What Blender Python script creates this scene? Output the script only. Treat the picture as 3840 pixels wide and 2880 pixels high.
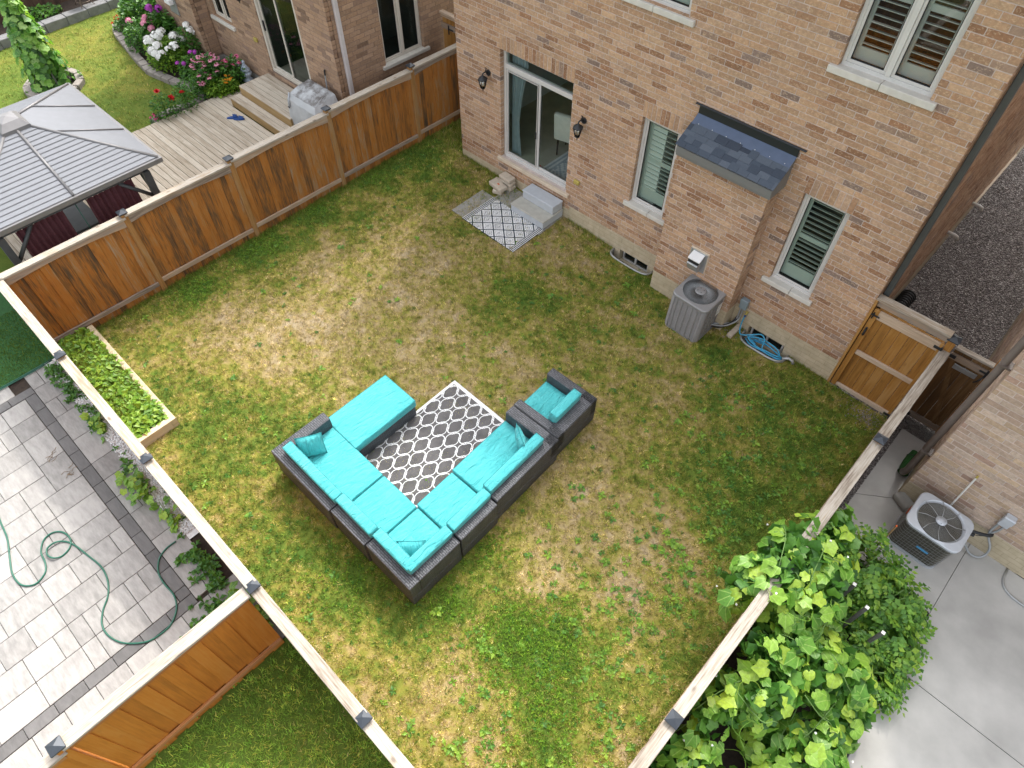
import bpy, bmesh, math, random
import numpy as np
from mathutils import Vector, Matrix, Euler

random.seed(7)
np.random.seed(7)
for _o in list(bpy.data.objects):
    bpy.data.objects.remove(_o)
SC = bpy.context.scene
COL = SC.collection

# ------------------------------------------------------------------ camera
cam_d = bpy.data.cameras.new('camera')
cam_d.sensor_fit = 'HORIZONTAL'
cam_d.sensor_width = 36.0
cam_d.lens = 2532.435 / 3840 * 36.0
cam_d.clip_start = 0.1
cam_d.clip_end = 900
cam = bpy.data.objects.new('camera', cam_d)
COL.objects.link(cam)
cR = Vector((0.72383591, 0.68996633, 0.00283698))
cU = Vector((-0.54791142, 0.57229897, 0.61013684))
cF = Vector((-0.41935028, 0.44319337, -0.79229097))
CAM = Vector((10.22264, -9.12420, 9.07300))
mw = Matrix((cR, cU, -cF)).transposed().to_4x4()
mw.translation = CAM
cam.matrix_world = mw
SC.camera = cam

# ------------------------------------------------------------------ world, sun, exposure
sun_to = Vector((-0.33, 0.71, 1.0)).normalized()
elev = math.asin(sun_to.z)
world = bpy.data.worlds.new('World')
SC.world = world
world.use_nodes = True
wn = world.node_tree
bg = wn.nodes['Background']
sky = wn.nodes.new('ShaderNodeTexSky')
sky.sky_type = 'NISHITA'
sky.sun_disc = False
sky.sun_elevation = elev
sky.sun_rotation = math.atan2(sun_to.x, sun_to.y)
sky.air_density = 1.0
sky.dust_density = 5.0
sky.ozone_density = 1.0
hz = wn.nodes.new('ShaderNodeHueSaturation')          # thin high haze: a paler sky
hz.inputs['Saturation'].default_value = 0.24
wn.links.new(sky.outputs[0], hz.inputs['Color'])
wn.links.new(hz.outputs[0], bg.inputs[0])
bg.inputs[1].default_value = 0.15
sun_d = bpy.data.lights.new('sun', 'SUN')
sun_d.energy = 0.52
sun_d.angle = math.radians(2.5)
sun_d.color = (1.0, 0.94, 0.84)
sun = bpy.data.objects.new('sun', sun_d)
COL.objects.link(sun)
sun.location = (0, 0, 30)
sun.rotation_euler = sun_to.to_track_quat('Z', 'Y').to_euler()
SC.view_settings.view_transform = 'Standard'
SC.view_settings.look = 'None'
SC.view_settings.gamma = 1.0
SC.view_settings.use_curve_mapping = False
SC.view_settings.exposure = 1.90
SC.cycles.use_denoising = True
SC.cycles.denoiser = 'OPENIMAGEDENOISE'
SC.cycles.denoising_prefilter = 'NONE'
SC.cycles.use_adaptive_sampling = False
SC.cycles.caustics_reflective = False
SC.cycles.caustics_refractive = False
SC.cycles.max_bounces = 8
SC.cycles.transparent_max_bounces = 16
SC.cycles.sample_clamp_indirect = 6

GX, GY = -0.03103, 0.02130


def g(x, y):
    return GX * x + GY * y


# ------------------------------------------------------------------ mesh helpers
class MB:
    """Collects shapes and links them as one mesh object."""

    def __init__(s):
        s.v, s.f, s.m, s.sm = [], [], [], []

    def add(s, vs, fs, mat=0, smooth=False, M=None):
        n = len(s.v)
        if M is not None:
            vs = [tuple(M @ Vector(p)) for p in vs]
        s.v.extend(vs)
        for f in fs:
            s.f.append(tuple(i + n for i in f))
            s.m.append(mat)
            s.sm.append(smooth)
        return s

    def box(s, x0, x1, y0, y1, z0, z1, mat=0, b=0.0, M=None):
        if x0 > x1: x0, x1 = x1, x0
        if y0 > y1: y0, y1 = y1, y0
        if z0 > z1: z0, z1 = z1, z0
        if b <= 0:
            vs = [(x, y, z) for z in (z0, z1) for y in (y0, y1) for x in (x0, x1)]
            fs = [(0, 2, 3, 1), (4, 5, 7, 6), (0, 1, 5, 4), (2, 6, 7, 3), (0, 4, 6, 2), (1, 3, 7, 5)]
            return s.add(vs, fs, mat, False, M)
        b = min(b, (x1 - x0) * .45, (y1 - y0) * .45, (z1 - z0) * .45)
        vs, idx = [], {}
        for k, z in enumerate((z0, z1)):
            for j, y in enumerate((y0, y1)):
                for i, x in enumerate((x0, x1)):
                    dx, dy, dz = (b if i == 0 else -b), (b if j == 0 else -b), (b if k == 0 else -b)
                    for a, p in enumerate(((x, y + dy, z + dz), (x + dx, y, z + dz), (x + dx, y + dy, z))):
                        idx[i, j, k, a] = len(vs)
                        vs.append(p)
        q = lambda *t: tuple(idx[c] for c in t)
        fs = [q((0, 0, 0, 0), (0, 0, 1, 0), (0, 1, 1, 0), (0, 1, 0, 0)), q((1, 0, 0, 0), (1, 1, 0, 0), (1, 1, 1, 0), (1, 0, 1, 0)),
              q((0, 0, 0, 1), (1, 0, 0, 1), (1, 0, 1, 1), (0, 0, 1, 1)), q((0, 1, 0, 1), (0, 1, 1, 1), (1, 1, 1, 1), (1, 1, 0, 1)),
              q((0, 0, 0, 2), (0, 1, 0, 2), (1, 1, 0, 2), (1, 0, 0, 2)), q((0, 0, 1, 2), (1, 0, 1, 2), (1, 1, 1, 2), (0, 1, 1, 2))]
        for k in (0, 1):
            for j in (0, 1):
                fs.append(q((0, j, k, 1), (1, j, k, 1), (1, j, k, 2), (0, j, k, 2)))
            for i in (0, 1):
                fs.append(q((i, 0, k, 0), (i, 1, k, 0), (i, 1, k, 2), (i, 0, k, 2)))
        for j in (0, 1):
            for i in (0, 1):
                fs.append(q((i, j, 0, 0), (i, j, 1, 0), (i, j, 1, 1), (i, j, 0, 1)))
                for k in (0, 1):
                    fs.append(q((i, j, k, 0), (i, j, k, 1), (i, j, k, 2)))
        return s.add(vs, fs, mat, False, M)

    def cyl(s, p0, p1, r0, r1=None, n=10, mat=0, caps=True, smooth=True):
        r1 = r0 if r1 is None else r1
        p0, p1 = Vector(p0), Vector(p1)
        d = (p1 - p0).normalized()
        u = d.orthogonal().normalized()
        w = d.cross(u)
        vs = []
        for p, r in ((p0, r0), (p1, r1)):
            for i in range(n):
                a = 2 * math.pi * i / n
                vs.append(tuple(p + (u * math.cos(a) + w * math.sin(a)) * r))
        s.add(vs, [(i, (i + 1) % n, n + (i + 1) % n, n + i) for i in range(n)], mat, smooth)
        if caps:
            s.add(vs[:n], [tuple(reversed(range(n)))], mat)
            s.add(vs[n:], [tuple(range(n))], mat)
        return s

    def tube(s, pts, r, n=8, mat=0, closed=False, rr=None):
        pts = [Vector(p) for p in pts]
        m = len(pts)
        vs = []
        prev = None
        for i, p in enumerate(pts):
            a = pts[(i - 1) % m] if (closed or i) else p
            c = pts[(i + 1) % m] if (closed or i < m - 1) else p
            d = (c - a).normalized()
            if prev is None:
                u = d.orthogonal().normalized()
            else:
                u = (prev - d * prev.dot(d))
                u = u.normalized() if u.length > 1e-6 else d.orthogonal().normalized()
            prev = u
            w = d.cross(u)
            ri = rr[i] if rr else r
            for k in range(n):
                t = 2 * math.pi * k / n
                vs.append(tuple(p + (u * math.cos(t) + w * math.sin(t)) * ri))
        fs = []
        for i in range(m if closed else m - 1):
            j = (i + 1) % m
            for k in range(n):
                fs.append((i * n + k, i * n + (k + 1) % n, j * n + (k + 1) % n, j * n + k))
        if not closed:
            fs.append(tuple(reversed(range(n))))
            fs.append(tuple(range((m - 1) * n, m * n)))
        return s.add(vs, fs, mat, True)

    def poly(s, pts, mat=0):
        return s.add([tuple(p) for p in pts], [tuple(range(len(pts)))], mat)

    def prism(s, pts, z0, z1, mat=0, M=None):
        """counter-clockwise outline in xy pulled up from z0 to z1 (numbers or functions of x, y)"""
        f0 = z0 if callable(z0) else (lambda x, y: z0)
        f1 = z1 if callable(z1) else (lambda x, y: z1)
        n = len(pts)
        vs = [(x, y, f0(x, y)) for x, y in pts] + [(x, y, f1(x, y)) for x, y in pts]
        fs = [tuple(reversed(range(n))), tuple(range(n, 2 * n))]
        fs += [(i, (i + 1) % n, n + (i + 1) % n, n + i) for i in range(n)]
        return s.add(vs, fs, mat, False, M)

    def lathe(s, prof, c, n=20, mat=0):
        vs = []
        for r, z in prof:
            for i in range(n):
                a = 2 * math.pi * i / n
                vs.append((c[0] + r * math.cos(a), c[1] + r * math.sin(a), c[2] + z))
        fs = [(j * n + i, j * n + (i + 1) % n, (j + 1) * n + (i + 1) % n, (j + 1) * n + i) for j in range(len(prof) - 1) for i in range(n)]
        fs.append(tuple(reversed(range(n))))
        fs.append(tuple(range((len(prof) - 1) * n, len(prof) * n)))
        return s.add(vs, fs, mat, True)

    def mesh(s, name, mats, uv=False):
        me = bpy.data.meshes.new(name)
        me.from_pydata([tuple(p) for p in s.v], [], s.f)
        for m in (mats if isinstance(mats, (list, tuple)) else [mats]):
            me.materials.append(m)
        me.polygons.foreach_set('material_index', s.m)
        me.polygons.foreach_set('use_smooth', s.sm)
        if uv:
            ul = me.uv_layers.new(name='UVMap')
            for p in me.polygons:
                n = p.normal
                ax = max(range(3), key=lambda i: abs(n[i]))
                for li in p.loop_indices:
                    c = me.vertices[me.loops[li].vertex_index].co
                    ul.data[li].uv = (c.y, c.z) if ax == 0 else ((c.x, c.z) if ax == 1 else (c.x, c.y))
        me.update()
        return me

    def build(s, name, mats, parent=None, local=False, uv=False):
        return link(name, s.mesh(name, mats, uv), parent, local)


def pmat(p):
    return Matrix.Translation(p.location) @ p.rotation_euler.to_matrix().to_4x4()


def link(name, me, parent=None, local=False):
    o = bpy.data.objects.new(name, me)
    COL.objects.link(o)
    if parent is not None:
        o.parent = parent
        if not local and parent.type == 'EMPTY':
            o.matrix_parent_inverse = pmat(parent).inverted()
    return o


def tag(o, label=None, cat=None, group=None, kind=None):
    if label: o['label'] = label
    if cat: o['category'] = cat
    if group: o['group'] = group
    if kind: o['kind'] = kind
    return o


def thing(name, label, cat, loc=(0, 0, 0), rot=(0, 0, 0), group=None):
    o = bpy.data.objects.new(name, None)
    o.empty_display_size = .2
    COL.objects.link(o)
    o.location = loc
    o.rotation_euler = rot
    return tag(o, label, cat, group)


def on_ground(name, label, cat, x, y, rz=0.0, group=None, h=0.0):
    """a thing standing on the sloping yard"""
    R = Matrix.Rotation(-GX, 3, 'Y') @ Matrix.Rotation(GY, 3, 'X') @ Matrix.Rotation(rz, 3, 'Z')
    return thing(name, label, cat, (x, y, g(x, y) + h), R.to_euler(), group)


def dup(root, loc=None, rot=None, label=None):
    r = root.copy()
    COL.objects.link(r)
    if loc is not None: r.location = loc
    if rot is not None: r.rotation_euler = rot
    if label: r['label'] = label
    for ch in list(root.children):
        c = ch.copy()
        COL.objects.link(c)
        c.parent = r
        for gc in list(ch.children):
            d = gc.copy()
            COL.objects.link(d)
            d.parent = c
    return r


def rounded(mb, sx, sy, sz, r, n=10, bulge=0.0, wr=0.0, seed=0, M=None, mat=0):
    """a soft cushion: box with round edges, a swollen top and a few creases; centred on x, y, base at z = 0"""
    rnd = random.Random(seed)
    ph = [rnd.uniform(0, 6.28) for _ in range(6)]
    hx, hy, hz = sx / 2, sy / 2, sz / 2
    vid, vs, fs = {}, [], []

    def put(p):
        q = [max(-h + r, min(h - r, c)) for c, h in zip(p, (hx, hy, hz))]
        d = Vector(p) - Vector(q)
        o = Vector(q) + (d.normalized() * r if d.length > 1e-9 else d)
        u, v = p[0] / hx, p[1] / hy
        if bulge:
            o.z += bulge * (1 - u * u) * (1 - v * v) * (1 if p[2] > 0 else 0.2)
            o.x += math.copysign(bulge * .35 * (1 - v * v) * (1 - (p[2] / hz) ** 2), u) if abs(u) > .98 else 0
            o.y += math.copysign(bulge * .35 * (1 - u * u) * (1 - (p[2] / hz) ** 2), v) if abs(v) > .98 else 0
        if wr and p[2] > 0:
            o.z += wr * (math.sin(9 * u + 4 * v + ph[0]) * math.sin(3 * v + ph[1]) + .6 * math.sin(17 * v - 5 * u + ph[2]) * math.sin(2.4 * u + ph[3])) * (1 - u ** 4) * (1 - v ** 4)
        return (o.x, o.y, o.z + hz)

    def coords(h):
        t = [-h, -h + r * .3, -h + r] + [(-h + r) + (2 * h - 2 * r) * k / n for k in range(1, n)] + [h - r, h - r * .3, h]
        return t
    X, Y, Z = coords(hx), coords(hy), [-hz, -hz + r * .3, -hz + r, hz - r, hz - r * .3, hz]

    def vert(p):
        k = tuple(round(c, 5) for c in p)
        if k not in vid:
            vid[k] = len(vs)
            vs.append(put(p))
        return vid[k]
    for z, fl in ((-hz, 1), (hz, 0)):
        for i in range(len(X) - 1):
            for j in range(len(Y) - 1):
                f = [vert((X[i], Y[j], z)), vert((X[i + 1], Y[j], z)), vert((X[i + 1], Y[j + 1], z)), vert((X[i], Y[j + 1], z))]
                fs.append(tuple(reversed(f)) if fl else tuple(f))
    for y, fl in ((-hy, 0), (hy, 1)):
        for i in range(len(X) - 1):
            for k in range(len(Z) - 1):
                f = [vert((X[i], y, Z[k])), vert((X[i + 1], y, Z[k])), vert((X[i + 1], y, Z[k + 1])), vert((X[i], y, Z[k + 1]))]
                fs.append(tuple(reversed(f)) if fl else tuple(f))
    for x, fl in ((-hx, 1), (hx, 0)):
        for j in range(len(Y) - 1):
            for k in range(len(Z) - 1):
                f = [vert((x, Y[j], Z[k])), vert((x, Y[j + 1], Z[k])), vert((x, Y[j + 1], Z[k + 1])), vert((x, Y[j], Z[k + 1]))]
                fs.append(tuple(reversed(f)) if fl else tuple(f))
    mb.add(vs, fs, mat, True, M)


# ------------------------------------------------------------------ materials
def newmat(name, rough=.6, metal=0.0):
    m = bpy.data.materials.new(name)
    m.use_nodes = True
    nt = m.node_tree
    b = nt.nodes['Principled BSDF']
    b.inputs['Roughness'].default_value = rough
    b.inputs['Metallic'].default_value = metal
    return m, nt, b


def nd(nt, t, **kw):
    n = nt.nodes.new(t)
    for k, v in kw.items():
        if hasattr(n, k) and k not in ('scale',):
            setattr(n, k, v)
        elif isinstance(v, bpy.types.NodeSocket):
            nt.links.new(v, n.inputs[k])
        else:
            n.inputs[k].default_value = v
    return n


def math_n(nt, op, a, b=None):
    n = nt.nodes.new('ShaderNodeMath')
    n.operation = op
    for i, v in enumerate((a, b)):
        if v is None: continue
        if isinstance(v, bpy.types.NodeSocket): nt.links.new(v, n.inputs[i])
        else: n.inputs[i].default_value = v
    return n.outputs[0]


def ramp(nt, fac, stops, interp='LINEAR'):
    n = nt.nodes.new('ShaderNodeValToRGB')
    cr = n.color_ramp
    cr.interpolation = interp
    while len(cr.elements) < len(stops): cr.elements.new(1.0)
    for e, (p, c) in zip(cr.elements, stops):
        e.position = p
        e.color = (c, c, c, 1) if isinstance(c, (int, float)) else (*c, 1)
    nt.links.new(fac, n.inputs[0])
    return n.outputs[0]


def mix(nt, fac, a, b, mode='MIX'):
    n = nt.nodes.new('ShaderNodeMix')
    n.data_type = 'RGBA'
    n.blend_type = mode
    n.clamp_factor = True
    for s, v in ((n.inputs[0], fac), (n.inputs[6], a), (n.inputs[7], b)):
        if isinstance(v, bpy.types.NodeSocket): nt.links.new(v, s)
        elif s.type == 'RGBA': s.default_value = (*v, 1)
        else: s.default_value = v
    return n.outputs[2]


def pos(nt, scale=(1, 1, 1), obj=False, rnd=0.0, uv=False):
    if uv: v = nd(nt, 'ShaderNodeTexCoord').outputs['UV']
    elif obj: v = nd(nt, 'ShaderNodeTexCoord').outputs['Object']
    else: v = nd(nt, 'ShaderNodeNewGeometry').outputs['Position']
    if rnd:
        r = rand(nt)
        c = nd(nt, 'ShaderNodeCombineXYZ', X=math_n(nt, 'MULTIPLY', r, rnd), Y=math_n(nt, 'MULTIPLY', r, rnd * .7), Z=math_n(nt, 'MULTIPLY', r, rnd * 1.3))
        a = nt.nodes.new('ShaderNodeVectorMath')
        nt.links.new(v, a.inputs[0])
        nt.links.new(c.outputs[0], a.inputs[1])
        v = a.outputs[0]
    a = nt.nodes.new('ShaderNodeVectorMath')
    a.operation = 'MULTIPLY'
    nt.links.new(v, a.inputs[0])
    a.inputs[1].default_value = scale
    return a.outputs[0]


def rand(nt):
    """one random number per piece, whether it is an object or an island of a joined mesh"""
    a = nd(nt, 'ShaderNodeNewGeometry').outputs['Random Per Island']
    b = nd(nt, 'ShaderNodeObjectInfo').outputs['Random']
    return math_n(nt, 'FRACT', math_n(nt, 'ADD', math_n(nt, 'MULTIPLY', a, 7.31), math_n(nt, 'MULTIPLY', b, 11.73)))


def noise(nt, vec, scale=5.0, detail=4.0, rough=.55):
    n = nt.nodes.new('ShaderNodeTexNoise')
    nt.links.new(vec, n.inputs['Vector'])
    n.inputs['Scale'].default_value = scale
    n.inputs['Detail'].default_value = detail
    n.inputs['Roughness'].default_value = rough
    return n.outputs[0]


def bump(nt, b, h, strength=.3, dist=.01):
    n = nt.nodes.new('ShaderNodeBump')
    n.inputs['Strength'].default_value = strength
    n.inputs['Distance'].default_value = dist
    nt.links.new(h, n.inputs['Height'])
    nt.links.new(n.outputs[0], b.inputs['Normal'])


def plain(name, col, rough=.6, metal=0.0, var=.12, scale=8.0, bmp=0.0, bscale=60.0):
    m, nt, b = newmat(name, rough, metal)
    p = pos(nt)
    f = noise(nt, p, scale, 5)
    lo = tuple(c * (1 - var) for c in col)
    hi = tuple(min(1, c * (1 + var)) for c in col)
    nt.links.new(ramp(nt, f, [(.3, lo), (.7, hi)]), b.inputs['Base Color'])
    if bmp: bump(nt, b, noise(nt, p, bscale, 4), bmp, .004)
    return m


def brick_mat(name, stops, vein, veinamt, mottle):
    m, nt, b = newmat(name, .9)
    p = pos(nt)
    r = rand(nt)
    col = ramp(nt, r, stops, 'CONSTANT')
    r2 = math_n(nt, 'FRACT', math_n(nt, 'MULTIPLY', r, 37.7))
    col = mix(nt, 1.0, col, ramp(nt, r2, [(0, .86), (1, 1.13)]), 'MULTIPLY')
    # wrinkled face: bright contour-like creases
    n1 = noise(nt, pos(nt, (1, 1, 1.8), rnd=31.0), 13, 3, .5)
    w = math_n(nt, 'ABSOLUTE', math_n(nt, 'SUBTRACT', math_n(nt, 'FRACT', math_n(nt, 'MULTIPLY', n1, 4.0)), .5))
    k = ramp(nt, w, [(0, 1.0), (.13, 0.0)])
    col = mix(nt, math_n(nt, 'MULTIPLY', k, veinamt), col, vein)
    n2 = noise(nt, pos(nt, rnd=17.0), 24, 4, .6)
    col = mix(nt, 1.0, col, ramp(nt, n2, [(.25, 1 - mottle), (.75, 1 + mottle)]), 'MULTIPLY')
    n3 = noise(nt, p, .7, 3, .5)
    col = mix(nt, 1.0, col, ramp(nt, n3, [(.3, .93), (.7, 1.06)]), 'MULTIPLY')
    nt.links.new(col, b.inputs['Base Color'])
    bump(nt, b, math_n(nt, 'ADD', n2, math_n(nt, 'MULTIPLY', k, .5)), .55, .006)
    return m


def wood(name, stops, axis, fine=55.0, rough=.75, knots=.0, spots=None, con=1.25, brd=.26):
    """grain along the given axis"""
    m, nt, b = newmat(name, rough)
    sc = [1.0, 1.0, 1.0]
    sc[axis] = .045
    v = pos(nt, sc, rnd=23.0)
    a = noise(nt, v, fine, 4, .6)
    sc2 = [1.0, 1.0, 1.0]
    sc2[axis] = .22
    c = noise(nt, pos(nt, sc2, rnd=41.0), 9, 3, .6)
    r = rand(nt)
    f = math_n(nt, 'ADD', math_n(nt, 'MULTIPLY', a, .6), math_n(nt, 'MULTIPLY', c, .4))
    f = math_n(nt, 'ADD', math_n(nt, 'MULTIPLY', math_n(nt, 'SUBTRACT', f, .5), con), .5)
    f = math_n(nt, 'ADD', f, math_n(nt, 'MULTIPLY', math_n(nt, 'SUBTRACT', r, .5), brd))
    col = ramp(nt, f, stops)
    if knots:
        vo = nt.nodes.new('ShaderNodeTexVoronoi')
        sc3 = [1.0, 1.0, 1.0]
        sc3[axis] = .5
        nt.links.new(pos(nt, sc3, rnd=13.0), vo.inputs['Vector'])
        vo.inputs['Scale'].default_value = 5.5
        kf = ramp(nt, vo.outputs['Distance'], [(.05, 1.0), (.16, 0.0)])
        col = mix(nt, math_n(nt, 'MULTIPLY', kf, knots), col, spots or (.08, .045, .02))
    nt.links.new(col, b.inputs['Base Color'])
    bump(nt, b, a, .35, .003)
    return m


def leafmat(name, stops, transl=.35, rough=.5, veins=False):
    m, nt, b = newmat(name, rough)
    r = rand(nt)
    col = ramp(nt, r, stops)
    if veins:                       # pale veins spreading from the stalk
        q = nd(nt, 'ShaderNodeSeparateXYZ', Vector=nd(nt, 'ShaderNodeTexCoord').outputs['Object'])
        x, y = q.outputs[0], q.outputs[1]
        th = math_n(nt, 'ARCTAN2', y, x)
        rad = math_n(nt, 'SQRT', math_n(nt, 'ADD', math_n(nt, 'MULTIPLY', x, x), math_n(nt, 'MULTIPLY', y, y)))
        d = math_n(nt, 'MULTIPLY', math_n(nt, 'ABSOLUTE', math_n(nt, 'SINE', math_n(nt, 'MULTIPLY', th, 5.0))), rad)
        col = mix(nt, ramp(nt, d, [(.006, .55), (.028, 0.0)]), col, (.42, .58, .16))
    col = mix(nt, 1.0, col, ramp(nt, noise(nt, pos(nt), 30, 3), [(.3, .8), (.7, 1.15)]), 'MULTIPLY')
    nt.links.new(col, b.inputs['Base Color'])
    t = nt.nodes.new('ShaderNodeBsdfTranslucent')
    nt.links.new(mix(nt, 1.0, col, (1.25, 1.2, .55), 'MULTIPLY'), t.inputs['Color'])
    s = nt.nodes.new('ShaderNodeMixShader')
    s.inputs[0].default_value = transl
    nt.links.new(b.outputs[0], s.inputs[1])
    nt.links.new(t.outputs[0], s.inputs[2])
    nt.links.new(s.outputs[0], nt.nodes['Material Output'].inputs[0])
    return m


def attrmat(name, transl=.3, rough=.8, nsc=120.0, var=.3):
    """colour carried by the blades themselves"""
    m, nt, b = newmat(name, rough)
    at = nt.nodes.new('ShaderNodeAttribute')
    at.attribute_name = 'Col'
    col = mix(nt, 1.0, at.outputs['Color'], ramp(nt, noise(nt, pos(nt), nsc, 3), [(.25, 1 - var), (.75, 1 + var)]), 'MULTIPLY')
    nt.links.new(col, b.inputs['Base Color'])
    b.inputs['Specular IOR Level'].default_value = .2
    if transl:
        t = nt.nodes.new('ShaderNodeBsdfTranslucent')
        nt.links.new(col, t.inputs['Color'])
        s = nt.nodes.new('ShaderNodeMixShader')
        s.inputs[0].default_value = transl
        nt.links.new(b.outputs[0], s.inputs[1])
        nt.links.new(t.outputs[0], s.inputs[2])
        nt.links.new(s.outputs[0], nt.nodes['Material Output'].inputs[0])
    return m


def glassmat(name, tint, refl=1.0, rough=.02):
    m = bpy.data.materials.new(name)
    m.use_nodes = True
    nt = m.node_tree
    nt.nodes.remove(nt.nodes['Principled BSDF'])
    fr = nd(nt, 'ShaderNodeFresnel', IOR=1.5)
    f = math_n(nt, 'MULTIPLY', math_n(nt, 'MAXIMUM', fr.outputs[0], .07), refl)
    t = nt.nodes.new('ShaderNodeBsdfTransparent')
    t.inputs[0].default_value = (*tint, 1)
    gl = nt.nodes.new('ShaderNodeBsdfGlossy')
    gl.inputs['Roughness'].default_value = rough
    s = nt.nodes.new('ShaderNodeMixShader')
    nt.links.new(f, s.inputs[0])
    nt.links.new(t.outputs[0], s.inputs[1])
    nt.links.new(gl.outputs[0], s.inputs[2])
    nt.links.new(s.outputs[0], nt.nodes['Material Output'].inputs[0])
    return m


M = {}
M['brick'] = brick_mat('tan brick', [(0, (.42, .265, .16)), (.26, (.45, .295, .185)), (.46, (.395, .245, .15)), (.6, (.43, .285, .19)), (.74, (.35, .205, .12)), (.85, (.29, .155, .085)), (.93, (.235, .165, .13)), (.975, (.31, .21, .15))], (.66, .50, .34), .6, .22)
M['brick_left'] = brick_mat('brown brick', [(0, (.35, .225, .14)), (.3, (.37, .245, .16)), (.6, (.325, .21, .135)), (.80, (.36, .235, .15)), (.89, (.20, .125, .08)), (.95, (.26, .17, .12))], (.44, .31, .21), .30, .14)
M['brick_right'] = brick_mat('pale brick', [(0, (.44, .33, .25)), (.3, (.47, .365, .285)), (.55, (.42, .305, .23)), (.75, (.45, .33, .225)), (.93, (.36, .24, .18))], (.33, .21, .155), .40, .2)
M['mortar'] = plain('mortar', (.54, .45, .40), .95, var=.15, bmp=.3)
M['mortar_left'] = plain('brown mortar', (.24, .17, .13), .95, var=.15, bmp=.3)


def foundation_mat():
    m, nt, b = newmat('cast foundation', .9)
    br = nt.nodes.new('ShaderNodeTexBrick')
    nt.links.new(pos(nt, uv=True), br.inputs['Vector'])
    br.inputs['Scale'].default_value = 1.0
    br.inputs['Brick Width'].default_value = .287
    br.inputs['Row Height'].default_value = .0925
    br.inputs['Mortar Size'].default_value = .004
    n = noise(nt, pos(nt), 6, 5, .6)
    col = ramp(nt, n, [(.3, (.42, .35, .235)), (.7, (.56, .48, .34))])
    nt.links.new(mix(nt, math_n(nt, 'MULTIPLY', br.outputs['Fac'], .45), col, (.25, .19, .12)), b.inputs['Base Color'])
    bump(nt, b, math_n(nt, 'SUBTRACT', noise(nt, pos(nt), 90, 3), math_n(nt, 'MULTIPLY', br.outputs['Fac'], 1.5)), .4, .006)
    return m


M['foundation'] = foundation_mat()
M['limestone'] = plain('limestone sill', (.58, .555, .50), .85, var=.08, bmp=.8, bscale=45)
M['cream_sill'] = plain('cream sill', (.60, .50, .38), .85, var=.08, bmp=.3)
M['white'] = plain('white vinyl', (.58, .57, .545), .4, var=.04)
M['beige'] = plain('beige frame', (.56, .52, .45), .45, var=.05)
M['screen'] = plain('grey screen frame', (.42, .40, .38), .5, var=.05)
M['black'] = plain('black metal', (.018, .020, .023), .45, var=.2)
M['rubber'] = plain('black plastic', (.012, .012, .013), .6, var=.2)
M['glass'] = glassmat('window glass', (.74, .84, .79), .40)
M['glass_clear'] = glassmat('clear glass', (.86, .92, .90), .8)
M['glass_dark'] = glassmat('screened glass', (.45, .55, .55))
M['shutter'] = plain('white shutter', (.60, .62, .59), .5, var=.03)
M['room'] = plain('room wall', (.74, .75, .73), .9, var=.03)
M['room_floor'] = plain('room floor', (.46, .42, .34), .7, var=.15, scale=3)
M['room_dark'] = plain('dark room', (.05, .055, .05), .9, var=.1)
M['curtain'] = plain('grey curtain', (.40, .45, .50), .9, var=.1)
M['upholstery'] = plain('pale upholstery', (.72, .72, .66), .9, var=.06)
M['dark_wood'] = plain('dark wood', (.03, .02, .015), .5, var=.2)
M['red'] = plain('red plastic', (.45, .03, .03), .5)
M['shingle'] = None
M['flashing'] = plain('slate flashing', (.075, .105, .17), .5, .0, var=.08)
M['flash_dark'] = plain('dark flashing', (.012, .016, .016), .5, var=.1)
M['fascia'] = plain('grey fascia', (.17, .17, .165), .5, var=.05)
M['galv'] = plain('galvanised steel', (.40, .41, .41), .42, .55, var=.12)
M['galv_white'] = plain('white vent flap', (.75, .75, .74), .4, var=.03)
M['ac_grey'] = plain('grey enamel', (.285, .285, .285), .42, .25, var=.06)
M['ac_slat'] = plain('grey louvre', (.30, .29, .285), .5, .2, var=.06)
M['ac_dark'] = plain('dark coil', (.075, .085, .09), .6, .3, var=.2)
M['ac_light'] = plain('light grey enamel', (.50, .53, .57), .4, .2, var=.05)
M['ac_coil'] = plain('bronze coil fins', (.085, .08, .06), .5, .4, var=.25, scale=20)
M['steel'] = plain('wire steel', (.45, .46, .46), .4, .6, var=.08)
M['blade'] = plain('fan blade', (.42, .47, .50), .4, .3, var=.05)
M['conduit'] = plain('grey conduit', (.33, .35, .36), .5, .2, var=.06)
M['box_blue'] = plain('blue grey box', (.26, .33, .37), .5, .2, var=.06)
M['sticker'] = plain('white sticker', (.78, .78, .76), .5, var=.03)
M['badge'] = plain('blue badge', (.07, .30, .55), .4, var=.05)
M['brass'] = plain('yellow outlet cover', (.42, .34, .08), .5, var=.15)
M['concrete'] = plain('poured concrete', (.43, .42, .395), .9, var=.2, scale=1.3, bmp=.25, bscale=70)
M['slab'] = plain('grey slab', (.30, .29, .265), .9, var=.14, scale=4, bmp=.3)
M['step'] = plain('cast step', (.46, .49, .52), .8, var=.06, bmp=.1)
M['step_tan'] = plain('cast step tread', (.42, .41, .36), .85, var=.10, bmp=.1)
M['stone_block'] = plain('tan stone block', (.50, .43, .34), .9, var=.14, scale=12, bmp=.4)
M['stone_grey'] = plain('grey edging stone', (.27, .24, .215), .9, var=.16, scale=14, bmp=.4)
M['edge_grey'] = plain('charcoal edging block', (.20, .20, .20), .9, var=.2, scale=8, bmp=.5)
M['soil'] = plain('garden soil', (.035, .024, .017), .95, var=.4, scale=16, bmp=.8, bscale=50)
M['pebble'] = plain('white pebble', (.78, .78, .77), .7, var=.15, scale=30)
M['turf'] = plain('green turf', (.018, .085, .016), .9, var=.3, scale=30, bmp=.6, bscale=200)
M['hose_green'] = plain('green hose', (.010, .105, .065), .4, var=.08)
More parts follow.
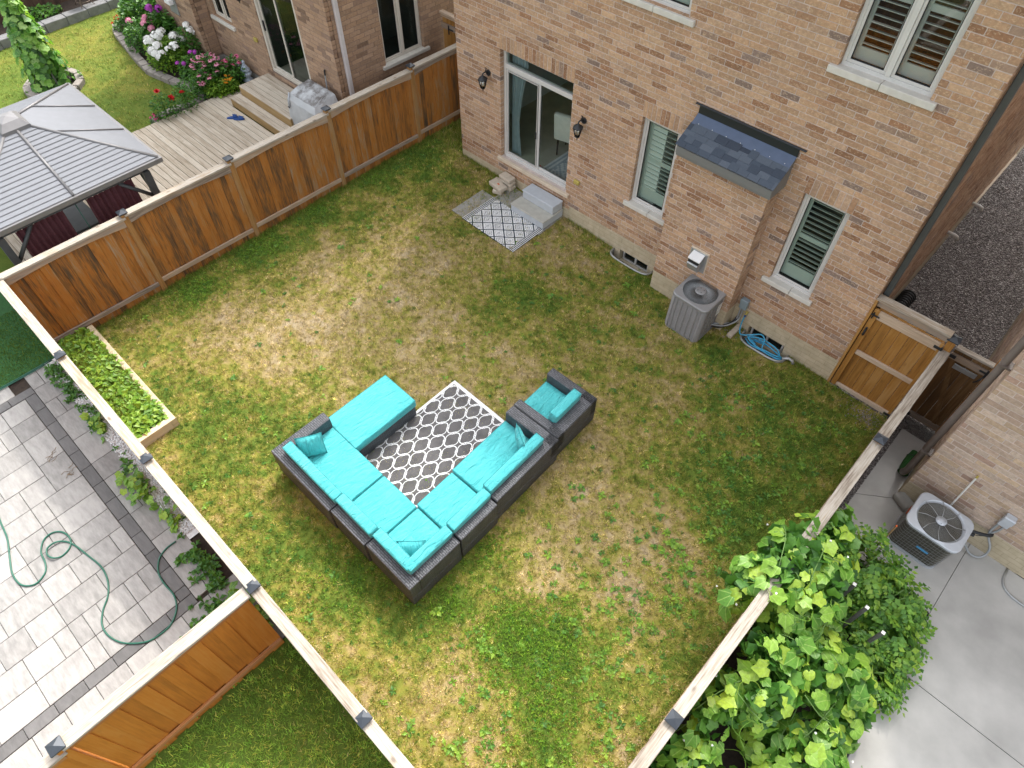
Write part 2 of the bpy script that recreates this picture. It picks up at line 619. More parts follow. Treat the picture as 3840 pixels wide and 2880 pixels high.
M['hose_blue'] = plain('blue hose', (.045, .32, .52), .35, var=.08)
M['turquoise'] = None
M['wicker'] = None
M['fence_stain'] = wood('stained fence board', [(.20, (.06, .038, .022)), (.34, (.14, .068, .024)), (.45, (.27, .105, .020)), (.56, (.36, .135, .020)), (.66, (.31, .15, .045)), (.80, (.29, .22, .15))], 2, 75, .7, .35, None, 1.35, .30)
M['post_stain'] = wood('stained post', [(.25, (.16, .085, .03)), (.5, (.31, .155, .045)), (.75, (.29, .205, .115))], 2, 45, .75, .3)
M['fence_orange'] = wood('orange fence board', [(.2, (.33, .115, .018)), (.5, (.47, .165, .022)), (.8, (.50, .21, .045))], 2, 45, .6, .2, (.27, .09, .02))
M['gate_wood'] = wood('honey gate board', [(.22, (.20, .09, .018)), (.5, (.36, .17, .035)), (.75, (.44, .25, .085))], 2, 40, .65, .4, (.13, .06, .02))
M['gate_dark'] = wood('dark gate board', [(.22, (.07, .035, .012)), (.5, (.15, .075, .022)), (.75, (.24, .14, .06))], 2, 40, .7, .3)
M['far_wood'] = wood('dark fence board', [(.22, (.035, .022, .016)), (.5, (.09, .05, .032)), (.75, (.15, .09, .06))], 2, 40, .8)
for ax, nm in ((0, 'x'), (1, 'y')):
    M['cap_' + nm] = wood('weathered cap rail ' + nm, [(.2, (.17, .13, .095)), (.38, (.30, .26, .21)), (.55, (.40, .36, .305)), (.68, (.31, .25, .18)), (.85, (.25, .18, .12))], ax, 60, .85, .7, (.11, .075, .05), 1.6)
    M['rail_' + nm] = wood('weathered rail ' + nm, [(.22, (.13, .105, .085)), (.45, (.28, .225, .18)), (.62, (.36, .25, .16)), (.8, (.40, .34, .28))], ax, 45, .85, .3)
    M['orange_rail_' + nm] = wood('orange rail ' + nm, [(.22, (.28, .10, .03)), (.5, (.38, .15, .04)), (.8, (.42, .27, .15))], ax, 45, .75, .2)
M['gate_rail'] = wood('pale gate rail', [(.22, (.30, .22, .15)), (.5, (.50, .38, .27)), (.7, (.56, .46, .36)), (.85, (.45, .24, .08))], 0, 45, .8, .4, (.12, .07, .04))
M['deck'] = wood('weathered deck board', [(.22, (.30, .24, .17)), (.45, (.47, .40, .31)), (.62, (.58, .52, .425)), (.8, (.45, .345, .21))], 0, 45, .85, .35, (.2, .15, .1))
M['deck_side'] = wood('tan deck edge', [(.22, (.22, .14, .05)), (.5, (.34, .22, .09)), (.8, (.42, .30, .15))], 0, 40, .8)
M['bed_wood'] = wood('pale timber', [(.22, (.32, .25, .15)), (.5, (.52, .43, .29)), (.8, (.6, .52, .38))], 1, 35, .85, .2)
M['cap_metal'] = plain('slate post cap', (.035, .042, .052), .45, .2, var=.15)
M['pipe_brown'] = plain('brown downpipe', (.13, .105, .09), .5, var=.12)
M['pipe_grey'] = plain('dark grey downpipe', (.075, .085, .085), .5, var=.1)
M['pipe_white'] = plain('white downpipe', (.55, .52, .52), .5, var=.06)
M['pvc'] = plain('white pvc', (.70, .69, .65), .5, var=.05)
M['gaz_roof'] = plain('grey steel roof', (.15, .157, .172), .6, .0, var=.05)
M['gaz_trim'] = plain('dark grey steel', (.17, .165, .165), .45, .3, var=.08)
M['gaz_frame'] = plain('grey gazebo frame', (.075, .08, .08), .55, .1, var=.15)
M['gaz_curtain'] = plain('maroon curtain', (.095, .028, .035), .85, var=.2, scale=20)
M['cover'] = None
M['slipper'] = plain('blue foam', (.010, .06, .24), .55, var=.1)
M['shoe'] = plain('black shoe', (.015, .017, .022), .5, var=.2)
M['urn'] = plain('blue and white ceramic', (.42, .50, .60), .3, var=.45, scale=40)
M['leaf_gourd'] = leafmat('gourd leaf', [(0, (.08, .22, .022)), (.35, (.15, .33, .035)), (.7, (.27, .46, .05)), (1, (.42, .57, .06))], .35, .45, True)
M['leaf_deep'] = leafmat('deep green leaf', [(0, (.035, .12, .018)), (.5, (.075, .21, .03)), (1, (.14, .31, .045))], .3, .45)
M['leaf_lime'] = leafmat('lime leaf', [(0, (.10, .23, .022)), (.5, (.18, .345, .035)), (1, (.30, .46, .05))], .35, .5)
M['leaf_vine'] = leafmat('vine leaf', [(0, (.06, .20, .03)), (.4, (.13, .33, .04)), (.75, (.24, .48, .07)), (1, (.40, .60, .20))], .35, .4, True)
M['leaf_tomato'] = leafmat('tomato leaf', [(0, (.05, .15, .022)), (.5, (.10, .25, .035)), (1, (.19, .38, .05))], .35, .5)
M['stem'] = plain('green stem', (.12, .22, .05), .6)
M['stake'] = plain('grey stake', (.16, .155, .15), .85, var=.25, scale=30)
M['stick'] = plain('brown stick', (.20, .12, .05), .8, var=.2)
M['fl_white'] = plain('white petals', (.80, .80, .76), .7, var=.06)
M['fl_pink'] = plain('pink petals', (.72, .28, .40), .7, var=.12)
M['fl_rose'] = plain('deep pink petals', (.70, .12, .28), .7, var=.12)
M['fl_purple'] = plain('purple petals', (.42, .06, .42), .7, var=.15)
M['fl_red'] = plain('red petals', (.55, .012, .015), .6, var=.15)
M['fl_yellow'] = plain('yellow petals', (.75, .36, .02), .7, var=.1)
M['fl_orange'] = plain('orange petals', (.55, .10, .02), .7, var=.1)
M['fl_core'] = plain('dark flower core', (.16, .03, .02), .8, var=.2)
M['rust'] = plain('rusty wire', (.20, .15, .12), .7, .3, var=.3, scale=30)
M['piping'] = plain('turquoise piping', (.022, .24, .255), .8, var=.1)  # darker than the fabric: the seam's shading is put into the colour
M['rug_dark'] = plain('charcoal weave', (.095, .09, .09), .9, var=.25, scale=6, bmp=.2, bscale=150)
M['rug_white'] = plain('white weave', (.70, .70, .70), .9, var=.06, bmp=.2, bscale=150)
M['rug_ink'] = plain('ink blue weave', (.02, .035, .05), .9, var=.2)
M['gravel'] = None


def shingle_mat():
    m, nt, b = newmat('slate shingle', .9)
    r = rand(nt)
    col = ramp(nt, r, [(0, (.032, .042, .062)), (.5, (.055, .072, .098)), (1, (.095, .115, .145))])
    n = noise(nt, pos(nt), 220, 3, .7)
    nt.links.new(mix(nt, 1.0, col, ramp(nt, n, [(.25, .65), (.75, 1.4)]), 'MULTIPLY'), b.inputs['Base Color'])
    bump(nt, b, n, .5, .004)
    return m


def fabric_mat():
    m, nt, b = newmat('turquoise fabric', .8)
    p = pos(nt)
    n = noise(nt, p, 3.5, 4)
    nt.links.new(ramp(nt, n, [(.3, (.050, .40, .415)), (.7, (.075, .46, .475))]), b.inputs['Base Color'])
    a = pos(nt, (1, 1, 1), obj=True, rnd=9.0)
    dn = nt.nodes.new('ShaderNodeTexNoise')
    nt.links.new(pos(nt, (7, 2.2, 3), obj=True, rnd=9.0), dn.inputs['Vector'])
    dn.inputs['Scale'].default_value = 1.6
    dn.inputs['Detail'].default_value = 4
    dn.inputs['Distortion'].default_value = 1.2
    fine = noise(nt, a, 260, 2)
    bump(nt, b, math_n(nt, 'ADD', math_n(nt, 'MULTIPLY', dn.outputs[0], 2.2), math_n(nt, 'MULTIPLY', fine, .12)), .8, .04)
    b.inputs['Sheen Weight'].default_value = .15
    return m


def wicker_mat():
    m, nt, b = newmat('charcoal wicker', .5)
    br = nt.nodes.new('ShaderNodeTexBrick')
    nt.links.new(pos(nt, uv=True), br.inputs['Vector'])
    br.inputs['Scale'].default_value = 1.0
    br.inputs['Brick Width'].default_value = .085
    br.inputs['Row Height'].default_value = .030
    br.inputs['Mortar Size'].default_value = .006
    br.inputs['Mortar Smooth'].default_value = .8
    br.inputs['Color1'].default_value = (.060, .063, .072, 1)
    br.inputs['Color2'].default_value = (.100, .104, .116, 1)
    br.inputs['Mortar'].default_value = (.012, .013, .016, 1)
    n = noise(nt, pos(nt), 3, 4)
    nt.links.new(mix(nt, 1.0, br.outputs['Color'], ramp(nt, n, [(.3, .8), (.7, 1.25)]), 'MULTIPLY'), b.inputs['Base Color'])
    bump(nt, b, math_n(nt, 'SUBTRACT', 1.0, br.outputs['Fac']), .9, .006)
    return m


def cover_mat():
    m, nt, b = newmat('weathered grey cover', .75)
    n = noise(nt, pos(nt), 5, 6, .7)
    z = nd(nt, 'ShaderNodeSeparateXYZ', Vector=nd(nt, 'ShaderNodeNewGeometry').outputs['Normal']).outputs['Z']
    dirt = math_n(nt, 'MULTIPLY', ramp(nt, n, [(.36, 0.0), (.6, .9)]), ramp(nt, z, [(.6, .10), (.93, 1.0)]))
    col = mix(nt, dirt, ramp(nt, noise(nt, pos(nt), 2, 3), [(.3, (.40, .42, .43)), (.7, (.52, .54, .55))]), (.10, .085, .075))
    nt.links.new(col, b.inputs['Base Color'])
    bump(nt, b, noise(nt, pos(nt), 4, 4), .5, .03)
    return m


def gravel_mat():
    m, nt, b = newmat('grey gravel', .9)
    vo = nt.nodes.new('ShaderNodeTexVoronoi')
    nt.links.new(pos(nt), vo.inputs['Vector'])
    vo.inputs['Scale'].default_value = 42
    col = ramp(nt, nd(nt, 'ShaderNodeSeparateColor', Color=vo.outputs['Color']).outputs[0], [(0, (.05, .042, .04)), (.5, (.14, .12, .112)), (.8, (.23, .205, .19)), (1, (.42, .40, .37))])
    nt.links.new(col, b.inputs['Base Color'])
    bump(nt, b, math_n(nt, 'SUBTRACT', 1.0, vo.outputs['Distance']), .8, .02)
    return m


def paver_mat(name, c0, c1):
    m, nt, b = newmat(name, .8)
    r = rand(nt)
    sc = pos(nt, (1.0, 3.2, 1), rnd=29.0)
    n = noise(nt, sc, 4.5, 6, .65)
    f = math_n(nt, 'ADD', n, math_n(nt, 'MULTIPLY', math_n(nt, 'SUBTRACT', r, .5), .3))
    nt.links.new(ramp(nt, f, [(.25, c0), (.7, c1)]), b.inputs['Base Color'])
    bump(nt, b, noise(nt, sc, 9, 6, .6), .35, .012)
    return m


M['shingle'] = shingle_mat()
M['turquoise'] = fabric_mat()
M['wicker'] = wicker_mat()
M['cover'] = cover_mat()
M['gravel'] = gravel_mat()
M['paver_light'] = paver_mat('pale paver', (.205, .197, .186), (.355, .342, .322))
M['paver_dark'] = paver_mat('charcoal paver', (.095, .092, .09), (.15, .146, .142))
M['lawn'] = attrmat('lawn soil and thatch', 0, .95, 90, .35)
M['blades'] = attrmat('grass blades', .35, .75, 60, .15)


# ------------------------------------------------------------------ ground, lawns, paving
def vnoise(x, y, s=0):
    xi, yi = np.floor(x).astype(np.int64), np.floor(y).astype(np.int64)
    fx, fy = x - xi, y - yi
    fx, fy = fx * fx * (3 - 2 * fx), fy * fy * (3 - 2 * fy)

    def h(a, b):
        n = (a * 374761393 + b * 668265263 + s * 982451653) & 0x7fffffff
        n = ((n ^ (n >> 13)) * 1274126177) & 0x7fffffff
        return ((n ^ (n >> 16)) & 0xffff) / 65535.0
    return (h(xi, yi) * (1 - fx) + h(xi + 1, yi) * fx) * (1 - fy) + (h(xi, yi + 1) * (1 - fx) + h(xi + 1, yi + 1) * fx) * fy


def fbm(x, y, s=0, o=4):
    t, a, w = 0, .5, 0
    for i in range(o):
        t = t + a * vnoise(x * 2 ** i, y * 2 ** i, s + i * 17)
        w += a
        a *= .55
    return t / w


# (x, y, radius, weight): worn straw patches < 0, green growth > 0
BLOBS = [(0.0, -6.3, 1.0, -.30), (1.8, -5.3, 1.2, -.32), (2.1, -6.6, 1.0, -.25), (0.7, -6.5, .9, -.30), (2.0, -3.8, .9, -.30), (1.5, -2.8, .8, -.28),
         (4.0, -3.9, 1.1, -.26), (5.3, -3.3, .9, -.22), (.5, -4.3, .9, -.22), (7.4, -4.6, .9, -.34), (8.4, -5.0, .8, -.30), (7.9, -6.2, .9, -.30), (8.7, -4.3, .7, -.22),
         (3.4, -.3, .6, -.25), (4.9, -.6, .6, -.28), (.9, -1.8, .5, -.22), (6.2, -1.6, .7, -.15), (7.6, -2.2, .8, -.12), (3.2, -1.4, .8, -.18),
         (6.5, -8.9, .5, -.15), (7.9, -8.4, .5, -.12), (3.5, -8.3, .6, -.06), (9.0, -7.5, .5, -.2), (9.4, -5.9, .6, -.14), (9.6, -4.4, .35, -.35),
         (-.85, -.6, .7, .5), (-.85, -2.0, .5, .55), (-.85, -3.6, .5, .5), (-.75, -5.0, .6, .65), (-.6, -6.5, .65, .6), (-.2, -3.2, .7, .22), (-.3, -1.2, .7, .3), (.5, -.6, .5, .12),
         (4.2, -2.6, .9, .34), (3.6, -2.0, .6, .2), (8.25, -7.0, .55, .7), (8.8, -6.6, .5, .5), (9.2, -7.4, .5, .5), (9.6, -7.9, .4, .3), (5.1, -7.95, .5, .4), (6.2, -7.95, .6, .45), (7.2, -7.4, .5, .45), (7.3, -6.4, .4, .4),
         (9.1, -1.2, .8, .25), (10.0, -1.6, .7, .35), (9.4, -2.8, 1.0, .22), (10.0, -3.6, .8, .3), (8.4, -3.4, .6, .16), (5.0, -5.2, .8, .0), (2.9, -7.9, .9, .2), (1.9, -8.0, .7, .18), (4.2, -8.5, 1.0, .1),
         (10.1, -5.5, .5, .3), (9.9, -6.6, .4, .2), (5.2, -.35, .35, .4), (7.4, -.9, .35, .4), (3.5, -7.2, .5, .2), (4.5, -8.6, 1.6, .10), (6.8, -8.6, 1.3, .10), (.6, -7.8, 1.0, .14), (2.6, -8.6, .9, .12)]


def dry(x, y):
    t = .49 + (fbm(x * .75, y * .75, 3, 5) - .5) * .45 + (fbm(x * 2.6, y * 2.6, 9, 3) - .5) * .75 + (fbm(x * 11, y * 11, 13, 2) - .5) * .75
    for bx, by, r, w in BLOBS:
        t = t + w * (.72 if w < 0 else 1) * np.exp(-((x - bx) ** 2 + (y - by) ** 2) / (r * r))
    return t


KEYS = np.array([-.2, .12, .34, .52, .75, 1.1])
KCOL = np.array([(.56, .45, .28), (.50, .385, .17), (.42, .355, .105), (.335, .32, .058), (.19, .26, .04), (.11, .20, .028)])


def grass_col(t, dim=1.0):
    c = np.stack([np.interp(t, KEYS, KCOL[:, i]) for i in range(3)], 1) * dim
    return np.concatenate([c, np.ones((len(t), 1))], 1)


def attr_mesh(name, verts, faces_flat, nper, cols, mat, kind, parent=None):
    me = bpy.data.meshes.new(name)
    nv, nf = len(verts), len(faces_flat) // nper
    me.vertices.add(nv)
    me.vertices.foreach_set('co', verts.astype(np.float32).ravel())
    me.loops.add(len(faces_flat))
    me.loops.foreach_set('vertex_index', faces_flat.astype(np.int32))
    me.polygons.add(nf)
    me.polygons.foreach_set('loop_start', np.arange(0, nf * nper, nper, dtype=np.int32))
    a = me.attributes.new('Col', 'FLOAT_COLOR', 'POINT')
    a.data.foreach_set('color', cols.astype(np.float32).ravel())
    me.materials.append(mat)
    me.update(calc_edges=True)
    me.validate()
    o = link(name, me, parent)
    return tag(o, kind=kind)


def lawn_sheet(name, x0, x1, y0, y1, step, tfun, dim=1.0, h=0.0, keep=None):
    xs, ys = np.linspace(x0, x1, int((x1 - x0) / step) + 1), np.linspace(y0, y1, int((y1 - y0) / step) + 1)
    X, Y = np.meshgrid(xs, ys)
    x, y = X.ravel(), Y.ravel()
    t = tfun(x, y) + (vnoise(x * 14, y * 14, 5) - .5) * .25
    z = GX * x + GY * y + h + (fbm(x * 1.3, y * 1.3, 11, 3) - .5) * .03
    n = len(xs)
    i = (np.arange(len(ys) - 1)[:, None] * n + np.arange(n - 1)[None]).ravel()
    if keep is not None: i = i[keep(x[i] + step / 2, y[i] + step / 2)]
    f = np.stack([i, i + 1, i + n + 1, i + n], 1).ravel()
    c = grass_col(t - .02, dim * .58)
    o = attr_mesh(name, np.stack([x, y, z], 1), f, 4, c, M['lawn'], 'structure')
    return o


def blades(name, x, y, t, L, w, dim=1.0, lean=(.5, 1.35), h=0.0, parent=None, tuft=1, spread=.02):
    if tuft > 1:                       # several blades share a root and a tone
        m = len(x)
        tone = np.repeat(np.random.normal(0, .20, m), tuft)
        gain = np.repeat(np.exp(np.random.normal(0, .30, m)), tuft)
        x, y, t = np.repeat(x, tuft), np.repeat(y, tuft), np.repeat(t, tuft) + tone
        x = x + np.random.normal(0, spread, len(x))
        y = y + np.random.normal(0, spread, len(y))
        L = np.repeat(L, tuft) if hasattr(L, '__len__') else L
    else:
        gain = 1.0
    n = len(x)
    a = np.random.rand(n) * 6.283
    le = np.random.uniform(lean[0], lean[1], n)
    L = L * np.random.uniform(.55, 1.25, n)
    dx, dy = np.cos(a), np.sin(a)
    z = GX * x + GY * y + h + (fbm(x * 1.3, y * 1.3, 11, 3) - .5) * .03 - .004
    px, py = -dy * w * .5, dx * w * .5
    tipx, tipy, tipz = x + dx * np.sin(le) * L, y + dy * np.sin(le) * L, z + np.cos(le) * L + .006
    v = np.stack([np.stack([x - px, y - py, z], 1), np.stack([x + px, y + py, z], 1), np.stack([tipx, tipy, tipz], 1)], 1).reshape(-1, 3)
    c = np.repeat(grass_col(t + np.random.normal(0, .2, n), 1.0) * np.array([dim, dim, dim, 1]), 3, 0)
    c[:, :3] *= np.repeat(np.random.uniform(.8, 1.2, n) * gain, 3)[:, None]
    return attr_mesh(name, v, np.arange(3 * n), 3, c, M['blades'], 'stuff', parent)


def leaf_rosettes(name, centers, mats, rnd, rmin=.04, rmax=.10, nl=(5, 9), h=0.0, up=.35):
    """broad-leaved weeds: each a ring of pointed leaves"""
    mb = MB()
    for x, y in centers:
        z = g(x, y) + h
        r = rnd.uniform(rmin, rmax)
        k = rnd.randint(*nl)
        a0 = rnd.uniform(0, 6.28)
        for i in range(k):
            a = a0 + 6.283 * i / k + rnd.uniform(-.3, .3)
            l = r * rnd.uniform(.6, 1.2)
            wd = l * rnd.uniform(.2, .34)
            e = rnd.uniform(.1, up)
            c, s = math.cos(a), math.sin(a)
            P = lambda u, v, zz: (x + c * u - s * v, y + s * u + c * v, z + zz)
            mb.add([P(0, 0, .008), P(l * .5, wd, l * e + .01), P(l, 0, l * e * .7), P(l * .5, -wd, l * e + .01), P(l * .5, 0, l * e)], [(0, 4, 1), (1, 4, 2), (0, 3, 4), (3, 2, 4)])
    o = mb.build(name, mats)
    return tag(o, kind='stuff')


def sheet(name, pts, mat, h=0.0, kind='structure'):
    mb = MB()
    mb.poly([(x, y, g(x, y) + h) for x, y in pts])
    return tag(mb.build(name, mat), kind=kind)


def rect(x0, x1, y0, y1):
    return [(x0, y0), (x1, y0), (x1, y1), (x0, y1)]


M['far_ground'] = plain('distant ground', (.09, .11, .04), .95, var=.3, scale=.5)
sheet('ground', rect(-260, 260, -260, 260), M['far_ground'], -.6)
WELLS = [(4.44, 5.42, .225), (7.55, 8.45, .30)]


def in_well(x, y, e=.0):
    r = np.zeros(x.shape, bool)
    for a, b, d in WELLS:
        u = np.abs((x - (a + b) / 2) / ((b - a) / 2 + e))
        r |= (u < 1) & (y > -(d + e) * np.clip(1 - u ** 3.6, 0, 1) ** .28)
    return r


lawn_sheet('lawn', -1.05, 10.41, -9.07, .0, .04, dry, 1.0, 0.0, lambda x, y: ~in_well(x, y))
lawn_sheet('lawn_side', -1.05, 0, 0, 1.36, .06, lambda x, y: .35 + fbm(x * 3, y * 3, 7, 3) * .5)
sheet('side_yard', rect(-2.0, -1.05, -1.6, 1.36), M['soil'], -.01)


def green_t(x, y):
    t = .74 + (fbm(x * .5, y * .5, 23, 4) - .5) * .5 + (fbm(x * 2.5, y * 2.5, 29, 3) - .5) * .3
    return np.clip(t - .12 * np.exp(-((x + 9.8) ** 2 + (y + 3.8) ** 2) / 2.5), .3, 1.2)


def back_t(x, y):
    return .93 + (fbm(x * .8, y * .8, 43, 4) - .5) * .4


lawn_sheet('neighbour_lawn', -12.0, -1.05, -9.07, -1.6, .08, green_t)
sheet('neighbour_lawn_far', rect(-12, -1.05, -20, -9.07), M['far_ground'], -.05)
lawn_sheet('back_lawn', 6.0, 10.41, -14, -9.07, .08, back_t)

# main lawn blades
n = 62000
x = np.random.uniform(-1.03, 10.38, n)
y = np.random.uniform(-9.05, -.02, n)
k = ~in_well(x, y, .03)
x, y = x[k], y[k]
t = dry(x, y)
blades('grass', x, y, t, .040 + .026 * np.clip(t, 0, 1), .0095, tuft=7, spread=.014)
n = 3200
x, y = np.random.uniform(-1.0, 10.3, n), np.random.uniform(-9.0, -.05, n)
t = dry(x, y)
k = (np.random.rand(n) < np.clip(t - .25, .05, 1)) & ~in_well(x, y, .05)
x, y = x[k], y[k]
blades('green_tufts', x, y, np.random.uniform(.6, .95, len(x)), .065, .009, tuft=14, spread=.022, lean=(.3, 1.3))
n = 14000
x, y = np.random.uniform(-12, -1.1, n), np.random.uniform(-9, -1.7, n)
k = (x < -5.8) & ~((x > -10.9) & (y > -2.9))
x, y = x[k], y[k]
blades('neighbour_grass', x, y, green_t(x, y), .06, .012, tuft=5, spread=.04)
n = 6000
x, y = np.random.uniform(6.1, 10.38, n), np.random.uniform(-12, -9.15, n)
blades('back_grass', x, y, back_t(x, y), .085, .010, 1.75, (.3, 1.2), tuft=6, spread=.025)
n = 1400
x, y = np.random.uniform(-1.04, -.02, n), np.random.uniform(0, 1.3, n)
blades('side_grass', x, y, np.random.uniform(.5, .95, n), .09, .011, 1.0, (.2, 1.2), tuft=4, spread=.03)
# taller fringe where the mower does not reach
n = 9000
e = np.random.rand(n)
x = np.where(e < .5, -1.03 + np.abs(np.random.normal(0, .07, n)), np.where(e < .75, 10.36 - np.abs(np.random.normal(0, .08, n)), np.random.uniform(0, 9.2, n)))
y = np.where(e < .75, np.random.uniform(-9, 0, n), -.02 - np.abs(np.random.normal(0, .05, n)))
k = (e < .75) | ((x > 3.2) & (x < 5.5)) | (x > 7.3) | (x < 1.2)
k2 = ~in_well(x, y, .02)
x, y = x[k][k2[k]], y[k][k2[k]]
blades('edge_grass', x, y, np.full(len(x), .8), .10, .010, 1.0, (.15, 1.0))
# dry blades raked into tufts
rnd = random.Random(5)
cs = []
for _ in range(6000):
    x_, y_ = rnd.uniform(-.95, 10.3), rnd.uniform(-8.95, -.1)
    t_ = float(dry(np.array([x_]), np.array([y_]))[0])
    if rnd.random() < max(.02, (t_ - .42) * .9): cs.append((x_, y_))
leaf_rosettes('lawn_weeds', cs, M['leaf_deep'], rnd, .02, .05)
cs = []
for _ in range(1500):
    x_, y_ = 9.3 + rnd.gauss(0, .8), rnd.uniform(-8.8, -.6)
    if 5 < x_ < 10.3 and rnd.random() < .55: cs.append((x_, y_))
for _ in range(160): cs.append((rnd.uniform(-.8, 8.5), rnd.uniform(-8.9, -.6)))
cs = [c for c in cs if not (4.4 < c[0] < 8.5 and c[1] > -.4)]
leaf_rosettes('broadleaf_weeds', cs[::2], M['leaf_lime'], rnd, .035, .10, (3, 7))
leaf_rosettes('broadleaf_weeds', cs[1::2], M['leaf_tomato'], rnd, .03, .09, (3, 7))
cs = []
for bx, by, sx, n_ in ((8.25, -7.0, .33, 700), (8.75, -6.7, .3, 350), (9.25, -7.4, .3, 450), (-.72, -5.0, .22, 300), (-.55, -6.5, .28, 420), (-.85, -2.0, .15, 160), (-.85, -3.4, .18, 160), (6.1, -7.9, .35, 300), (7.25, -7.3, .2, 220), (7.15, -6.3, .15, 120)):
    for _ in range(n_):
        x_, y_ = bx + rnd.gauss(0, sx), by + rnd.gauss(0, sx * 1.3)
        if -1 < x_ < 10.3 and y_ > -9: cs.append((x_, y_))
leaf_rosettes('clover', cs, M['leaf_lime'], rnd, .018, .035, (3, 4), .015, .6)

# ------------------------------------------------------------------ gravel, concrete, soil, turf
sheet('gravel_path', rect(9.22, 11.09, -.02, 16), M['gravel'], .0)
sheet('gravel_strip', rect(10.46, 10.62, -2.6, 0), M['gravel'], .0)


def stones(name, n, fx, fy, r0, r1, mat, rnd):
    mb = MB()
    for _ in range(n):
        x, y = fx(), fy()
        r = rnd.uniform(r0, r1)
        z = g(x, y) + r * .25
        R = Euler((rnd.uniform(0, 6), rnd.uniform(0, 6), rnd.uniform(0, 6))).to_matrix()
        a, b, c = r, r * rnd.uniform(.6, .9), r * rnd.uniform(.4, .7)
        vs = [Vector((x, y, z)) + R @ Vector(p) for p in ((a, 0, 0), (-a, 0, 0), (0, b, 0), (0, -b, 0), (0, 0, c), (0, 0, -c))]
        mb.add([tuple(v) for v in vs], [(0, 2, 4), (2, 1, 4), (1, 3, 4), (3, 0, 4), (2, 0, 5), (1, 2, 5), (3, 1, 5), (0, 3, 5)], 0, True)
    return tag(mb.build(name, mat), kind='stuff')


gp = plain('gravel stone', (.20, .18, .17), .9, var=.8, scale=45)
stones('gravel', 9000, lambda: rnd.uniform(9.25, 11.07), lambda: rnd.uniform(.2, 9), .008, .018, gp, rnd)
stones('strip_gravel', 900, lambda: rnd.uniform(10.46, 10.62), lambda: rnd.uniform(-2.6, .25), .010, .02, gp, rnd)
stones('loose_stones', 420, lambda: rnd.choice((6.7 + rnd.gauss(0, .42), 10.1 + rnd.gauss(0, .16))), lambda: rnd.gauss(-.95, .2) if rnd.random() < .0 else -.25 + rnd.gauss(0, .1), .010, .022, M['stone_grey'], rnd)
stones('white_pebbles', 2600, lambda: rnd.uniform(-.9, 3.7), lambda: rnd.uniform(-9.33, -9.12), .014, .03, M['pebble'], rnd)
sheet('pebble_bed', rect(-.94, 3.8, -9.34, -9.1), M['pebble'], -.005)
sheet('paving_base', [(10.62, -14), (18, -14), (18, -1.25), (10.62, -1.25)], M['soil'], -.03)
tag(sheet('gate_base', rect(10.62, 11.09, -1.25, .3), M['soil'], -.03))
cp = thing('concrete_patio', None, None, (12, -4, 0))
cp['kind'] = 'structure'
for q in ([(10.62, .28), (11.09, .28), (11.09, -1.34), (10.62, -1.68)], [(10.62, -1.69), (11.09, -1.35), (11.09, -1.252), (12.262, -1.252), (12.262, -2.72), (10.62, -2.72)],
          [(12.27, -1.252), (18, -1.252), (18, -3.70), (12.27, -3.70)], [(12.29, -3.712), (18, -3.712), (18, -6.3), (12.29, -6.3)], [(12.29, -6.312), (18, -6.312), (18, -14), (12.29, -14)]):
    mb = MB()
    q = q if sum(a[0] * b[1] - b[0] * a[1] for a, b in zip(q, q[1:] + q[:1])) > 0 else q[::-1]
    mb.prism(q, lambda x, y: g(x, y) - .08, lambda x, y: g(x, y))
    mb.build('slab', M['concrete'], cp)
sheet('soil_bed', rect(10.46, 12.27, -14, -2.72), M['soil'], .01)
sheet('turf_base', rect(-7, -.94, -16, -9.12), M['turf'], .0)
n = 9000
x, y = np.random.uniform(-2.6, -.96, n), np.random.uniform(-10.8, -9.15, n)
o = blades('turf', x, y, np.full(n, 1.05), .035, .010, .8, (.1, .9))
mb = MB()
for dy in (0, .035):
    mb.tube([(-.93 + dy + .01 * math.sin(k), -9.2 - k * .2, g(-.93, -9.2 - k * .2) + .02) for k in range(20)], .010, 6)
tag(mb.build('turf_edging', M['hose_green']), 'thin green edging line between turf and pale pavers', 'edging')

# ------------------------------------------------------------------ paver patio
sheet('patio_bed', rect(-.94, 6.0, -16, -9.1), M['soil'], -.03)
pat = thing('paver_patio', None, None, (2, -11, 0))
pat['kind'] = 'structure'
rp = random.Random(11)
unit_cache = {}


def paver(x0, x1, y0, y1, dark=False):
    gap = .004
    sx, sy = round(x1 - x0 - 2 * gap, 3), round(y1 - y0 - 2 * gap, 3)
    key = (sx, sy, dark)
    if key not in unit_cache:
        mb = MB()
        mb.box(-sx / 2, sx / 2, -sy / 2, sy / 2, -.05, 0, 0, .004)
        unit_cache[key] = mb.mesh('paver', M['paver_dark' if dark else 'paver_light'])
    cx, cy = (x0 + x1) / 2, (y0 + y1) / 2
    o = link('paver', unit_cache[key], pat)
    o.location = (cx, cy, g(cx, cy) + rp.uniform(-.0015, .0015))
    o.rotation_euler = (GY, -GX, 0)


U = .2068


def fill(x0, y0, nx, ny, lim):
    used = set()
    for j in range(ny):
        for i in range(nx):
            if (i, j) in used: continue
            opts = [(2, 3), (2, 3), (2, 2), (3, 2), (2, 1), (2, 3)]
            rp.shuffle(opts)
            for a, b in opts + [(1, 1)]:
                cells = [(i + p, j + q) for p in range(a) for q in range(b)]
                if all(c not in used and c[0] < nx and c[1] < ny for c in cells):
                    used.update(cells)
                    X0, Y1 = x0 + i * U, y0 - j * U
                    if lim(X0, Y1 - b * U): paver(X0, X0 + a * U, Y1 - b * U, Y1)
                    break


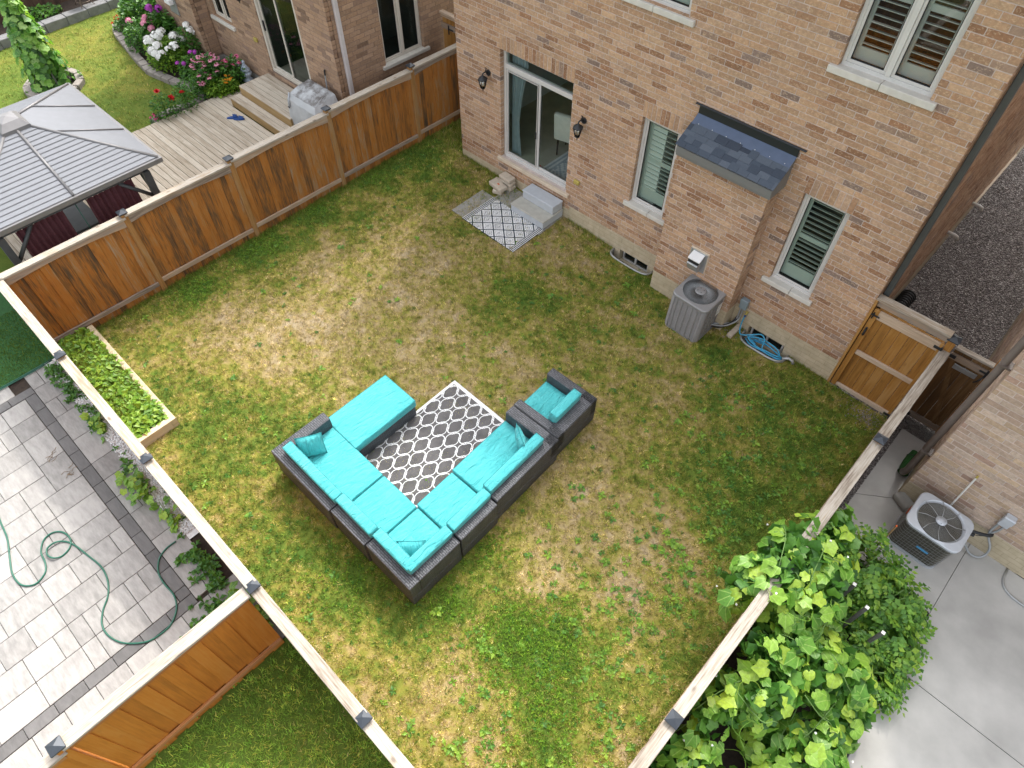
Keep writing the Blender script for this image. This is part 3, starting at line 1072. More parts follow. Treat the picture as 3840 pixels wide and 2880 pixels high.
fill(-.435, -9.896, 24, 15, lambda a, b: True)
k = -.44
while k < 4.5:                                      # dark bands along the fence, down the left and down the right
    paver(k, min(k + .40, 4.53), -9.893, -9.715, True)
    k += .40
k = -9.715
while k > -13:
    paver(4.532, 4.712, k - .40, k, True)
    paver(-.62, -.442, k - .40, k, True)
    k -= .40
fill(-.93, -9.30, 27, 2, lambda a, b: True)
k = -9.14
while k > -13.2:
    paver(4.715, 5.05, k - .42, k)
    paver(5.05, 5.46, k - .42, k)
    paver(5.46, 5.98, k - .42, k)
    paver(-.93, -.62, k - .42, k) if k < -9.7 else None
    k -= .42


# ------------------------------------------------------------------ houses
CH, BL_, JT = .0925, .287, .011
ZREF = 2.83


class Wall:
    """a brick wall; u runs along it, d goes into the house, z is up"""

    def __init__(s, axis, at, sgn):
        s.axis, s.at, s.sgn = axis, at, sgn

    def P(s, u, d, z):
        return (u, s.at + s.sgn * d, z) if s.axis == 'x' else (s.at + s.sgn * d, u, z)

    def box(s, mb, u0, u1, d0, d1, z0, z1, mat=0, b=0.0):
        a, c = s.P(u0, d0, z0), s.P(u1, d1, z1)
        mb.box(a[0], c[0], a[1], c[1], a[2], c[2], mat, b)

    def quad(s, mb, pts, mat=0):
        mb.poly([s.P(*p) for p in pts], mat)


class House:
    def __init__(s, name, label, loc, bm, mortar, zref=ZREF):
        s.root = thing(name, label, 'house', loc)
        s.bm, s.mortar, s.zref = bm, mortar, zref
        s.bricks = []
        s.rnd = random.Random(len(name) + int(loc[0] * 10))
        s.back = MB()

    def wall(s, W, u0, u1, z0, z1, openings=(), soldiers=(), depth=.14, lay=True, zlay=None):
        """backing with holes and jambs, then the bricks in running bond"""
        us = sorted({u0, u1, *[o[i] for o in openings for i in (0, 1)]})
        zs = sorted({z0, z1, *[o[i] for o in openings for i in (2, 3)]})
        for a, b in zip(us, us[1:]):
            for c, d in zip(zs, zs[1:]):
                um, zm = (a + b) / 2, (c + d) / 2
                if any(o[0] < um < o[1] and o[2] < zm < o[3] for o in openings): continue
                W.quad(s.back, [(a, .006, c), (b, .006, c), (b, .006, d), (a, .006, d)])
        for a, b, c, d in openings:
            e = .004
            for q in ([(a - e, .006, c), (a - e, depth, c), (a - e, depth, d), (a - e, .006, d)], [(b + e, .006, c), (b + e, depth, c), (b + e, depth, d), (b + e, .006, d)],
                      [(a - e, .006, d + e), (b + e, .006, d + e), (b + e, depth, d + e), (a - e, depth, d + e)], [(a - e, .006, c - e), (b + e, .006, c - e), (b + e, depth, c - e), (a - e, depth, c - e)]):
                W.quad(s.back, q)
        if not lay: return
        blocks = list(openings) + list(soldiers)
        k0 = math.ceil(((zlay if zlay is not None else z0) - s.zref) / CH - 1e-6)
        k = k0
        while s.zref + (k + 1) * CH <= z1 + .001:
            za, zb = s.zref + k * CH, s.zref + (k + 1) * CH
            iv = [(u0, u1)]
            for o in blocks:
                if min(zb, o[3]) - max(za, o[2]) > .35 * CH:
                    nv = []
                    for a, b in iv:
                        if o[1] <= a or o[0] >= b: nv.append((a, b)); continue
                        if o[0] > a: nv.append((a, o[0]))
                        if o[1] < b: nv.append((o[1], b))
                    iv = nv
            off = (k % 2) * BL_ / 2 + (.06 if (k // 2) % 2 else 0)
            for a, b in iv:
                j = math.floor((a - u0 - off) / BL_)
                while True:
                    p, q = u0 + off + j * BL_, u0 + off + (j + 1) * BL_
                    j += 1
                    if p >= b: break
                    p, q = max(p, a), min(q, b)
                    if q - p < .022: continue
                    s.lay(W, p + JT / 2 if p > a else p, q - JT / 2 if q < b else q, za + JT / 2, zb - JT / 2)
            k += 1
        for a, b, c, d in soldiers:
            n = max(1, round((b - a) / CH))
            w = (b - a) / n
            for i in range(n):
                s.lay(W, a + i * w + JT / 2, a + (i + 1) * w - JT / 2, c + JT / 2, d - JT / 2)

    def lay(s, W, u0, u1, z0, z1):
        e = s.rnd.uniform(-.002, .003)
        a, b = W.P(u0, e, z0), W.P(u1, .1, z1)
        s.bricks.append((tuple((p + q) / 2 for p, q in zip(a, b)), tuple(abs(q - p) for p, q in zip(a, b))))

    def finish(s, nmax=300):
        s.back.build('mortar_wall', s.mortar, s.root)

        def size(c):
            d = Vector(c) - CAM
            z = d.dot(cF)
            if z < .5: return 0
            x, y = d.dot(cR) / z * 2532 / 1920, d.dot(cU) / z * 2532 / 1440
            return 1 / z if abs(x) < .98 and abs(y) < .98 else 0
        order = sorted(s.bricks, key=lambda b: -size(b[0]))
        cache = {}
        inv = pmat(s.root).inverted()
        mb = MB()
        for i, (c, d) in enumerate(order):
            if i < nmax and size(c) > 0:
                key = tuple(round(t, 3) for t in d)
                if key not in cache:
                    m1 = MB()
                    m1.box(-key[0] / 2, key[0] / 2, -key[1] / 2, key[1] / 2, -key[2] / 2, key[2] / 2, 0, .0035)
                    cache[key] = m1.mesh('brick', s.bm)
                o = bpy.data.objects.new('brick', cache[key])
                COL.objects.link(o)
                o.parent = s.root
                o.matrix_parent_inverse = inv
                o.location = c
            else:
                mb.box(*[t for q, r in zip(c, d) for t in (q - r / 2, q + r / 2)], 0, .0035)
        tag(mb.build('brickwork', s.bm, s.root), kind='stuff')


def frame_ring(W, mb, u0, u1, z0, z1, d0, d1, w, mat=0, b=.004, wb=None):
    wb = wb or w
    W.box(mb, u0, u1, d0, d1, z0, z0 + wb, mat, b)
    W.box(mb, u0, u1, d0, d1, z1 - w, z1, mat, b)
    W.box(mb, u0, u0 + w, d0 + .001, d1 - .001, z0 + wb, z1 - w, mat, b)
    W.box(mb, u1 - w, u1, d0 + .001, d1 - .001, z0 + wb, z1 - w, mat, b)


def window(H, W, u0, u1, z0, z1, sill=None, n=1, shutters=True, mat='white', glass='glass', sillmat='limestone', midrail=.52, slat_tilt=-.22, wb=.10, sill_join=None, d=.075, fw=.05, lining=None):
    mb = MB()
    frame_ring(W, mb, u0 + .004, u1 - .004, z0, z1, d, d + .09, fw)
    wu = (u1 - u0 - 2 * fw)
    for i in range(1, n):
        um = u0 + fw + wu * i / n
        W.box(mb, um - .035, um + .035, d - .004, d + .085, z0 + fw, z1 - fw, 0, .004)
    win = mb.build('window', M[mat], H.root)
    for i in range(n):
        a, b = u0 + fw + wu * i / n + (.035 if i else 0), u0 + fw + wu * (i + 1) / n - (.035 if i < n - 1 else 0)
        c, e = z0 + fw, z1 - fw
        mb = MB()
        frame_ring(W, mb, a, b, c, e, d + .02, d + .065, .038)
        mb.build('sash', M[mat], win)
        mb = MB()
        frame_ring(W, mb, a + .038, b - .038, c + .038, e - .038, d + .03, d + .05, .010, 0, 0)
        mb.build('seal', M['rubber'], win)
        mb = MB()
        W.quad(mb, [(a + .038, d + .04, c + .038), (b - .038, d + .04, c + .038), (b - .038, d + .04, e - .038), (a + .038, d + .04, e - .038)])
        mb.build('pane', M[glass], win)
        if shutters:
            a2, b2, c2, e2 = a + .02, b - .02, c + .02, e - .02
            mb = MB()
            s = .06
            D = d + .12
            frame_ring(W, mb, a2, b2, c2, e2, D, D + .03, s, 0, .003, wb)
            zm = c2 + (e2 - c2) * midrail
            W.box(mb, a2 + s, b2 - s, D, D + .03, zm - .04, zm + .04, 0, .003)
            mb.build('shutter', M['shutter'], win)
            # tilted slats, one object each
            h = .031
            for lo, hi in ((c2 + wb, zm - .04), (zm + .04, e2 - s)):
                k = max(1, int((hi - lo) / .083))
                st = (hi - lo) / k
                for j in range(k):
                    zc = lo + (j + .5) * st
                    dz, dd = h * math.sin(slat_tilt), h * math.cos(slat_tilt)
                    m1 = MB()
                    A, B = a2 + s + .003, b2 - s - .003
                    t = .006
                    vs = [W.P(u, D + .015 + sg * dd + q * t * math.sin(slat_tilt), zc + sg * dz + q * t) for u in (A, B) for sg in (-1, 1) for q in (-1, 1)]
                    m1.add(vs, [(0, 1, 3, 2), (4, 6, 7, 5), (0, 4, 5, 1), (2, 3, 7, 6), (1, 5, 7, 3), (0, 2, 6, 4)])
                    m1.build('slat', M['shutter'], win)
    if sill:
        a, b, h = sill
        parts = [(a, b)] if sill_join is None else [(a, sill_join - .003), (sill_join + .003, b)]
        for a, b in parts:
            mb = MB()
            W.box(mb, a, b, -.055, d + .02, z0 - h, z0 + .004, 0, .008)
            mb.build('sill', M[sillmat], win)
    # the room behind
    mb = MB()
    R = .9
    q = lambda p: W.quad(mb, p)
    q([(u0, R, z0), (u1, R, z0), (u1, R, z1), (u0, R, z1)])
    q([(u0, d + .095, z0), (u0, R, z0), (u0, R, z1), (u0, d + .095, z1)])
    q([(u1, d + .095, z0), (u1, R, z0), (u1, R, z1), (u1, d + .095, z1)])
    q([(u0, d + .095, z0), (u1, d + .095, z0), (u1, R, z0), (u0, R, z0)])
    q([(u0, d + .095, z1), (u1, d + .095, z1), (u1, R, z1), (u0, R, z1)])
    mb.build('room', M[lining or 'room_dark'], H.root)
    return win


def roof(H, x0, x1, y0, y1, z, over=.42, pitch=.55):
    mb = MB()
    X0, X1, Y0, Y1 = x0 - over, x1 + over, y0 - over, y1 + over
    mb.box(X0, X1, Y0, Y1, z, z + .18, 1)
    r = min(X1 - X0, Y1 - Y0) / 2
    zz = z + .181
    if X1 - X0 < Y1 - Y0:
        xm = (X0 + X1) / 2
        a, b = (xm, Y0 + r, zz + r * pitch), (xm, Y1 - r, zz + r * pitch)
        mb.add([(X0, Y0, zz), (X1, Y0, zz), (X1, Y1, zz), (X0, Y1, zz), a, b], [(0, 1, 4), (1, 2, 5, 4), (2, 3, 5), (3, 0, 4, 5)])
    else:
        ym = (Y0 + Y1) / 2
        a, b = (X0 + r, ym, zz + r * pitch), (X1 - r, ym, zz + r * pitch)
        mb.add([(X0, Y0, zz), (X1, Y0, zz), (X1, Y1, zz), (X0, Y1, zz), a, b], [(0, 1, 5, 4), (1, 2, 5), (2, 3, 4, 5), (3, 0, 4)])
    mb.build('roof', [M['shingle'], M['fascia']], H.root)


# --- the house facing the yard
H1 = House('brick_house', 'tan brick house with sliding patio door and shuttered windows behind the dry lawn', (0, 0, 0), M['brick'], M['mortar'])
WB = Wall('x', 0.0, 1)
WS = Wall('y', 9.22, -1)
WF = Wall('x', -.35, 1)
WR = Wall('y', 7.22, -1)
WL = Wall('y', 5.60, 1)
O_door, O_w1, O_w2 = (1.235, 3.06, .52, 2.83), (4.59, 5.35, 1.10, 2.83), (7.585, 8.325, 1.10, 2.83)
O_u1, O_u2 = (3.90, 5.075, 4.57, 6.16), (7.355, 8.565, 4.68, 6.16)
sol = lambda o: (o[0] - .02, o[1] + .02, o[3], o[3] + 3 * CH)
H1.wall(WB, 0, 9.22, .1475, 6.95, [O_door, O_w1, O_w2, O_u1, O_u2, (3.2, 9.22, .1475, .24)], [sol(o) for o in (O_door, O_w1, O_w2, O_u1, O_u2)], zlay=.1475)
H1.wall(WS, .112, 11.5, .24, 6.95)
H1.wall(WF, 5.60, 7.22, .24, 2.80, zlay=.24)
H1.wall(WR, -.238, -.012, .24, 2.80)
H1.wall(WL, -.238, -.012, .24, 2.80)
# foundation with the two basement openings
mb = MB()
OB1, OB2 = (4.585, 5.28, -.36, -.085), (7.59, 8.31, -.38, -.10)
us = [0, 3.2, OB1[0], OB1[1], OB2[0], OB2[1], 9.22]
for i, (a, b) in enumerate(zip(us, us[1:])):
    if i in (2, 4):
        o = OB1 if i == 2 else OB2
        mb.box(a, b, .002, .14, o[3], .238)
        mb.box(a, b, .002, .14, -.8, o[2])
    else:
        mb.box(a, b, .002, .14, -.8, .238 if i else .146, 0, .004)
mb.box(9.08, 9.218, .142, 11.5, -.8, .238)
mb.box(5.602, 7.218, -.348, 0, -.8, .238, 0, .004)
mb.build('foundation', M['foundation'], H1.root, uv=True)
for a, b, c, e in (OB1, OB2):
    mb = MB()
    frame_ring(WB, mb, a + .03, b - .03, c, e, .09, .14, .035)
    WB.box(mb, (a + b) / 2 - .02, (a + b) / 2 + .02, .085, .13, c + .03, e - .03)
    w = mb.build('basement_window', M['white'], H1.root)
    for p, q in ((a + .06, (a + b) / 2 - .02), ((a + b) / 2 + .02, b - .06)):
        m1 = MB()
        WB.quad(m1, [(p, .11, c + .03), (q, .11, c + .03), (q, .11, e - .03), (p, .11, e - .03)])
        m1.build('pane', M['glass_dark'], w)
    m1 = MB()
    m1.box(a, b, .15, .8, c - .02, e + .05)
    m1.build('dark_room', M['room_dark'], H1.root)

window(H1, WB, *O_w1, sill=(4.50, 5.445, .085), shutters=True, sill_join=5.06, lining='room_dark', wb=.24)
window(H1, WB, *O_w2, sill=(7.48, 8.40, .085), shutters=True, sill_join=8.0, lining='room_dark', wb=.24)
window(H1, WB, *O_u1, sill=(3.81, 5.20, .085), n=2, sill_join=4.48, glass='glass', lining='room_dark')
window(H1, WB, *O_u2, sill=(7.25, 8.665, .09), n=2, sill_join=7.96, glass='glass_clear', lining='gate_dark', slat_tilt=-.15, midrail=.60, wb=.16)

# patio door
a, b, c, e = O_door
mb = MB()
frame_ring(WB, mb, a + .004, b - .004, c, e, .10, .20, .055)
WB.box(mb, a + .055, b - .055, .095, .198, 2.44, 2.53, 0, .004)
WB.box(mb, a + .06, b - .06, .075, .135, c - .004, c + .045, 0, .004)
door = mb.build('patio_door', M['white'], H1.root)
um = 2.15
mb = MB()
frame_ring(WB, mb, a + .05, um + .035, c + .05, 2.445, .125, .155, .045)
mb.build('door_sash', M['white'], door)
mb = MB()
frame_ring(WB, mb, a + .095, um - .01, c + .095, 2.40, .105, .124, .022)
mb.build('screen_frame', M['screen'], door)
mb = MB()
frame_ring(WB, mb, um - .035, b - .05, c + .05, 2.445, .158, .19, .05)
mb.build('door_sash', M['white'], door)
for p, q, z0, z1, dd in ((a + .09, um, c + .09, 2.40, .14), (um, b - .09, c + .09, 2.40, .174), (a + .055, b - .055, 2.53, e - .055, .15)):
    m1 = MB()
    WB.quad(m1, [(p, dd, z0), (q, dd, z0), (q, dd, z1), (p, dd, z1)])
    m1.build('pane', M['glass_clear'] if dd > .16 else M['glass'], door)
mb = MB()
WB.box(mb, um - .045, um - .015, .085, .124, 1.27, 1.42, 0, .004)
mb.build('handle', M['black'], door)
mb = MB()
WB.box(mb, 1.17, 3.165, -.055, .10, .435, .515, 0, .008)
mb.build('door_sill', M['cream_sill'], H1.root)

# the room behind the patio door
mb = MB()
x0, x1, y0, y1, z0, z1 = .22, 5.0, .205, 4.4, .50, 3.0
mb.poly([(x0, y0, z0), (x1, y0, z0), (x1, y1, z0), (x0, y1, z0)], 1)
mb.poly([(x0, y0, z0), (x0, y1, z0), (x0, y1, z1), (x0, y0, z1)])
mb.poly([(x0, y1, z0), (x1, y1, z0), (x1, y1, z1), (x0, y1, z1)])
mb.poly([(x1, y0, z0), (x1, y1, z0), (x1, y1, z1), (x1, y0, z1)])
mb.poly([(x0, y0, z1), (x1, y0, z1), (x1, y1, z1), (x0, y1, z1)])
mb.poly([(x0, y0, z0), (a, y0, z0), (a, y0, z1), (x0, y0, z1)])
mb.poly([(b, y0, z0), (x1, y0, z0), (x1, y0, z1), (b, y0, z1)])
mb.build('living_room', [M['room'], M['room_floor']], H1.root)
mb = MB()
for i in range(26):                                   # gathered curtain
    t0, t1 = i / 26, (i + 1) / 26
    f = lambda t: (1.28 + .42 * t, .30 + .03 * math.sin(t * 44))
    p, q = f(t0), f(t1)
    s0 = lambda t, z: 1.28 + (f(t)[0] - 1.28) * (1.0 if z > 2 else .45 + .3 * abs(z - 1.2))
    zs = [.53, 1.0, 1.3, 1.8, 2.5, 2.85]
    for za, zb in zip(zs, zs[1:]):
        mb.add([(s0(t0, za), p[1], za), (s0(t1, za), q[1], za), (s0(t1, zb), q[1], zb), (s0(t0, zb), p[1], zb)], [(0, 1, 2, 3)], 0, True)
tag(mb.build('curtain', M['curtain']), 'grey curtain hanging behind the left patio door glass', 'curtain')
ch = thing('dining_chair', 'pale upholstered dining chair behind the right patio door glass', 'chair', (2.2, 1.15, .50), (0, 0, .25))
mb = MB()
rounded(mb, .52, .55, .12, .03, 4, M=Matrix.Translation((0, .05, .40)))
mb.build('seat', M['upholstery'], ch, True)
mb = MB()
rounded(mb, .52, .12, .62, .04, 4, M=Matrix.Translation((0, -.26, .42)) @ Matrix.Rotation(.10, 4, 'X'))
mb.build('backrest', M['upholstery'], ch, True)
for sx in (-1, 1):
    for sy in (-1, 1):
        mb = MB()
        mb.cyl((sx * .21, sy * .22, .0), (sx * .20, sy * .20, .41), .018, .026, 6)
        mb.build('leg', M['dark_wood'], ch, True)
mb = MB()
for i in range(48):
    for j in range(36):
        xa, ya = 2.15 + i * .05, .34 + j * .05
        u, v = (xa * 2.2) % 1 - .5, (ya * 2.2) % 1 - .5
        w = int((abs(u) + abs(v)) * 7) % 2
        if i < 4: w = i % 2
        mb.box(xa, xa + .05, ya, ya + .05, .503, .509, w)
tag(mb.build('indoor_rug', [M['rug_white'], M['curtain']]), 'grey and white patterned rug on the floor behind patio door glass', 'rug')
mb = MB()
mb.box(2.10, 2.19, .23, .29, .505, .56, 0, .012)
mb.box(2.12, 2.15, .24, .28, .56, .585, 0, .008)
tag(mb.build('red_toy', M['red']), 'small red object on the floor inside the patio door', 'toy')

# bump-out roof: shingles, flashing, fascia
ye, ze, yt, zt = -.50, 2.985, 0.0, 3.285
mb = MB()
mb.prism([(5.60, ye + .02), (7.285, ye + .02), (7.285, 0), (5.60, 0)], lambda x, y: 2.80, lambda x, y: 2.80 + .005 + (ze - 2.80 - .02) + (y - ye) * (zt - ze) / (yt - ye))
mb.build('bump_roof_deck', M['fascia'], H1.root)
mb = MB()
mb.box(5.595, 7.29, -.497, -.470, 2.845, 2.965, 0, .003)
mb.box(5.63, 7.25, -.468, -.36, 2.80, 2.85, 0, 0)
mb.build('fascia', M['fascia'], H1.root)
sl = Vector((0, yt - ye, zt - ze))
Ls = sl.length
sl.normalize()
nr = Vector((0, -sl.z, sl.y))
rs = random.Random(3)
rows = 4
for r in range(rows):
    x = 5.57 - rs.uniform(0, .1)
    while x < 7.30:
        w = rs.uniform(.13, .24)
        xa, xb = max(5.575, x + .0015), min(7.305, x + w - .0015)
        x += w
        if xb - xa < .03: continue
        t0, t1 = r * .098, r * .098 + .135
        th = .006 + rs.choice((0, 0, .004))
        o0 = Vector((0, ye - .012, ze)) + sl * t0 + nr * (.004 + .005)
        o1 = Vector((0, ye - .012, ze)) + sl * t1 + nr * .004
        m1 = MB()
        vs = []
        for xx in (xa, xb):
            for o_, hh in ((o0, th), (o1, th)):
                for q in (0, hh):
                    p = o_ + nr * q
                    vs.append((xx, p.y, p.z))
        m1.add(vs, [(0, 1, 3, 2), (4, 6, 7, 5), (0, 4, 5, 1), (2, 3, 7, 6), (1, 5, 7, 3), (0, 2, 6, 4)])
        m1.build('shingle', M['shingle'], H1.root)
mb = MB()
p0, p1 = Vector((0, -.17, ze + (zt - ze) * (.33 / .5) + .022)), Vector((0, -.012, 3.312))
mb.add([(5.585, p0.y, p0.z), (7.295, p0.y, p0.z), (7.295, p1.y, p1.z), (5.585, p1.y, p1.z), (5.585, p0.y, p0.z - .012), (7.295, p0.y, p0.z - .012)], [(0, 1, 2, 3), (4, 5, 1, 0)])
mb.build('flashing', M['flashing'], H1.root)
mb = MB()
mb.box(5.585, 7.295, -.016, -.004, 3.30, 3.452)
mb.build('flashing', M['flash_dark'], H1.root)
mb = MB()
mb.box(5.515, 7.40, -.045, -.003, 3.445, 3.462, 0, .002)
mb.build('flashing', M['cap_metal'], H1.root)
for i in range(7):
    x = 5.70 + i * .25
    m1 = MB()
    m1.cyl((x, -.145, p0.z + .008), (x, -.142, p0.z + .022), .007, .005, 6)
    m1.build('rivet', M['sticker'], H1.root)

# furnace vent on the bump-out
vent = MB()
vent.box(6.235, 6.60, -.372, -.345, .80, 1.235, 0, .003)
vent = vent.build('vent', M['cream_sill'], H1.root)
mb = MB()
mb.box(6.245, 6.585, -.382, -.37, .80, 1.21, 0, .002)
mb.build('vent_plate', M['galv'], vent)
mb = MB()
mb.add([(6.31, -.38, .84), (6.52, -.38, .84), (6.52, -.47, .84), (6.31, -.47, .84), (6.31, -.38, 1.12), (6.52, -.38, 1.12), (6.52, -.56, 1.02), (6.31, -.56, 1.02)],
       [(0, 1, 2, 3), (3, 2, 6, 7), (0, 3, 7, 4), (1, 5, 6, 2), (4, 7, 6, 5)])
mb.build('vent_hood', M['galv'], vent)
mb = MB()
mb.add([(6.30, -.382, 1.185), (6.53, -.382, 1.185), (6.54, -.545, 1.125), (6.30, -.545, 1.125), (6.30, -.382, 1.175), (6.53, -.382, 1.175), (6.54, -.545, 1.11), (6.30, -.545, 1.11)],
       [(0, 3, 2, 1), (4, 5, 6, 7), (3, 7, 6, 2), (0, 4, 7, 3), (1, 2, 6, 5)])
mb.build('vent_flap', M['galv_white'], vent)
mb = MB()
mb.box(6.315, 6.515, -.54, -.40, 1.045, 1.10)
mb.build('vent_slot', M['rubber'], vent)
# downpipe on the side corner, pvc vents, side windows and ledge
mb = MB()
mb.box(9.235, 9.325, .20, .31, -.1, 6.9, 0, .012)
mb.build('downpipe', M['pipe_grey'], H1.root)
for yv, zv in ((4.35, .42), (5.6, .42)):
    m1 = MB()
    m1.tube([(9.19, yv, zv), (9.36, yv, zv), (9.41, yv + .01, zv - .02), (9.43, yv + .02, zv - .09)], .035, 10)
    m1.build('vent_pipe', M['pvc'], H1.root)
mb = MB()
mb.box(9.216, 9.262, 5.9, 8.3, .235, .275, 0, .004)
mb.build('side_ledge', M['cream_sill'], H1.root)
roof(H1, 0, 9.22, 0, 11.5, 6.95)
# outlet, electric disconnect, tap
mb = MB()
mb.box(3.285, 3.415, -.05, 0, .875, .955, 0, .008)
mb.box(3.295, 3.405, -.062, -.05, .885, .93, 0, .004)
mb.build('outlet_cover', M['brass'], H1.root)
H1.finish()

# --- neighbour's house, left
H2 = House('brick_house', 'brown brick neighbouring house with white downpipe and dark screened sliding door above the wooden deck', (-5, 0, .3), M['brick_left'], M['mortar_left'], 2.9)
NB, NS, NF, NR = Wall('x', -1.6, 1), Wall('y', -2.0, -1), Wall('x', -2.0, 1), Wall('y', -7.3, -1)
OD, OW, OS = (-4.86, -3.16, .80, 2.99), (-7.08, -6.22, 1.40, 2.8), (-.33, .81, 1.475, 3.09)
H2.wall(NB, -9.4, -2.0, .35, 6.95, [OD, OW], zlay=.38)
H2.wall(NS, -1.488, 3.5, .35, 6.95, [OS])
H2.wall(NF, -9.4, -7.3, .35, 6.95, zlay=.38)
H2.wall(NR, -1.888, -1.612, .35, 6.95)
mb = MB()
mb.box(-9.4, -2.002, -1.598, -1.3, -.5, .36, 0, .004)
mb.box(-9.4, -7.302, -1.998, -1.6, -.5, .36, 0, .004)
mb.box(-2.2, -2.002, -1.3, 3.5, -.5, .36)
mb.box(-9.4, -9.38, -1.5, 9, -.5, 6.9, 0)
mb.build('foundation', M['slab'], H2.root, uv=True)
window(H2, NB, *OW, sill=(-7.17, -6.12, .08), n=2, shutters=False, mat='beige', sill_join=-6.65)
window(H2, NS, *OS, sill=(-.43, .94, .075), n=2, shutters=False, mat='beige', glass='glass')
mb = MB()
a, b, c, e = OD
frame_ring(NB, mb, a, b, c, e, .02, .13, .075)
door = mb.build('patio_door', M['beige'], H2.root)
um = (a + b) / 2
for p, q, gl, dd in ((a + .075, um + .04, 'glass', .09), (um - .02, b - .075, 'glass_dark', .06)):
    mb = MB()
    frame_ring(NB, mb, p, q, c + .075, e - .075, dd - .02, dd + .02, .05)
    mb.build('door_sash', M['beige'], door)
    m1 = MB()
    NB.quad(m1, [(p + .05, dd, c + .12), (q - .05, dd, c + .12), (q - .05, dd, e - .12), (p + .05, dd, e - .12)])
    m1.build('pane', M[gl], door)
mb = MB()
NB.box(mb, a + .085, a + .115, .035, .07, 1.75, 1.98, 0, .006)
mb.build('handle', M['black'], door)
mb = MB()
mb.poly([(a, -1.44, c), (b, -1.44, c), (b, .4, c), (a, .4, c)], 1)
mb.poly([(a, .4, c), (b, .4, c), (b, .4, e), (a, .4, e)])
mb.poly([(a, -1.44, c), (a, .4, c), (a, .4, e), (a, -1.44, e)])
mb.poly([(b, -1.44, c), (b, .4, c), (b, .4, e), (b, -1.44, e)])
mb.build('room', [M['room_dark'], M['room_floor']], H2.root)
mb = MB()
mb.box(-1.995, -1.92, -1.42, -1.32, .4, 6.9, 0, .012)
mb.build('downpipe', M['pipe_white'], H2.root)
mb = MB()
mb.box(-5.27, -5.15, -1.65, -1.6, 1.38, 1.47, 0, .008)
mb.build('outlet_cover', M['brass'], H2.root)
mb = MB()
mb.box(-8.52, -8.12, -2.03, -1.995, 1.2, 1.62, 0, .003)
v = mb.build('vent', M['galv'], H2.root)
mb = MB()
mb.box(-8.45, -8.18, -2.15, -2.03, 1.45, 1.58, 0, .01)
mb.build('vent_flap', M['galv_white'], v)
mb = MB()
frame_ring(NB, mb, -6.85, -6.15, .02, .33, -.004, .04, .04)
w = mb.build('basement_window', M['white'], H2.root)
mb = MB()
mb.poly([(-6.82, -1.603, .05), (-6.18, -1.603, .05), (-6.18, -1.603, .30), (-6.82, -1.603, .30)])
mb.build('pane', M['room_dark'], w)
roof(H2, -9.4, -2.0, -1.6, 9.5, 6.95)
H2.finish()

# --- neighbour's house, right
H3 = House('brick_house', 'pale brick neighbouring house beside the concrete patio with a brown corner downpipe', (14, 1, -.4), M['brick_right'], M['mortar'], 2.83)
RB, RS = Wall('x', -1.25, 1), Wall('y', 11.09, 1)
H3.wall(RB, 11.09, 18, .05, 6.95, zlay=.05)
H3.wall(RS, -1.138, 9, .05, 6.95, zlay=.05)
mb = MB()
OB3 = (12.93, 13.62, -.66, -.42)
mb.box(11.092, OB3[0], -1.248, -1.0, -.9, .048, 0, .004)
mb.box(OB3[1], 18, -1.248, -1.0, -.9, .048, 0, .004)
mb.box(OB3[0], OB3[1], -1.248, -1.0, OB3[3], .048)
mb.box(11.092, 11.3, -1.0, 9, -.9, .048)
mb.build('foundation', M['foundation'], H3.root, uv=True)
mb = MB()
frame_ring(RB, mb, OB3[0] + .02, OB3[1] - .02, OB3[2], OB3[3], .09, .13, .03)
w = mb.build('basement_window', M['white'], H3.root)
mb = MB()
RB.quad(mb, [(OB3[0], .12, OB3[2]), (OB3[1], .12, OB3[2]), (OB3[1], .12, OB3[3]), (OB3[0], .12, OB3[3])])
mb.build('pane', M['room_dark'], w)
mb = MB()
pts = [(10.99, -1.06, 6.9), (10.99, -1.06, .05), (10.985, -1.03, -.05), (10.98, -.97, -.17), (10.98, -.90, -.22)]
mb.tube(pts, .052, 10)
for z in (.6, 2.6, 4.6): mb.box(10.94, 11.09, -1.13, -.99, z, z + .03)
mb.build('downpipe', M['pipe_brown'], H3.root)
roof(H3, 11.09, 18.5, -1.25, 9, 6.95)
H3.finish()


# ------------------------------------------------------------------ fences and gates
def post(root, x, y, ztop, mat, zb=None, cap='cap_metal', s=.092, capw=.135):
    zb = g(x, y) - .05 if zb is None else zb
    mb = MB()
    mb.box(x - s / 2, x + s / 2, y - s / 2, y + s / 2, zb, ztop - .045, 0, .006)
    p = mb.build('post', M[mat], root)
    mb = MB()
    h = capw / 2
    z0 = ztop - .05
    mb.box(x - h, x + h, y - h, y + h, z0, z0 + .022, 0, .004)
    mb.add([(x - h, y - h, z0 + .0225), (x + h, y - h, z0 + .0225), (x + h, y + h, z0 + .0225), (x - h, y + h, z0 + .0225), (x, y, ztop + .012)], [(0, 1, 4), (1, 2, 4), (2, 3, 4), (3, 0, 4)])
    mb.build('post_cap', M[cap], p)
    return p


def oriented(axis, c):
    """place a board frame: axis 'x' runs along x with its face towards -y, axis 'y' along y with its face towards +x"""
    return c


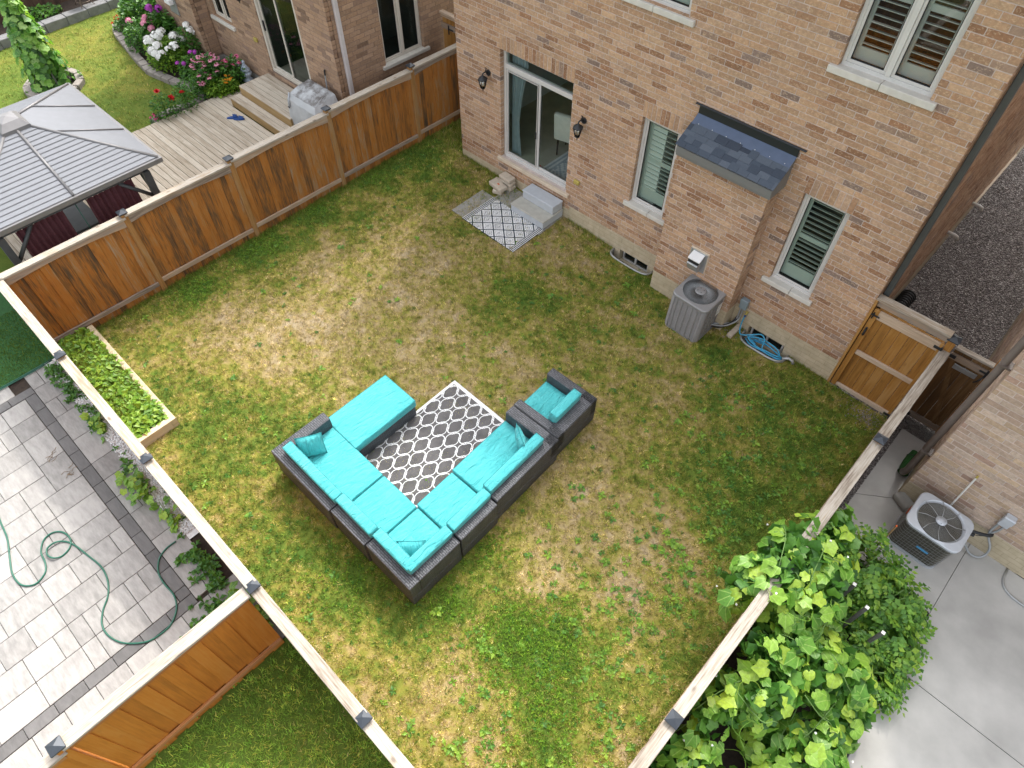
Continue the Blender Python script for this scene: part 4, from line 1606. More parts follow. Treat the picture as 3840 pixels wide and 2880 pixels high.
def fence_panel(root, axis, at, u0, u1, side, ztop, mats, zbot=None, arch=.03, bw=.137, seed=0, railz=.27, capw=.15, board_in=0.0):
    """one level panel between two posts; side = +1/-1 is the face carrying the rails"""
    rnd = random.Random(seed)
    bm, cap, rail = mats
    P = (lambda u, d: (u, at + d)) if axis == 'x' else (lambda u, d: (at + d, u))

    def bx(mb, ua, ub, da, db, za, zb, b=.004):
        a, c = P(ua, da), P(ub, db)
        mb.box(a[0], c[0], a[1], c[1], za, zb, 0, b)
    um = (u0 + u1) / 2
    gz = g(*P(um, 0))
    zb0 = gz - .04 if zbot is None else zbot
    # flat cap, upper fascia with a shallow arched lower edge, lower rail
    mb = MB()
    bx(mb, u0 + .004, u1 - .004, -capw / 2, capw / 2, ztop - .04, ztop, .005)
    mb.build('cap_rail', M[cap], root)
    for sd in (side, -side):
        mb = MB()
        n = 10
        f = lambda t: .085 + arch * (2 * t - 1) ** 2 * 1.4
        d0, d1 = sorted((sd * .018, sd * .055))
        vs = []
        for i in range(n + 1):
            t = i / n
            u = u0 + .05 + (u1 - u0 - .1) * t
            for d in (d0, d1):
                a = P(u, d)
                vs += [(a[0], a[1], ztop - .0415), (a[0], a[1], ztop - .0415 - f(t))]
        fs = []
        for i in range(n):
            k = 4 * i
            fs += [(k, k + 4, k + 5, k + 1), (k + 2, k + 3, k + 7, k + 6), (k, k + 2, k + 6, k + 4), (k + 1, k + 5, k + 7, k + 3)]
        fs += [(0, 1, 3, 2), (4 * n, 4 * n + 2, 4 * n + 3, 4 * n + 1)]
        mb.add(vs, fs)
        mb.build('rail', M[rail], root)
        mb = MB()
        bx(mb, u0 + .05, u1 - .05, sd * .018, sd * .058, gz + railz - .085, gz + railz)
        mb.build('rail', M[rail], root)
    # boards, each its own object sharing one mesh
    L = u1 - u0 - .1
    k = max(1, round(L / bw))
    w = L / k
    hgt = ztop - .045 - zb0
    me = None
    m1 = MB()
    e = .006                                     # neighbours overlap a little, one in front of the other
    if axis == 'x': m1.box(-w / 2 - e, w / 2 + e, -.008, .008, 0, hgt, 0, .003)
    else: m1.box(-.008, .008, -w / 2 - e, w / 2 + e, 0, hgt, 0, .003)
    me = m1.mesh('board', M[bm])
    inv = pmat(root).inverted()
    for i in range(k):
        u = u0 + .05 + (i + .5) * w
        x, y = P(u, board_in + ((-1) ** i) * .009 + rnd.uniform(-.003, .003))
        o = link('board', me, root)
        o.location = (x, y, zb0 - rnd.uniform(0, .03))
        o.rotation_euler = (0, 0, rnd.uniform(-.004, .004))


# fence on the left of the lawn (towards the deck)
F = thing('board_fence', 'orange brown stained board fence with weathered cap between the dry lawn and the gazebo', 'fence', (-1.05, -4, 0))
ys = [-9.07, -6.935, -4.845, -2.615, -.40, 1.32]
for i, (a, b) in enumerate(zip(ys, ys[1:])):
    zt = g(-1.05, (a + b) / 2) + 1.765
    fence_panel(F, 'y', -1.05, a, b, 1, zt, ('fence_stain', 'cap_y', 'rail_y'), seed=i, arch=.04)
for y in ys[1:-1]: post(F, -1.05, y, g(-1.05, y) + 1.855, 'post_stain', s=.105, capw=.15)
post(F, -1.05, 1.32, g(-1.05, 1.3) + 1.8, 'post_stain')
# fence at the bottom of the lawn
F = thing('board_fence', 'back fence seen from above with pale weathered cap between lawn and paver patio', 'fence', (4, -9.07, -.2))
xs = [-1.05, 1.155, 3.602, 6.035, 8.056, 10.41]
for i, (a, b) in enumerate(zip(xs, xs[1:])):
    zt = g((a + b) / 2, -9.07) + 1.80
    fence_panel(F, 'x', -9.07, a, b, 1, zt, ('fence_orange', 'cap_x', 'orange_rail_x'), seed=20 + i, capw=.14)
for x in xs[1:]: post(F, x, -9.07, g(x, -9.07) + 1.85, 'post_stain', capw=.15)
mb = MB()
mb.box(-1.12, -.98, -9.14, -9.0, g(-1.05, -9.07) + 1.72, g(-1.05, -9.07) + 1.80, 0, .006)
mb.build('corner_block', M['cap_x'], F)
# fence between the two back gardens
F = thing('board_fence', 'bright orange stained fence running from the back fence past the pale paver patio', 'fence', (6.03, -11, -.4))
zt = g(6, -10.2) + 1.80
fence_panel(F, 'y', 6.03, -11.36, -9.15, 1, zt, ('fence_orange', 'cap_y', 'orange_rail_y'), seed=31, arch=.0, bw=.16, capw=.16)
fence_panel(F, 'y', 6.03, -13.8, -11.36, 1, zt - .10, ('fence_orange', 'cap_y', 'orange_rail_y'), seed=32, arch=.0, bw=.16, capw=.14)
post(F, 6.03, -11.38, zt + .06, 'fence_orange', capw=.15)
post(F, 6.03, -13.8, zt - .04, 'fence_orange')
# fence on the right
F = thing('board_fence', 'fence with grey weathered cap overgrown by the broad-leaved climbing vine', 'fence', (10.41, -4, -.4))
ys = [-9.07, -6.83, -4.5, -2.105, .06]
for i, (a, b) in enumerate(zip(ys, ys[1:])):
    zt = g(10.41, (a + b) / 2) + 1.79
    fence_panel(F, 'y', 10.41, a, b, -1, zt, ('gate_wood', 'cap_y', 'rail_y'), seed=40 + i, arch=.02, capw=.145)
for y in ys[1:-1]: post(F, 10.41, y, g(10.41, y) + 1.85, 'post_stain', capw=.15)
post(F, 10.41, .10, 1.70, 'gate_wood', capw=.17, s=.11)
# fence beyond the neighbour's lawn
F = thing('board_fence', 'dark brown fence beyond the neighbour lawn behind the raised stone border', 'fence', (-13, -4, .3))
for i, (a, b) in enumerate(zip((-9.6, -7.2, -4.8, -2.4, 0), (-7.2, -4.8, -2.4, 0, 2.4))):
    fence_panel(F, 'y', -13.0, a, b, 1, g(-13, (a + b) / 2) + 1.8, ('far_wood', 'rail_y', 'rail_y'), seed=50 + i, arch=0, railz=.75)
    post(F, -13.0, b, g(-13, b) + 1.85, 'far_wood')

# gate beside the house
G1 = thing('garden_gate', 'honey brown gate with pale cross rails between tan house corner and right fence', 'gate', (9.8, .06, -.3))


def gate(root, x0, x1, y, zb, zt, bm, rail, n, face, rails, mats=None):
    w = (x1 - x0) / n
    m1 = MB()
    m1.box(-w / 2 + .002, w / 2 - .002, -.008, .008, 0, zt - zb, 0, .003)
    me = m1.mesh('board', M[bm])
    rr = random.Random(n)
    for i in range(n):
        o = link('board', me, root)
        o.matrix_parent_inverse = pmat(root).inverted()
        o.location = (x0 + (i + .5) * w, y + rr.choice((-.004, .0, .004)), zb + rr.uniform(-.01, .01))
    for a, b in rails:
        mb = MB()
        mb.box(x0 - .01, x1 + .01, y + face * .012, y + face * .05, a, b, 0, .004)
        mb.build('rail', M[rail], root)


gate(G1, 9.325, 10.33, .075, -.33, 1.56, 'gate_wood', 'gate_rail', 7, -1, [(1.37, 1.535), (.545, .635), (-.325, -.225)])
mb = MB()
mb.box(9.222, 9.262, -.015, .10, -.36, 1.72, 0, .004)
mb.build('post', M['gate_wood'], G1)
mb = MB()
mb.box(9.275, 9.36, .012, .062, -.33, 1.55, 0, .004)
mb.build('stile', M['gate_wood'], G1)
mb = MB()
mb.box(10.30, 10.345, .02, .062, -.33, 1.55, 0, .004)
mb.build('stile', M['gate_wood'], G1)
mb = MB()
mb.box(9.222, 10.355, .0, .14, 1.715, 1.755, 0, .005)
mb.build('cap_rail', M['cap_x'], G1)
mb = MB()
mb.box(9.264, 10.352, .03, .07, 1.60, 1.713, 0, .004)
mb.build('rail', M['rail_x'], G1)
for z in (1.45, -.27):
    mb = MB()
    mb.box(10.24, 10.355, .008, .020, z - .025, z + .025, 0, .003)
    mb.cyl((10.35, .0, z - .05), (10.35, .0, z + .05), .016, n=8)
    mb.build('hinge', M['black'], G1)
mb = MB()
mb.box(9.23, 9.40, -.01, .005, 1.43, 1.455, 0, .003)
mb.cyl((9.30, -.01, 1.38), (9.30, -.01, 1.50), .012, n=8)
mb.build('latch', M['black'], G1)
mb = MB()
mb.box(9.30, 9.335, -.005, .012, .98, 1.17, 0, .006)
mb.tube([(9.318, -.004, .995), (9.318, -.05, 1.03), (9.318, -.05, 1.12), (9.318, -.004, 1.155)], .010, 6)
mb.build('handle', M['black'], G1)
# second gate
G2 = thing('garden_gate', 'dark brown gate with one diagonal brace between right fence and pale brick house', 'gate', (10.8, .30, -.3))
gate(G2, 10.50, 11.04, .30, -.27, 1.40, 'gate_dark', 'rail_x', 4, -1, [(1.19, 1.30), (-.27, -.16)])
mb = MB()
mb.box(10.50, 11.05, .235, .33, 1.395, 1.435, 0, .005)
mb.build('cap_rail', M['cap_x'], G2)
mb = MB()
mb.add([(10.53, .27, 1.19), (10.60, .27, 1.19), (10.98, .27, -.16), (10.91, .27, -.16), (10.53, .288, 1.19), (10.60, .288, 1.19), (10.98, .288, -.16), (10.91, .288, -.16)],
       [(0, 3, 2, 1), (4, 5, 6, 7), (0, 4, 7, 3), (1, 2, 6, 5), (0, 1, 5, 4), (3, 7, 6, 2)])
mb.build('brace', M['gate_dark'], G2)
mb = MB()
mb.box(10.62, 10.96, .262, .286, 1.04, 1.13, 0, .003)
mb.build('mail_slot', M['galv'], G2)
mb = MB()
mb.box(11.045, 11.085, .24, .33, -.3, 1.55, 0, .004)
mb.build('post', M['gate_wood'], G2)
mb = MB()
mb.box(10.47, 10.58, .225, .24, 1.23, 1.29, 0, .003)
mb.box(10.47, 10.58, .225, .24, -.24, -.18, 0, .003)
mb.build('hinge', M['black'], G2)
mb = MB()
mb.box(10.93, 11.07, .225, .245, 1.25, 1.275, 0, .003)
mb.box(11.02, 11.05, .215, .24, 1.19, 1.33, 0, .003)
mb.tube([(11.035, .22, 1.2), (11.0, .19, 1.1), (10.97, .2, 1.04)], .012, 6)
mb.build('latch', M['black'], G2)
# gate between the two houses on the far left
G3 = thing('garden_gate', 'tall honey brown gate closing the gap between the two brick houses', 'gate', (-1, 1.35, .1))
gate(G3, -1.95, -1.15, 1.38, .08, 2.02, 'gate_wood', 'rail_x', 6, -1, [(1.78, 1.90), (.3, .40)])
gate(G3, -1.03, -.02, 1.38, .08, 1.98, 'gate_wood', 'rail_x', 7, -1, [(1.74, 1.86), (.3, .40)])
mb = MB()
mb.box(-1.97, -.02, 1.30, 1.42, 2.10, 2.14, 0, .004)
mb.box(-1.97, -.02, 1.345, 1.385, 2.02, 2.10, 0, .004)
mb.build('cap_rail', M['gate_rail'], G3)
mb = MB()
mb.box(-1.72, -1.55, 1.31, 1.325, 1.80, 1.83, 0, .003)
mb.box(-1.70, -1.675, 1.30, 1.32, 1.70, 1.90, 0, .003)
mb.build('latch', M['black'], G3)

# raised bed in the corner
RBd = thing('raised_bed', 'low pale timber raised bed full of lime green weeds in the lawn corner', 'raised bed', (.5, -8.7, -.1))
for nm, (x0, x1, y0, y1) in (('plank', (-.98, 1.90, -8.44, -8.34)), ('plank', (1.80, 1.90, -8.98, -8.442))):
    mb = MB()
    N = 8
    zt = [(x, g(x, y0) + .19) for x in (x0, x1)]
    vs = []
    for x in (x0, x1):
        for y in (y0, y1):
            for h in (-.03, .19): vs.append((x, y, g(x, y) + h))
    mb.add(vs, [(0, 1, 3, 2), (4, 6, 7, 5), (0, 4, 5, 1), (2, 3, 7, 6), (1, 5, 7, 3), (0, 2, 6, 4)])
    mb.build(nm, M['bed_wood'], RBd)
mb = MB()
mb.poly([(x, y, g(x, y) + .12) for x, y in rect(-1.0, 1.82, -9.02, -8.42)])
mb.build('bed_soil', M['soil'], RBd)
rb = random.Random(8)
n = 14000
x = np.random.uniform(-.98, 1.35, n)
y = np.random.uniform(-9.0, -8.43, n)
bl = blades('bed_grass', x, y, np.random.uniform(.62, .95, n), .15, .010, 1.05, (.1, 1.3), .12, RBd)
cs = [(rb.uniform(-.95, 1.75), rb.uniform(-8.97, -8.46)) for _ in range(420)]
mb_o = leaf_rosettes('bed_weeds', cs, M['leaf_lime'], rb, .06, .17, (5, 9), .14, .8)
mb_o.parent = RBd
mb_o.matrix_parent_inverse = pmat(RBd).inverted()


# ------------------------------------------------------------------ neighbour's deck, gazebo, border, flowers
DK = thing('wooden_deck', 'weathered grey wooden deck with two steps up to the neighbour patio door', 'deck', (-3.5, -4, .2))
zd = lambda x, y: g(x, y) + .20
rd = random.Random(4)


def planks(root, x0, x1, y0, y1, z, w, mat='deck', t=.03, jit=0.0):
    n = max(1, round((y1 - y0) / w))
    w = (y1 - y0) / n
    m1 = MB()
    m1.box(-(x1 - x0) / 2, (x1 - x0) / 2, -w / 2 + .0045, w / 2 - .0045, -t, 0, 0, .004)
    me = m1.mesh('plank', M[mat])
    for i in range(n):
        o = link('plank', me, root)
        o.matrix_parent_inverse = pmat(root).inverted()
        y = y0 + (i + .5) * w
        o.location = ((x0 + x1) / 2 + rd.uniform(-jit, jit), y, z + rd.uniform(-.002, .002))
    return w


zD = .265
planks(DK, -5.80, -1.20, -5.2, -2.74, zD, .138, jit=.01)
planks(DK, -5.76, -1.20, -8.6, -5.2, zD, .138)
mb = MB()
mb.box(-5.79, -1.22, -8.58, -2.76, .1, zD - .031)
mb.build('joist_frame', M['far_wood'], DK)
planks(DK, -5.12, -3.02, -2.73, -2.46, .48, .135)
planks(DK, -5.66, -5.13, -2.74, -1.63, zD, .138)
planks(DK, -5.05, -2.98, -2.455, -1.63, .69, .137)
mb = MB()
mb.box(-5.12, -3.02, -2.725, -2.70, .266, .45, 0, .003)
mb.box(-5.12, -5.095, -2.70, -2.47, .266, .45, 0, .003)
mb.box(-3.05, -3.02, -2.70, -2.47, .266, .45, 0, .003)
mb.build('step_riser', M['deck_side'], DK)
mb = MB()
mb.box(-5.05, -2.98, -2.452, -2.425, .45, .66, 0, .003)
mb.box(-5.05, -5.025, -2.42, -1.64, .266, .66, 0, .003)
mb.box(-3.01, -2.98, -2.42, -1.64, .266, .66, 0, .003)
mb.build('step_riser', M['deck_side'], DK)

# gazebo
GZ = thing('gazebo', 'grey steel roofed gazebo with maroon curtains standing on the neighbour deck', 'gazebo', (-3.24, -7.38, .2))
gx0, gx1, gy0, gy1 = -5.02, -1.47, -8.90, -5.87
zc = g(-3.2, -7.4) + 2.10
ax_, ay_ = (gx0 + gx1) / 2, (gy0 + gy1) / 2
za = zc + .62
ap = .20


def gp_(x, y):
    """height of the hipped roof"""
    tx, ty = abs(x - ax_) / ((gx1 - gx0) / 2), abs(y - ay_) / ((gy1 - gy0) / 2)
    return zc + .03 + (za - zc) * (1 - max(tx, ty))


hx, hy = (gx1 - gx0) / 2, (gy1 - gy0) / 2
# faces towards +x and -x: steel sheets with ribs along y; faces towards +y, -y: plain panels with seams
for sg in (1, -1):
    n = 17
    for i in range(n):
        t0, t1 = 1 - i / n * .9, 1 - (i + 1) / n * .9
        xa, xb = ax_ + sg * hx * t0, ax_ + sg * hx * t1
        za_, zb_ = zc + .03 + (za - zc) * (1 - t0), zc + .03 + (za - zc) * (1 - t1)
        m1 = MB()
        m1.add([(xa, ay_ - hy * t0, za_ + .012), (xa, ay_ + hy * t0, za_ + .012), (xb, ay_ + hy * t1, zb_), (xb, ay_ - hy * t1, zb_), (xa, ay_ - hy * t0, za_ - .004), (xa, ay_ + hy * t0, za_ - .004)],
               [(0, 1, 2, 3) if sg > 0 else (3, 2, 1, 0)])
        m1.add([(xa + sg * .001, ay_ - hy * t0, za_ - .012), (xa + sg * .001, ay_ + hy * t0, za_ - .012), (xa - sg * .016, ay_ + hy * t0, za_ + .0165), (xa - sg * .016, ay_ - hy * t0, za_ + .0165)], [(0, 1, 2, 3) if sg > 0 else (3, 2, 1, 0)], 1)  # trim-coloured strip, painted in for the shadow gap at each sheet's lower edge
        m1.build('panel', [M['gaz_roof'], M['gaz_trim']], GZ)
    w = MB()
    for k in range(1, 6):
        a = ax_ - hx + 2 * hx * k / 6
    parts = [-1, -.34, .30, 1]
    for p, q in zip(parts, parts[1:]):
        pts = []
        y1_ = ay_ + sg * hy
        c0, c1 = ax_ + hx * p, ax_ + hx * q
        clip = lambda f: max(abs(f), .10)
        lo0, lo1 = clip(p), clip(q)
        vs = [(c0, y1_, zc + .03), (c1, y1_, zc + .03)]
        for f, c in ((q, c1), (p, c0)):
            t = max(abs(f), .10)
            vs.append((c, ay_ + sg * hy * t, zc + .03 + (za - zc) * (1 - t)))
        if p < -.10 and q > .10:
            vs = [(c0, y1_, zc + .03), (c1, y1_, zc + .03), vs[2], (ax_ + hx * .1, ay_ + sg * hy * .1, zc + .03 + (za - zc) * .9), (ax_ - hx * .1, ay_ + sg * hy * .1, zc + .03 + (za - zc) * .9), vs[3]]
        elif q >= 1:
            vs = [(c0, y1_, zc + .03), (c1, y1_, zc + .03), vs[3]]
        elif p <= -1:
            vs = [(c0, y1_, zc + .03), (c1, y1_, zc + .03), vs[2]]
        m1 = MB()
        m1.poly(vs if sg < 0 else vs[::-1])
        m1.build('panel', M['gaz_roof'], GZ)
        if -1 < q < 1:
            t = max(abs(q), .1)
            m1 = MB()
            m1.tube([(c1, y1_, zc + .04), (c1, ay_ + sg * hy * t, zc + .04 + (za - zc) * (1 - t))], .016, 6)
            m1.build('seam', M['gaz_trim'], GZ)
for sx in (1, -1):
    for sy in (1, -1):
        m1 = MB()
        m1.tube([(ax_ + sx * hx, ay_ + sy * hy, zc + .03), (ax_ + sx * hx * .1, ay_ + sy * hy * .1, zc + .03 + (za - zc) * .9)], .028, 6)
        m1.build('hip_rib', M['gaz_trim'], GZ)
    m1 = MB()
    m1.tube([(ax_ + sx * hx, ay_, zc + .04), (ax_ + sx * hx * .1, ay_, zc + .045 + (za - zc) * .9)], .026, 6)
    m1.build('hip_rib', M['gaz_trim'], GZ)
mb = MB()
zt_ = zc + .03 + (za - zc) * .885
for (r0, z0), (r1, z1) in (((.34, -.03), (.33, .03)), ((.33, .03), (.20, .12)), ((.20, .12), (.0, .15))):
    for k in range(4):
        a, b = 1.5708 * k + .7854, 1.5708 * (k + 1) + .7854
        Pq = lambda r, t, z: (ax_ + r * 1.2 * math.cos(t), ay_ + r * math.sin(t), zt_ + z)
        mb.add([Pq(r0, a, z0), Pq(r0, b, z0), Pq(r1, b, z1), Pq(r1, a, z1)], [(0, 1, 2, 3)])
mb.build('roof_cap', M['gaz_trim'], GZ)
mb = MB()
for p0, p1 in (((gx0, gy0), (gx1, gy0)), ((gx1, gy0), (gx1, gy1)), ((gx1, gy1), (gx0, gy1)), ((gx0, gy1), (gx0, gy0))):
    x0, x1, y0, y1 = min(p0[0], p1[0]), max(p0[0], p1[0]), min(p0[1], p1[1]), max(p0[1], p1[1])
    mb.box(x0 - .045, x1 + .045, y0 - .045, y1 + .045, zc - .05, zc + .035, 0, .004) if False else None
    if y0 == y1: mb.box(x0 - .05, x1 + .05, y0 - .05, y0 + .05, zc - .06, zc + .028, 0, .005)
    else: mb.box(x0 - .05, x0 + .05, y0 + .052, y1 - .052, zc - .06, zc + .028, 0, .005)
mb.build('gutter', M['gaz_trim'], GZ)
pin = .24
px0, px1, py0, py1 = gx0 + pin, gx1 - pin, gy0 + pin, gy1 - pin
mb = MB()
for y in (py0, py1): mb.box(px0, px1, y - .045, y + .045, zc - .24, zc - .065, 0, .004)
for x in (px0, px1): mb.box(x - .045, x + .045, py0 + .047, py1 - .047, zc - .24, zc - .065, 0, .004)
mb.build('beam', M['gaz_frame'], GZ)
for x, dx in ((px0, 1), (px1, -1)):
    for y, dy in ((py0, 1), (py1, -1)):
        m1 = MB()
        m1.box(x - .06, x + .06, y - .06, y + .06, zD, zc - .242, 0, .005)
        m1.build('post', M['gaz_frame'], GZ)
        m1 = MB()
        m1.tube([(x + dx * .05, y, zc - .75), (x + dx * .5, y, zc - .26)], .035, 6)
        m1.build('brace', M['gaz_frame'], GZ)
        m1 = MB()
        m1.tube([(x, y + dy * .05, zc - .75), (x, y + dy * .5, zc - .26)], .035, 6)
        m1.build('brace', M['gaz_frame'], GZ)


def curtain(y0, y1, x, seed):
    rr = random.Random(seed)
    mb = MB()
    n = 40
    P = []
    for i in range(n + 1):
        y = y0 + (y1 - y0) * i / n
        P.append((x + .022 * math.sin(i * 1.35) + rr.uniform(-.006, .006), y))
    for (a, b), (c, d) in zip(P, P[1:]):
        mb.add([(a, b, zD + .05), (c, d, zD + .05), (c, d, zc - .27), (a, b, zc - .27)], [(0, 1, 2, 3)], 0, True)
    return mb.build('curtain', M['gaz_curtain'], GZ)


curtain(-7.22, -6.38, px1 - .02, 1)
curtain(-8.42, -7.62, px1 - .02, 2)
curtain(py0 + .1, py0 + .7, px0 + .02, 3)
mb = MB()
mb.tube([(px1 - .02, -7.4, zc - .25), (px1 - .01, -7.38, zD)], .008, 5)
mb.build('curtain_rod', M['hose_green'], GZ)
# sofa under the gazebo roof, a blue bin beside it
ot = thing('outdoor_table', 'dark low table under the gazebo roof', 'table', (-3.2, -7.4, zD))
mb = MB()
mb.box(-.6, .6, -.4, .4, .40, .45, 0, .01)
mb.build('table_top', M['gaz_frame'], ot, True)
for sx in (-1, 1):
    for sy in (-1, 1):
        m1 = MB()
        m1.box(sx * .55 - .03, sx * .55 + .03, sy * .35 - .03, sy * .35 + .03, 0, .40)
        m1.build('leg', M['gaz_frame'], ot, True)
mb = MB()
mb.lathe([(.13, 0), (.17, .28), (.18, .30), (.165, .30), (.12, .02)], (-1.60, -5.72, zD), 16)
tag(mb.build('bucket', M['slipper']), 'blue bucket on the deck under the gazebo corner', 'bucket')

# covered barbecue
bq = thing('covered_barbecue', 'barbecue under a dirty grey weather cover between deck steps and fence', 'barbecue', (-2.55, -2.05, zD))
mb = MB()


def loft(mb, rings, mat=0, smooth=False):
    vs, n = [], len(rings[0])
    for r in rings: vs += r
    fs = [(j * n + i, j * n + (i + 1) % n, (j + 1) * n + (i + 1) % n, (j + 1) * n + i) for j in range(len(rings) - 1) for i in range(n)]
    fs.append(tuple(range((len(rings) - 1) * n, len(rings) * n)))
    mb.add(vs, fs, mat, smooth)


rc = random.Random(6)


def ring(x0, x1, y0, y1, z0, z1=None, n=5, jit=.010):
    """z0 on the front (-y) edge, z1 on the back edge"""
    z1 = z0 if z1 is None else z1
    pts = []
    for i in range(n): pts.append((x0 + (x1 - x0) * i / n, y0, z0))
    for i in range(n): pts.append((x1, y0 + (y1 - y0) * i / n, z0 + (z1 - z0) * i / n))
    for i in range(n): pts.append((x1 - (x1 - x0) * i / n, y1, z1))
    for i in range(n): pts.append((x0, y1 - (y1 - y0) * i / n, z1 + (z0 - z1) * i / n))
    return [(x + rc.uniform(-jit, jit), y + rc.uniform(-jit, jit), z + rc.uniform(-jit, jit)) for x, y, z in pts]


loft(mb, [ring(-.52, .62, -.36, .34, .03), ring(-.50, .60, -.34, .33, .35), ring(-.49, .59, -.33, .32, .62), ring(-.47, .57, -.31, .31, .86, .92), ring(-.44, .50, -.24, .30, .98, 1.08), ring(-.38, .44, -.10, .28, 1.06, 1.12), ring(-.34, .40, .02, .24, 1.10, 1.13, 5, .01)])
mb.build('cover', M['cover'], bq, True)
mb = MB()
mb.tube([(-.42, -.26, 1.0), (-.40, -.30, .92), (-.40, -.345, .72)], .02, 6)
mb.build('cover_strap', M['step'], bq, True)
mb = MB()
mb.box(-.43, -.37, -.37, -.35, .69, .72, 0, .005)
mb.build('buckle', M['black'], bq, True)
st = thing('broom', 'grey broom handle leaning on the brown brick wall behind the covered barbecue', 'broom', (-2.45, -1.7, zD))
mb = MB()
mb.cyl((0, -.05, .0), (0, .06, 1.32), .014, n=8)
mb.build('handle', M['conduit'], st, True)
mb = MB()
mb.cyl((0, .06, 1.32), (0, .068, 1.44), .018, n=8)
mb.build('grip', M['black'], st, True)
mb = MB()
mb.box(-.14, .14, -.10, -.02, 0, .06, 0, .01)
mb.build('brush_head', M['black'], st, True)


def shoe(name, label, x, y, z, rz, mat, L, grp, strap):
    s = thing(name, label, 'slipper' if strap else 'shoe', (x, y, z), (0, 0, rz), grp)
    mb = MB()
    pts = [(L * .5 * math.cos(t) * (1.0), L * .19 * math.sin(t) * (1 + .18 * math.cos(t))) for t in [6.283 * k / 16 for k in range(16)]]
    mb.prism(pts, 0, .022)
    mb.build('sole', M[mat], s, True)
    mb = MB()
    n = 8
    if strap:
        for xa, xb in ((.02, L * .40),):
            vs = []
            for q in range(n + 1):
                t = math.pi * q / n
                for xx, hh in ((xa, .075), (xb, .045)):
                    vs.append((xx, L * .20 * math.cos(t), .022 + hh * math.sin(t)))
            mb.add(vs, [(2 * q, 2 * q + 2, 2 * q + 3, 2 * q + 1) for q in range(n)], 0, True)
        mb.build('strap', M[mat], s, True)
    else:
        vs = []
        secs = [(-L * .48, .05, .075), (-L * .3, .045, .085), (0, .048, .075), (L * .25, .05, .05), (L * .48, .02, .03)]
        for xx, ww, hh in secs:
            for q in range(n + 1):
                t = math.pi * q / n
                vs.append((xx, ww * math.cos(t), .022 + hh * math.sin(t)))
        m = n + 1
        mb.add(vs, [(j * m + q, j * m + q + 1, (j + 1) * m + q + 1, (j + 1) * m + q) for j in range(len(secs) - 1) for q in range(n)], 0, True)
        mb.build('upper', M[mat], s, True)
        mb = MB()
        mb.lathe([(.034, 0), (.036, .006)], (-L * .25, 0, .102), 10)
        mb.build('collar', M['rubber'], s, True)


shoe('slipper', 'blue slipper lying nearer the gazebo on the wooden deck', -4.66, -3.02, zD, 1.0, 'slipper', .27, 'blue slippers', True)
shoe('slipper', 'blue slipper lying nearer the deck steps on the wooden deck', -4.50, -2.95, zD, .8, 'slipper', .27, 'blue slippers', True)
shoe('shoe', 'black shoe on the upper step beside the covered barbecue, toe out', -3.30, -1.98, .69, 2.6, 'shoe', .28, 'black shoes', False)
shoe('shoe', 'black shoe half hidden behind the barbecue cover on the upper step', -3.18, -2.14, .69, 2.9, 'shoe', .28, 'black shoes', False)
# ceramic ornament
ur = thing('garden_urn', 'blue and white ceramic urn beside the brown wall and the deck', 'urn', (-5.87, -1.80, g(-5.87, -1.8)))
mb = MB()
mb.lathe([(.10, 0), (.13, .04), (.09, .08), (.07, .12), (.12, .17), (.135, .22), (.12, .25)], (0, 0, .10), 14)
mb.build('bowl', M['urn'], ur, True)
mb = MB()
mb.lathe([(.11, 0), (.12, .05), (.08, .10), (.05, .16), (.03, .2), (.045, .23), (.02, .27)], (0, 0, .355), 14)
mb.build('lid', M['urn'], ur, True)
mb = MB()
mb.lathe([(.12, 0), (.12, .1)], (0, 0, 0), 12)
mb.build('foot', M['stone_grey'], ur, True)


# border stones
def edging(name, label, pts, mat, L, W, H, h0=.0, closed=False, seed=1):
    root = thing(name, label, 'edging', (pts[0][0], pts[0][1], g(*pts[0])))
    rr = random.Random(seed)
    inv = pmat(root).inverted()
    m1 = MB()
    m1.box(-L / 2 + .004, L / 2 - .004, -W / 2, W / 2, -.06, H, 0, .012)
    me = m1.mesh('block', M[mat])
    carry = 0
    for (ax, ay), (bx, by) in zip(pts, pts[1:]):
        d = math.hypot(bx - ax, by - ay)
        k = max(1, round(d / L))
        for i in range(k):
            t = (i + .5) / k
            o = link('block', me, root)
            o.matrix_parent_inverse = inv
            x, y = ax + (bx - ax) * t, ay + (by - ay) * t
            o.location = (x, y, g(x, y) + h0 + rr.uniform(-.006, .006))
            o.rotation_euler = (0, 0, math.atan2(by - ay, bx - ax) + rr.uniform(-.03, .03))
            o.scale = (d / k / L, 1, 1)
    return root


bedline = [(-10.95, -2.3), (-10.9, -2.72), (-10.4, -2.95), (-9.6, -3.08), (-8.87, -3.2), (-8.1, -3.28), (-7.31, -3.12), (-6.7, -2.92), (-6.25, -2.86), (-6.02, -3.02), (-5.98, -3.4), (-6.12, -3.75), (-6.06, -4.1), (-5.95, -4.38)]
edging('stone_edging', 'curved grey tan stone edging round the flower border beside the deck', bedline, 'stone_grey', .30, .20, .13, seed=2)
edging('stone_edging', 'straight charcoal block border below the dark far fence', [(-12.05, -9), (-12.05, -1.2)], 'edge_grey', .60, .30, .22, seed=3)
edging('stone_edging', 'ring of tan edging blocks round the foot of the leafy bean tower', [(-9.25 + .62 * math.cos(t), -5.25 + .62 * math.sin(t)) for t in [6.283 * k / 12 for k in range(13)]], 'stone_grey', .32, .18, .12, seed=4)
sheet('border_soil', [(-10.9, -1.6), (-10.9, -2.7), (-10.4, -2.95), (-8.87, -3.2), (-8.1, -3.28), (-7.31, -3.12), (-6.6, -2.9), (-6.1, -2.9), (-5.85, -3.3), (-5.8, -4.3), (-5.66, -4.3), (-5.66, -1.6)], M['soil'], .06)
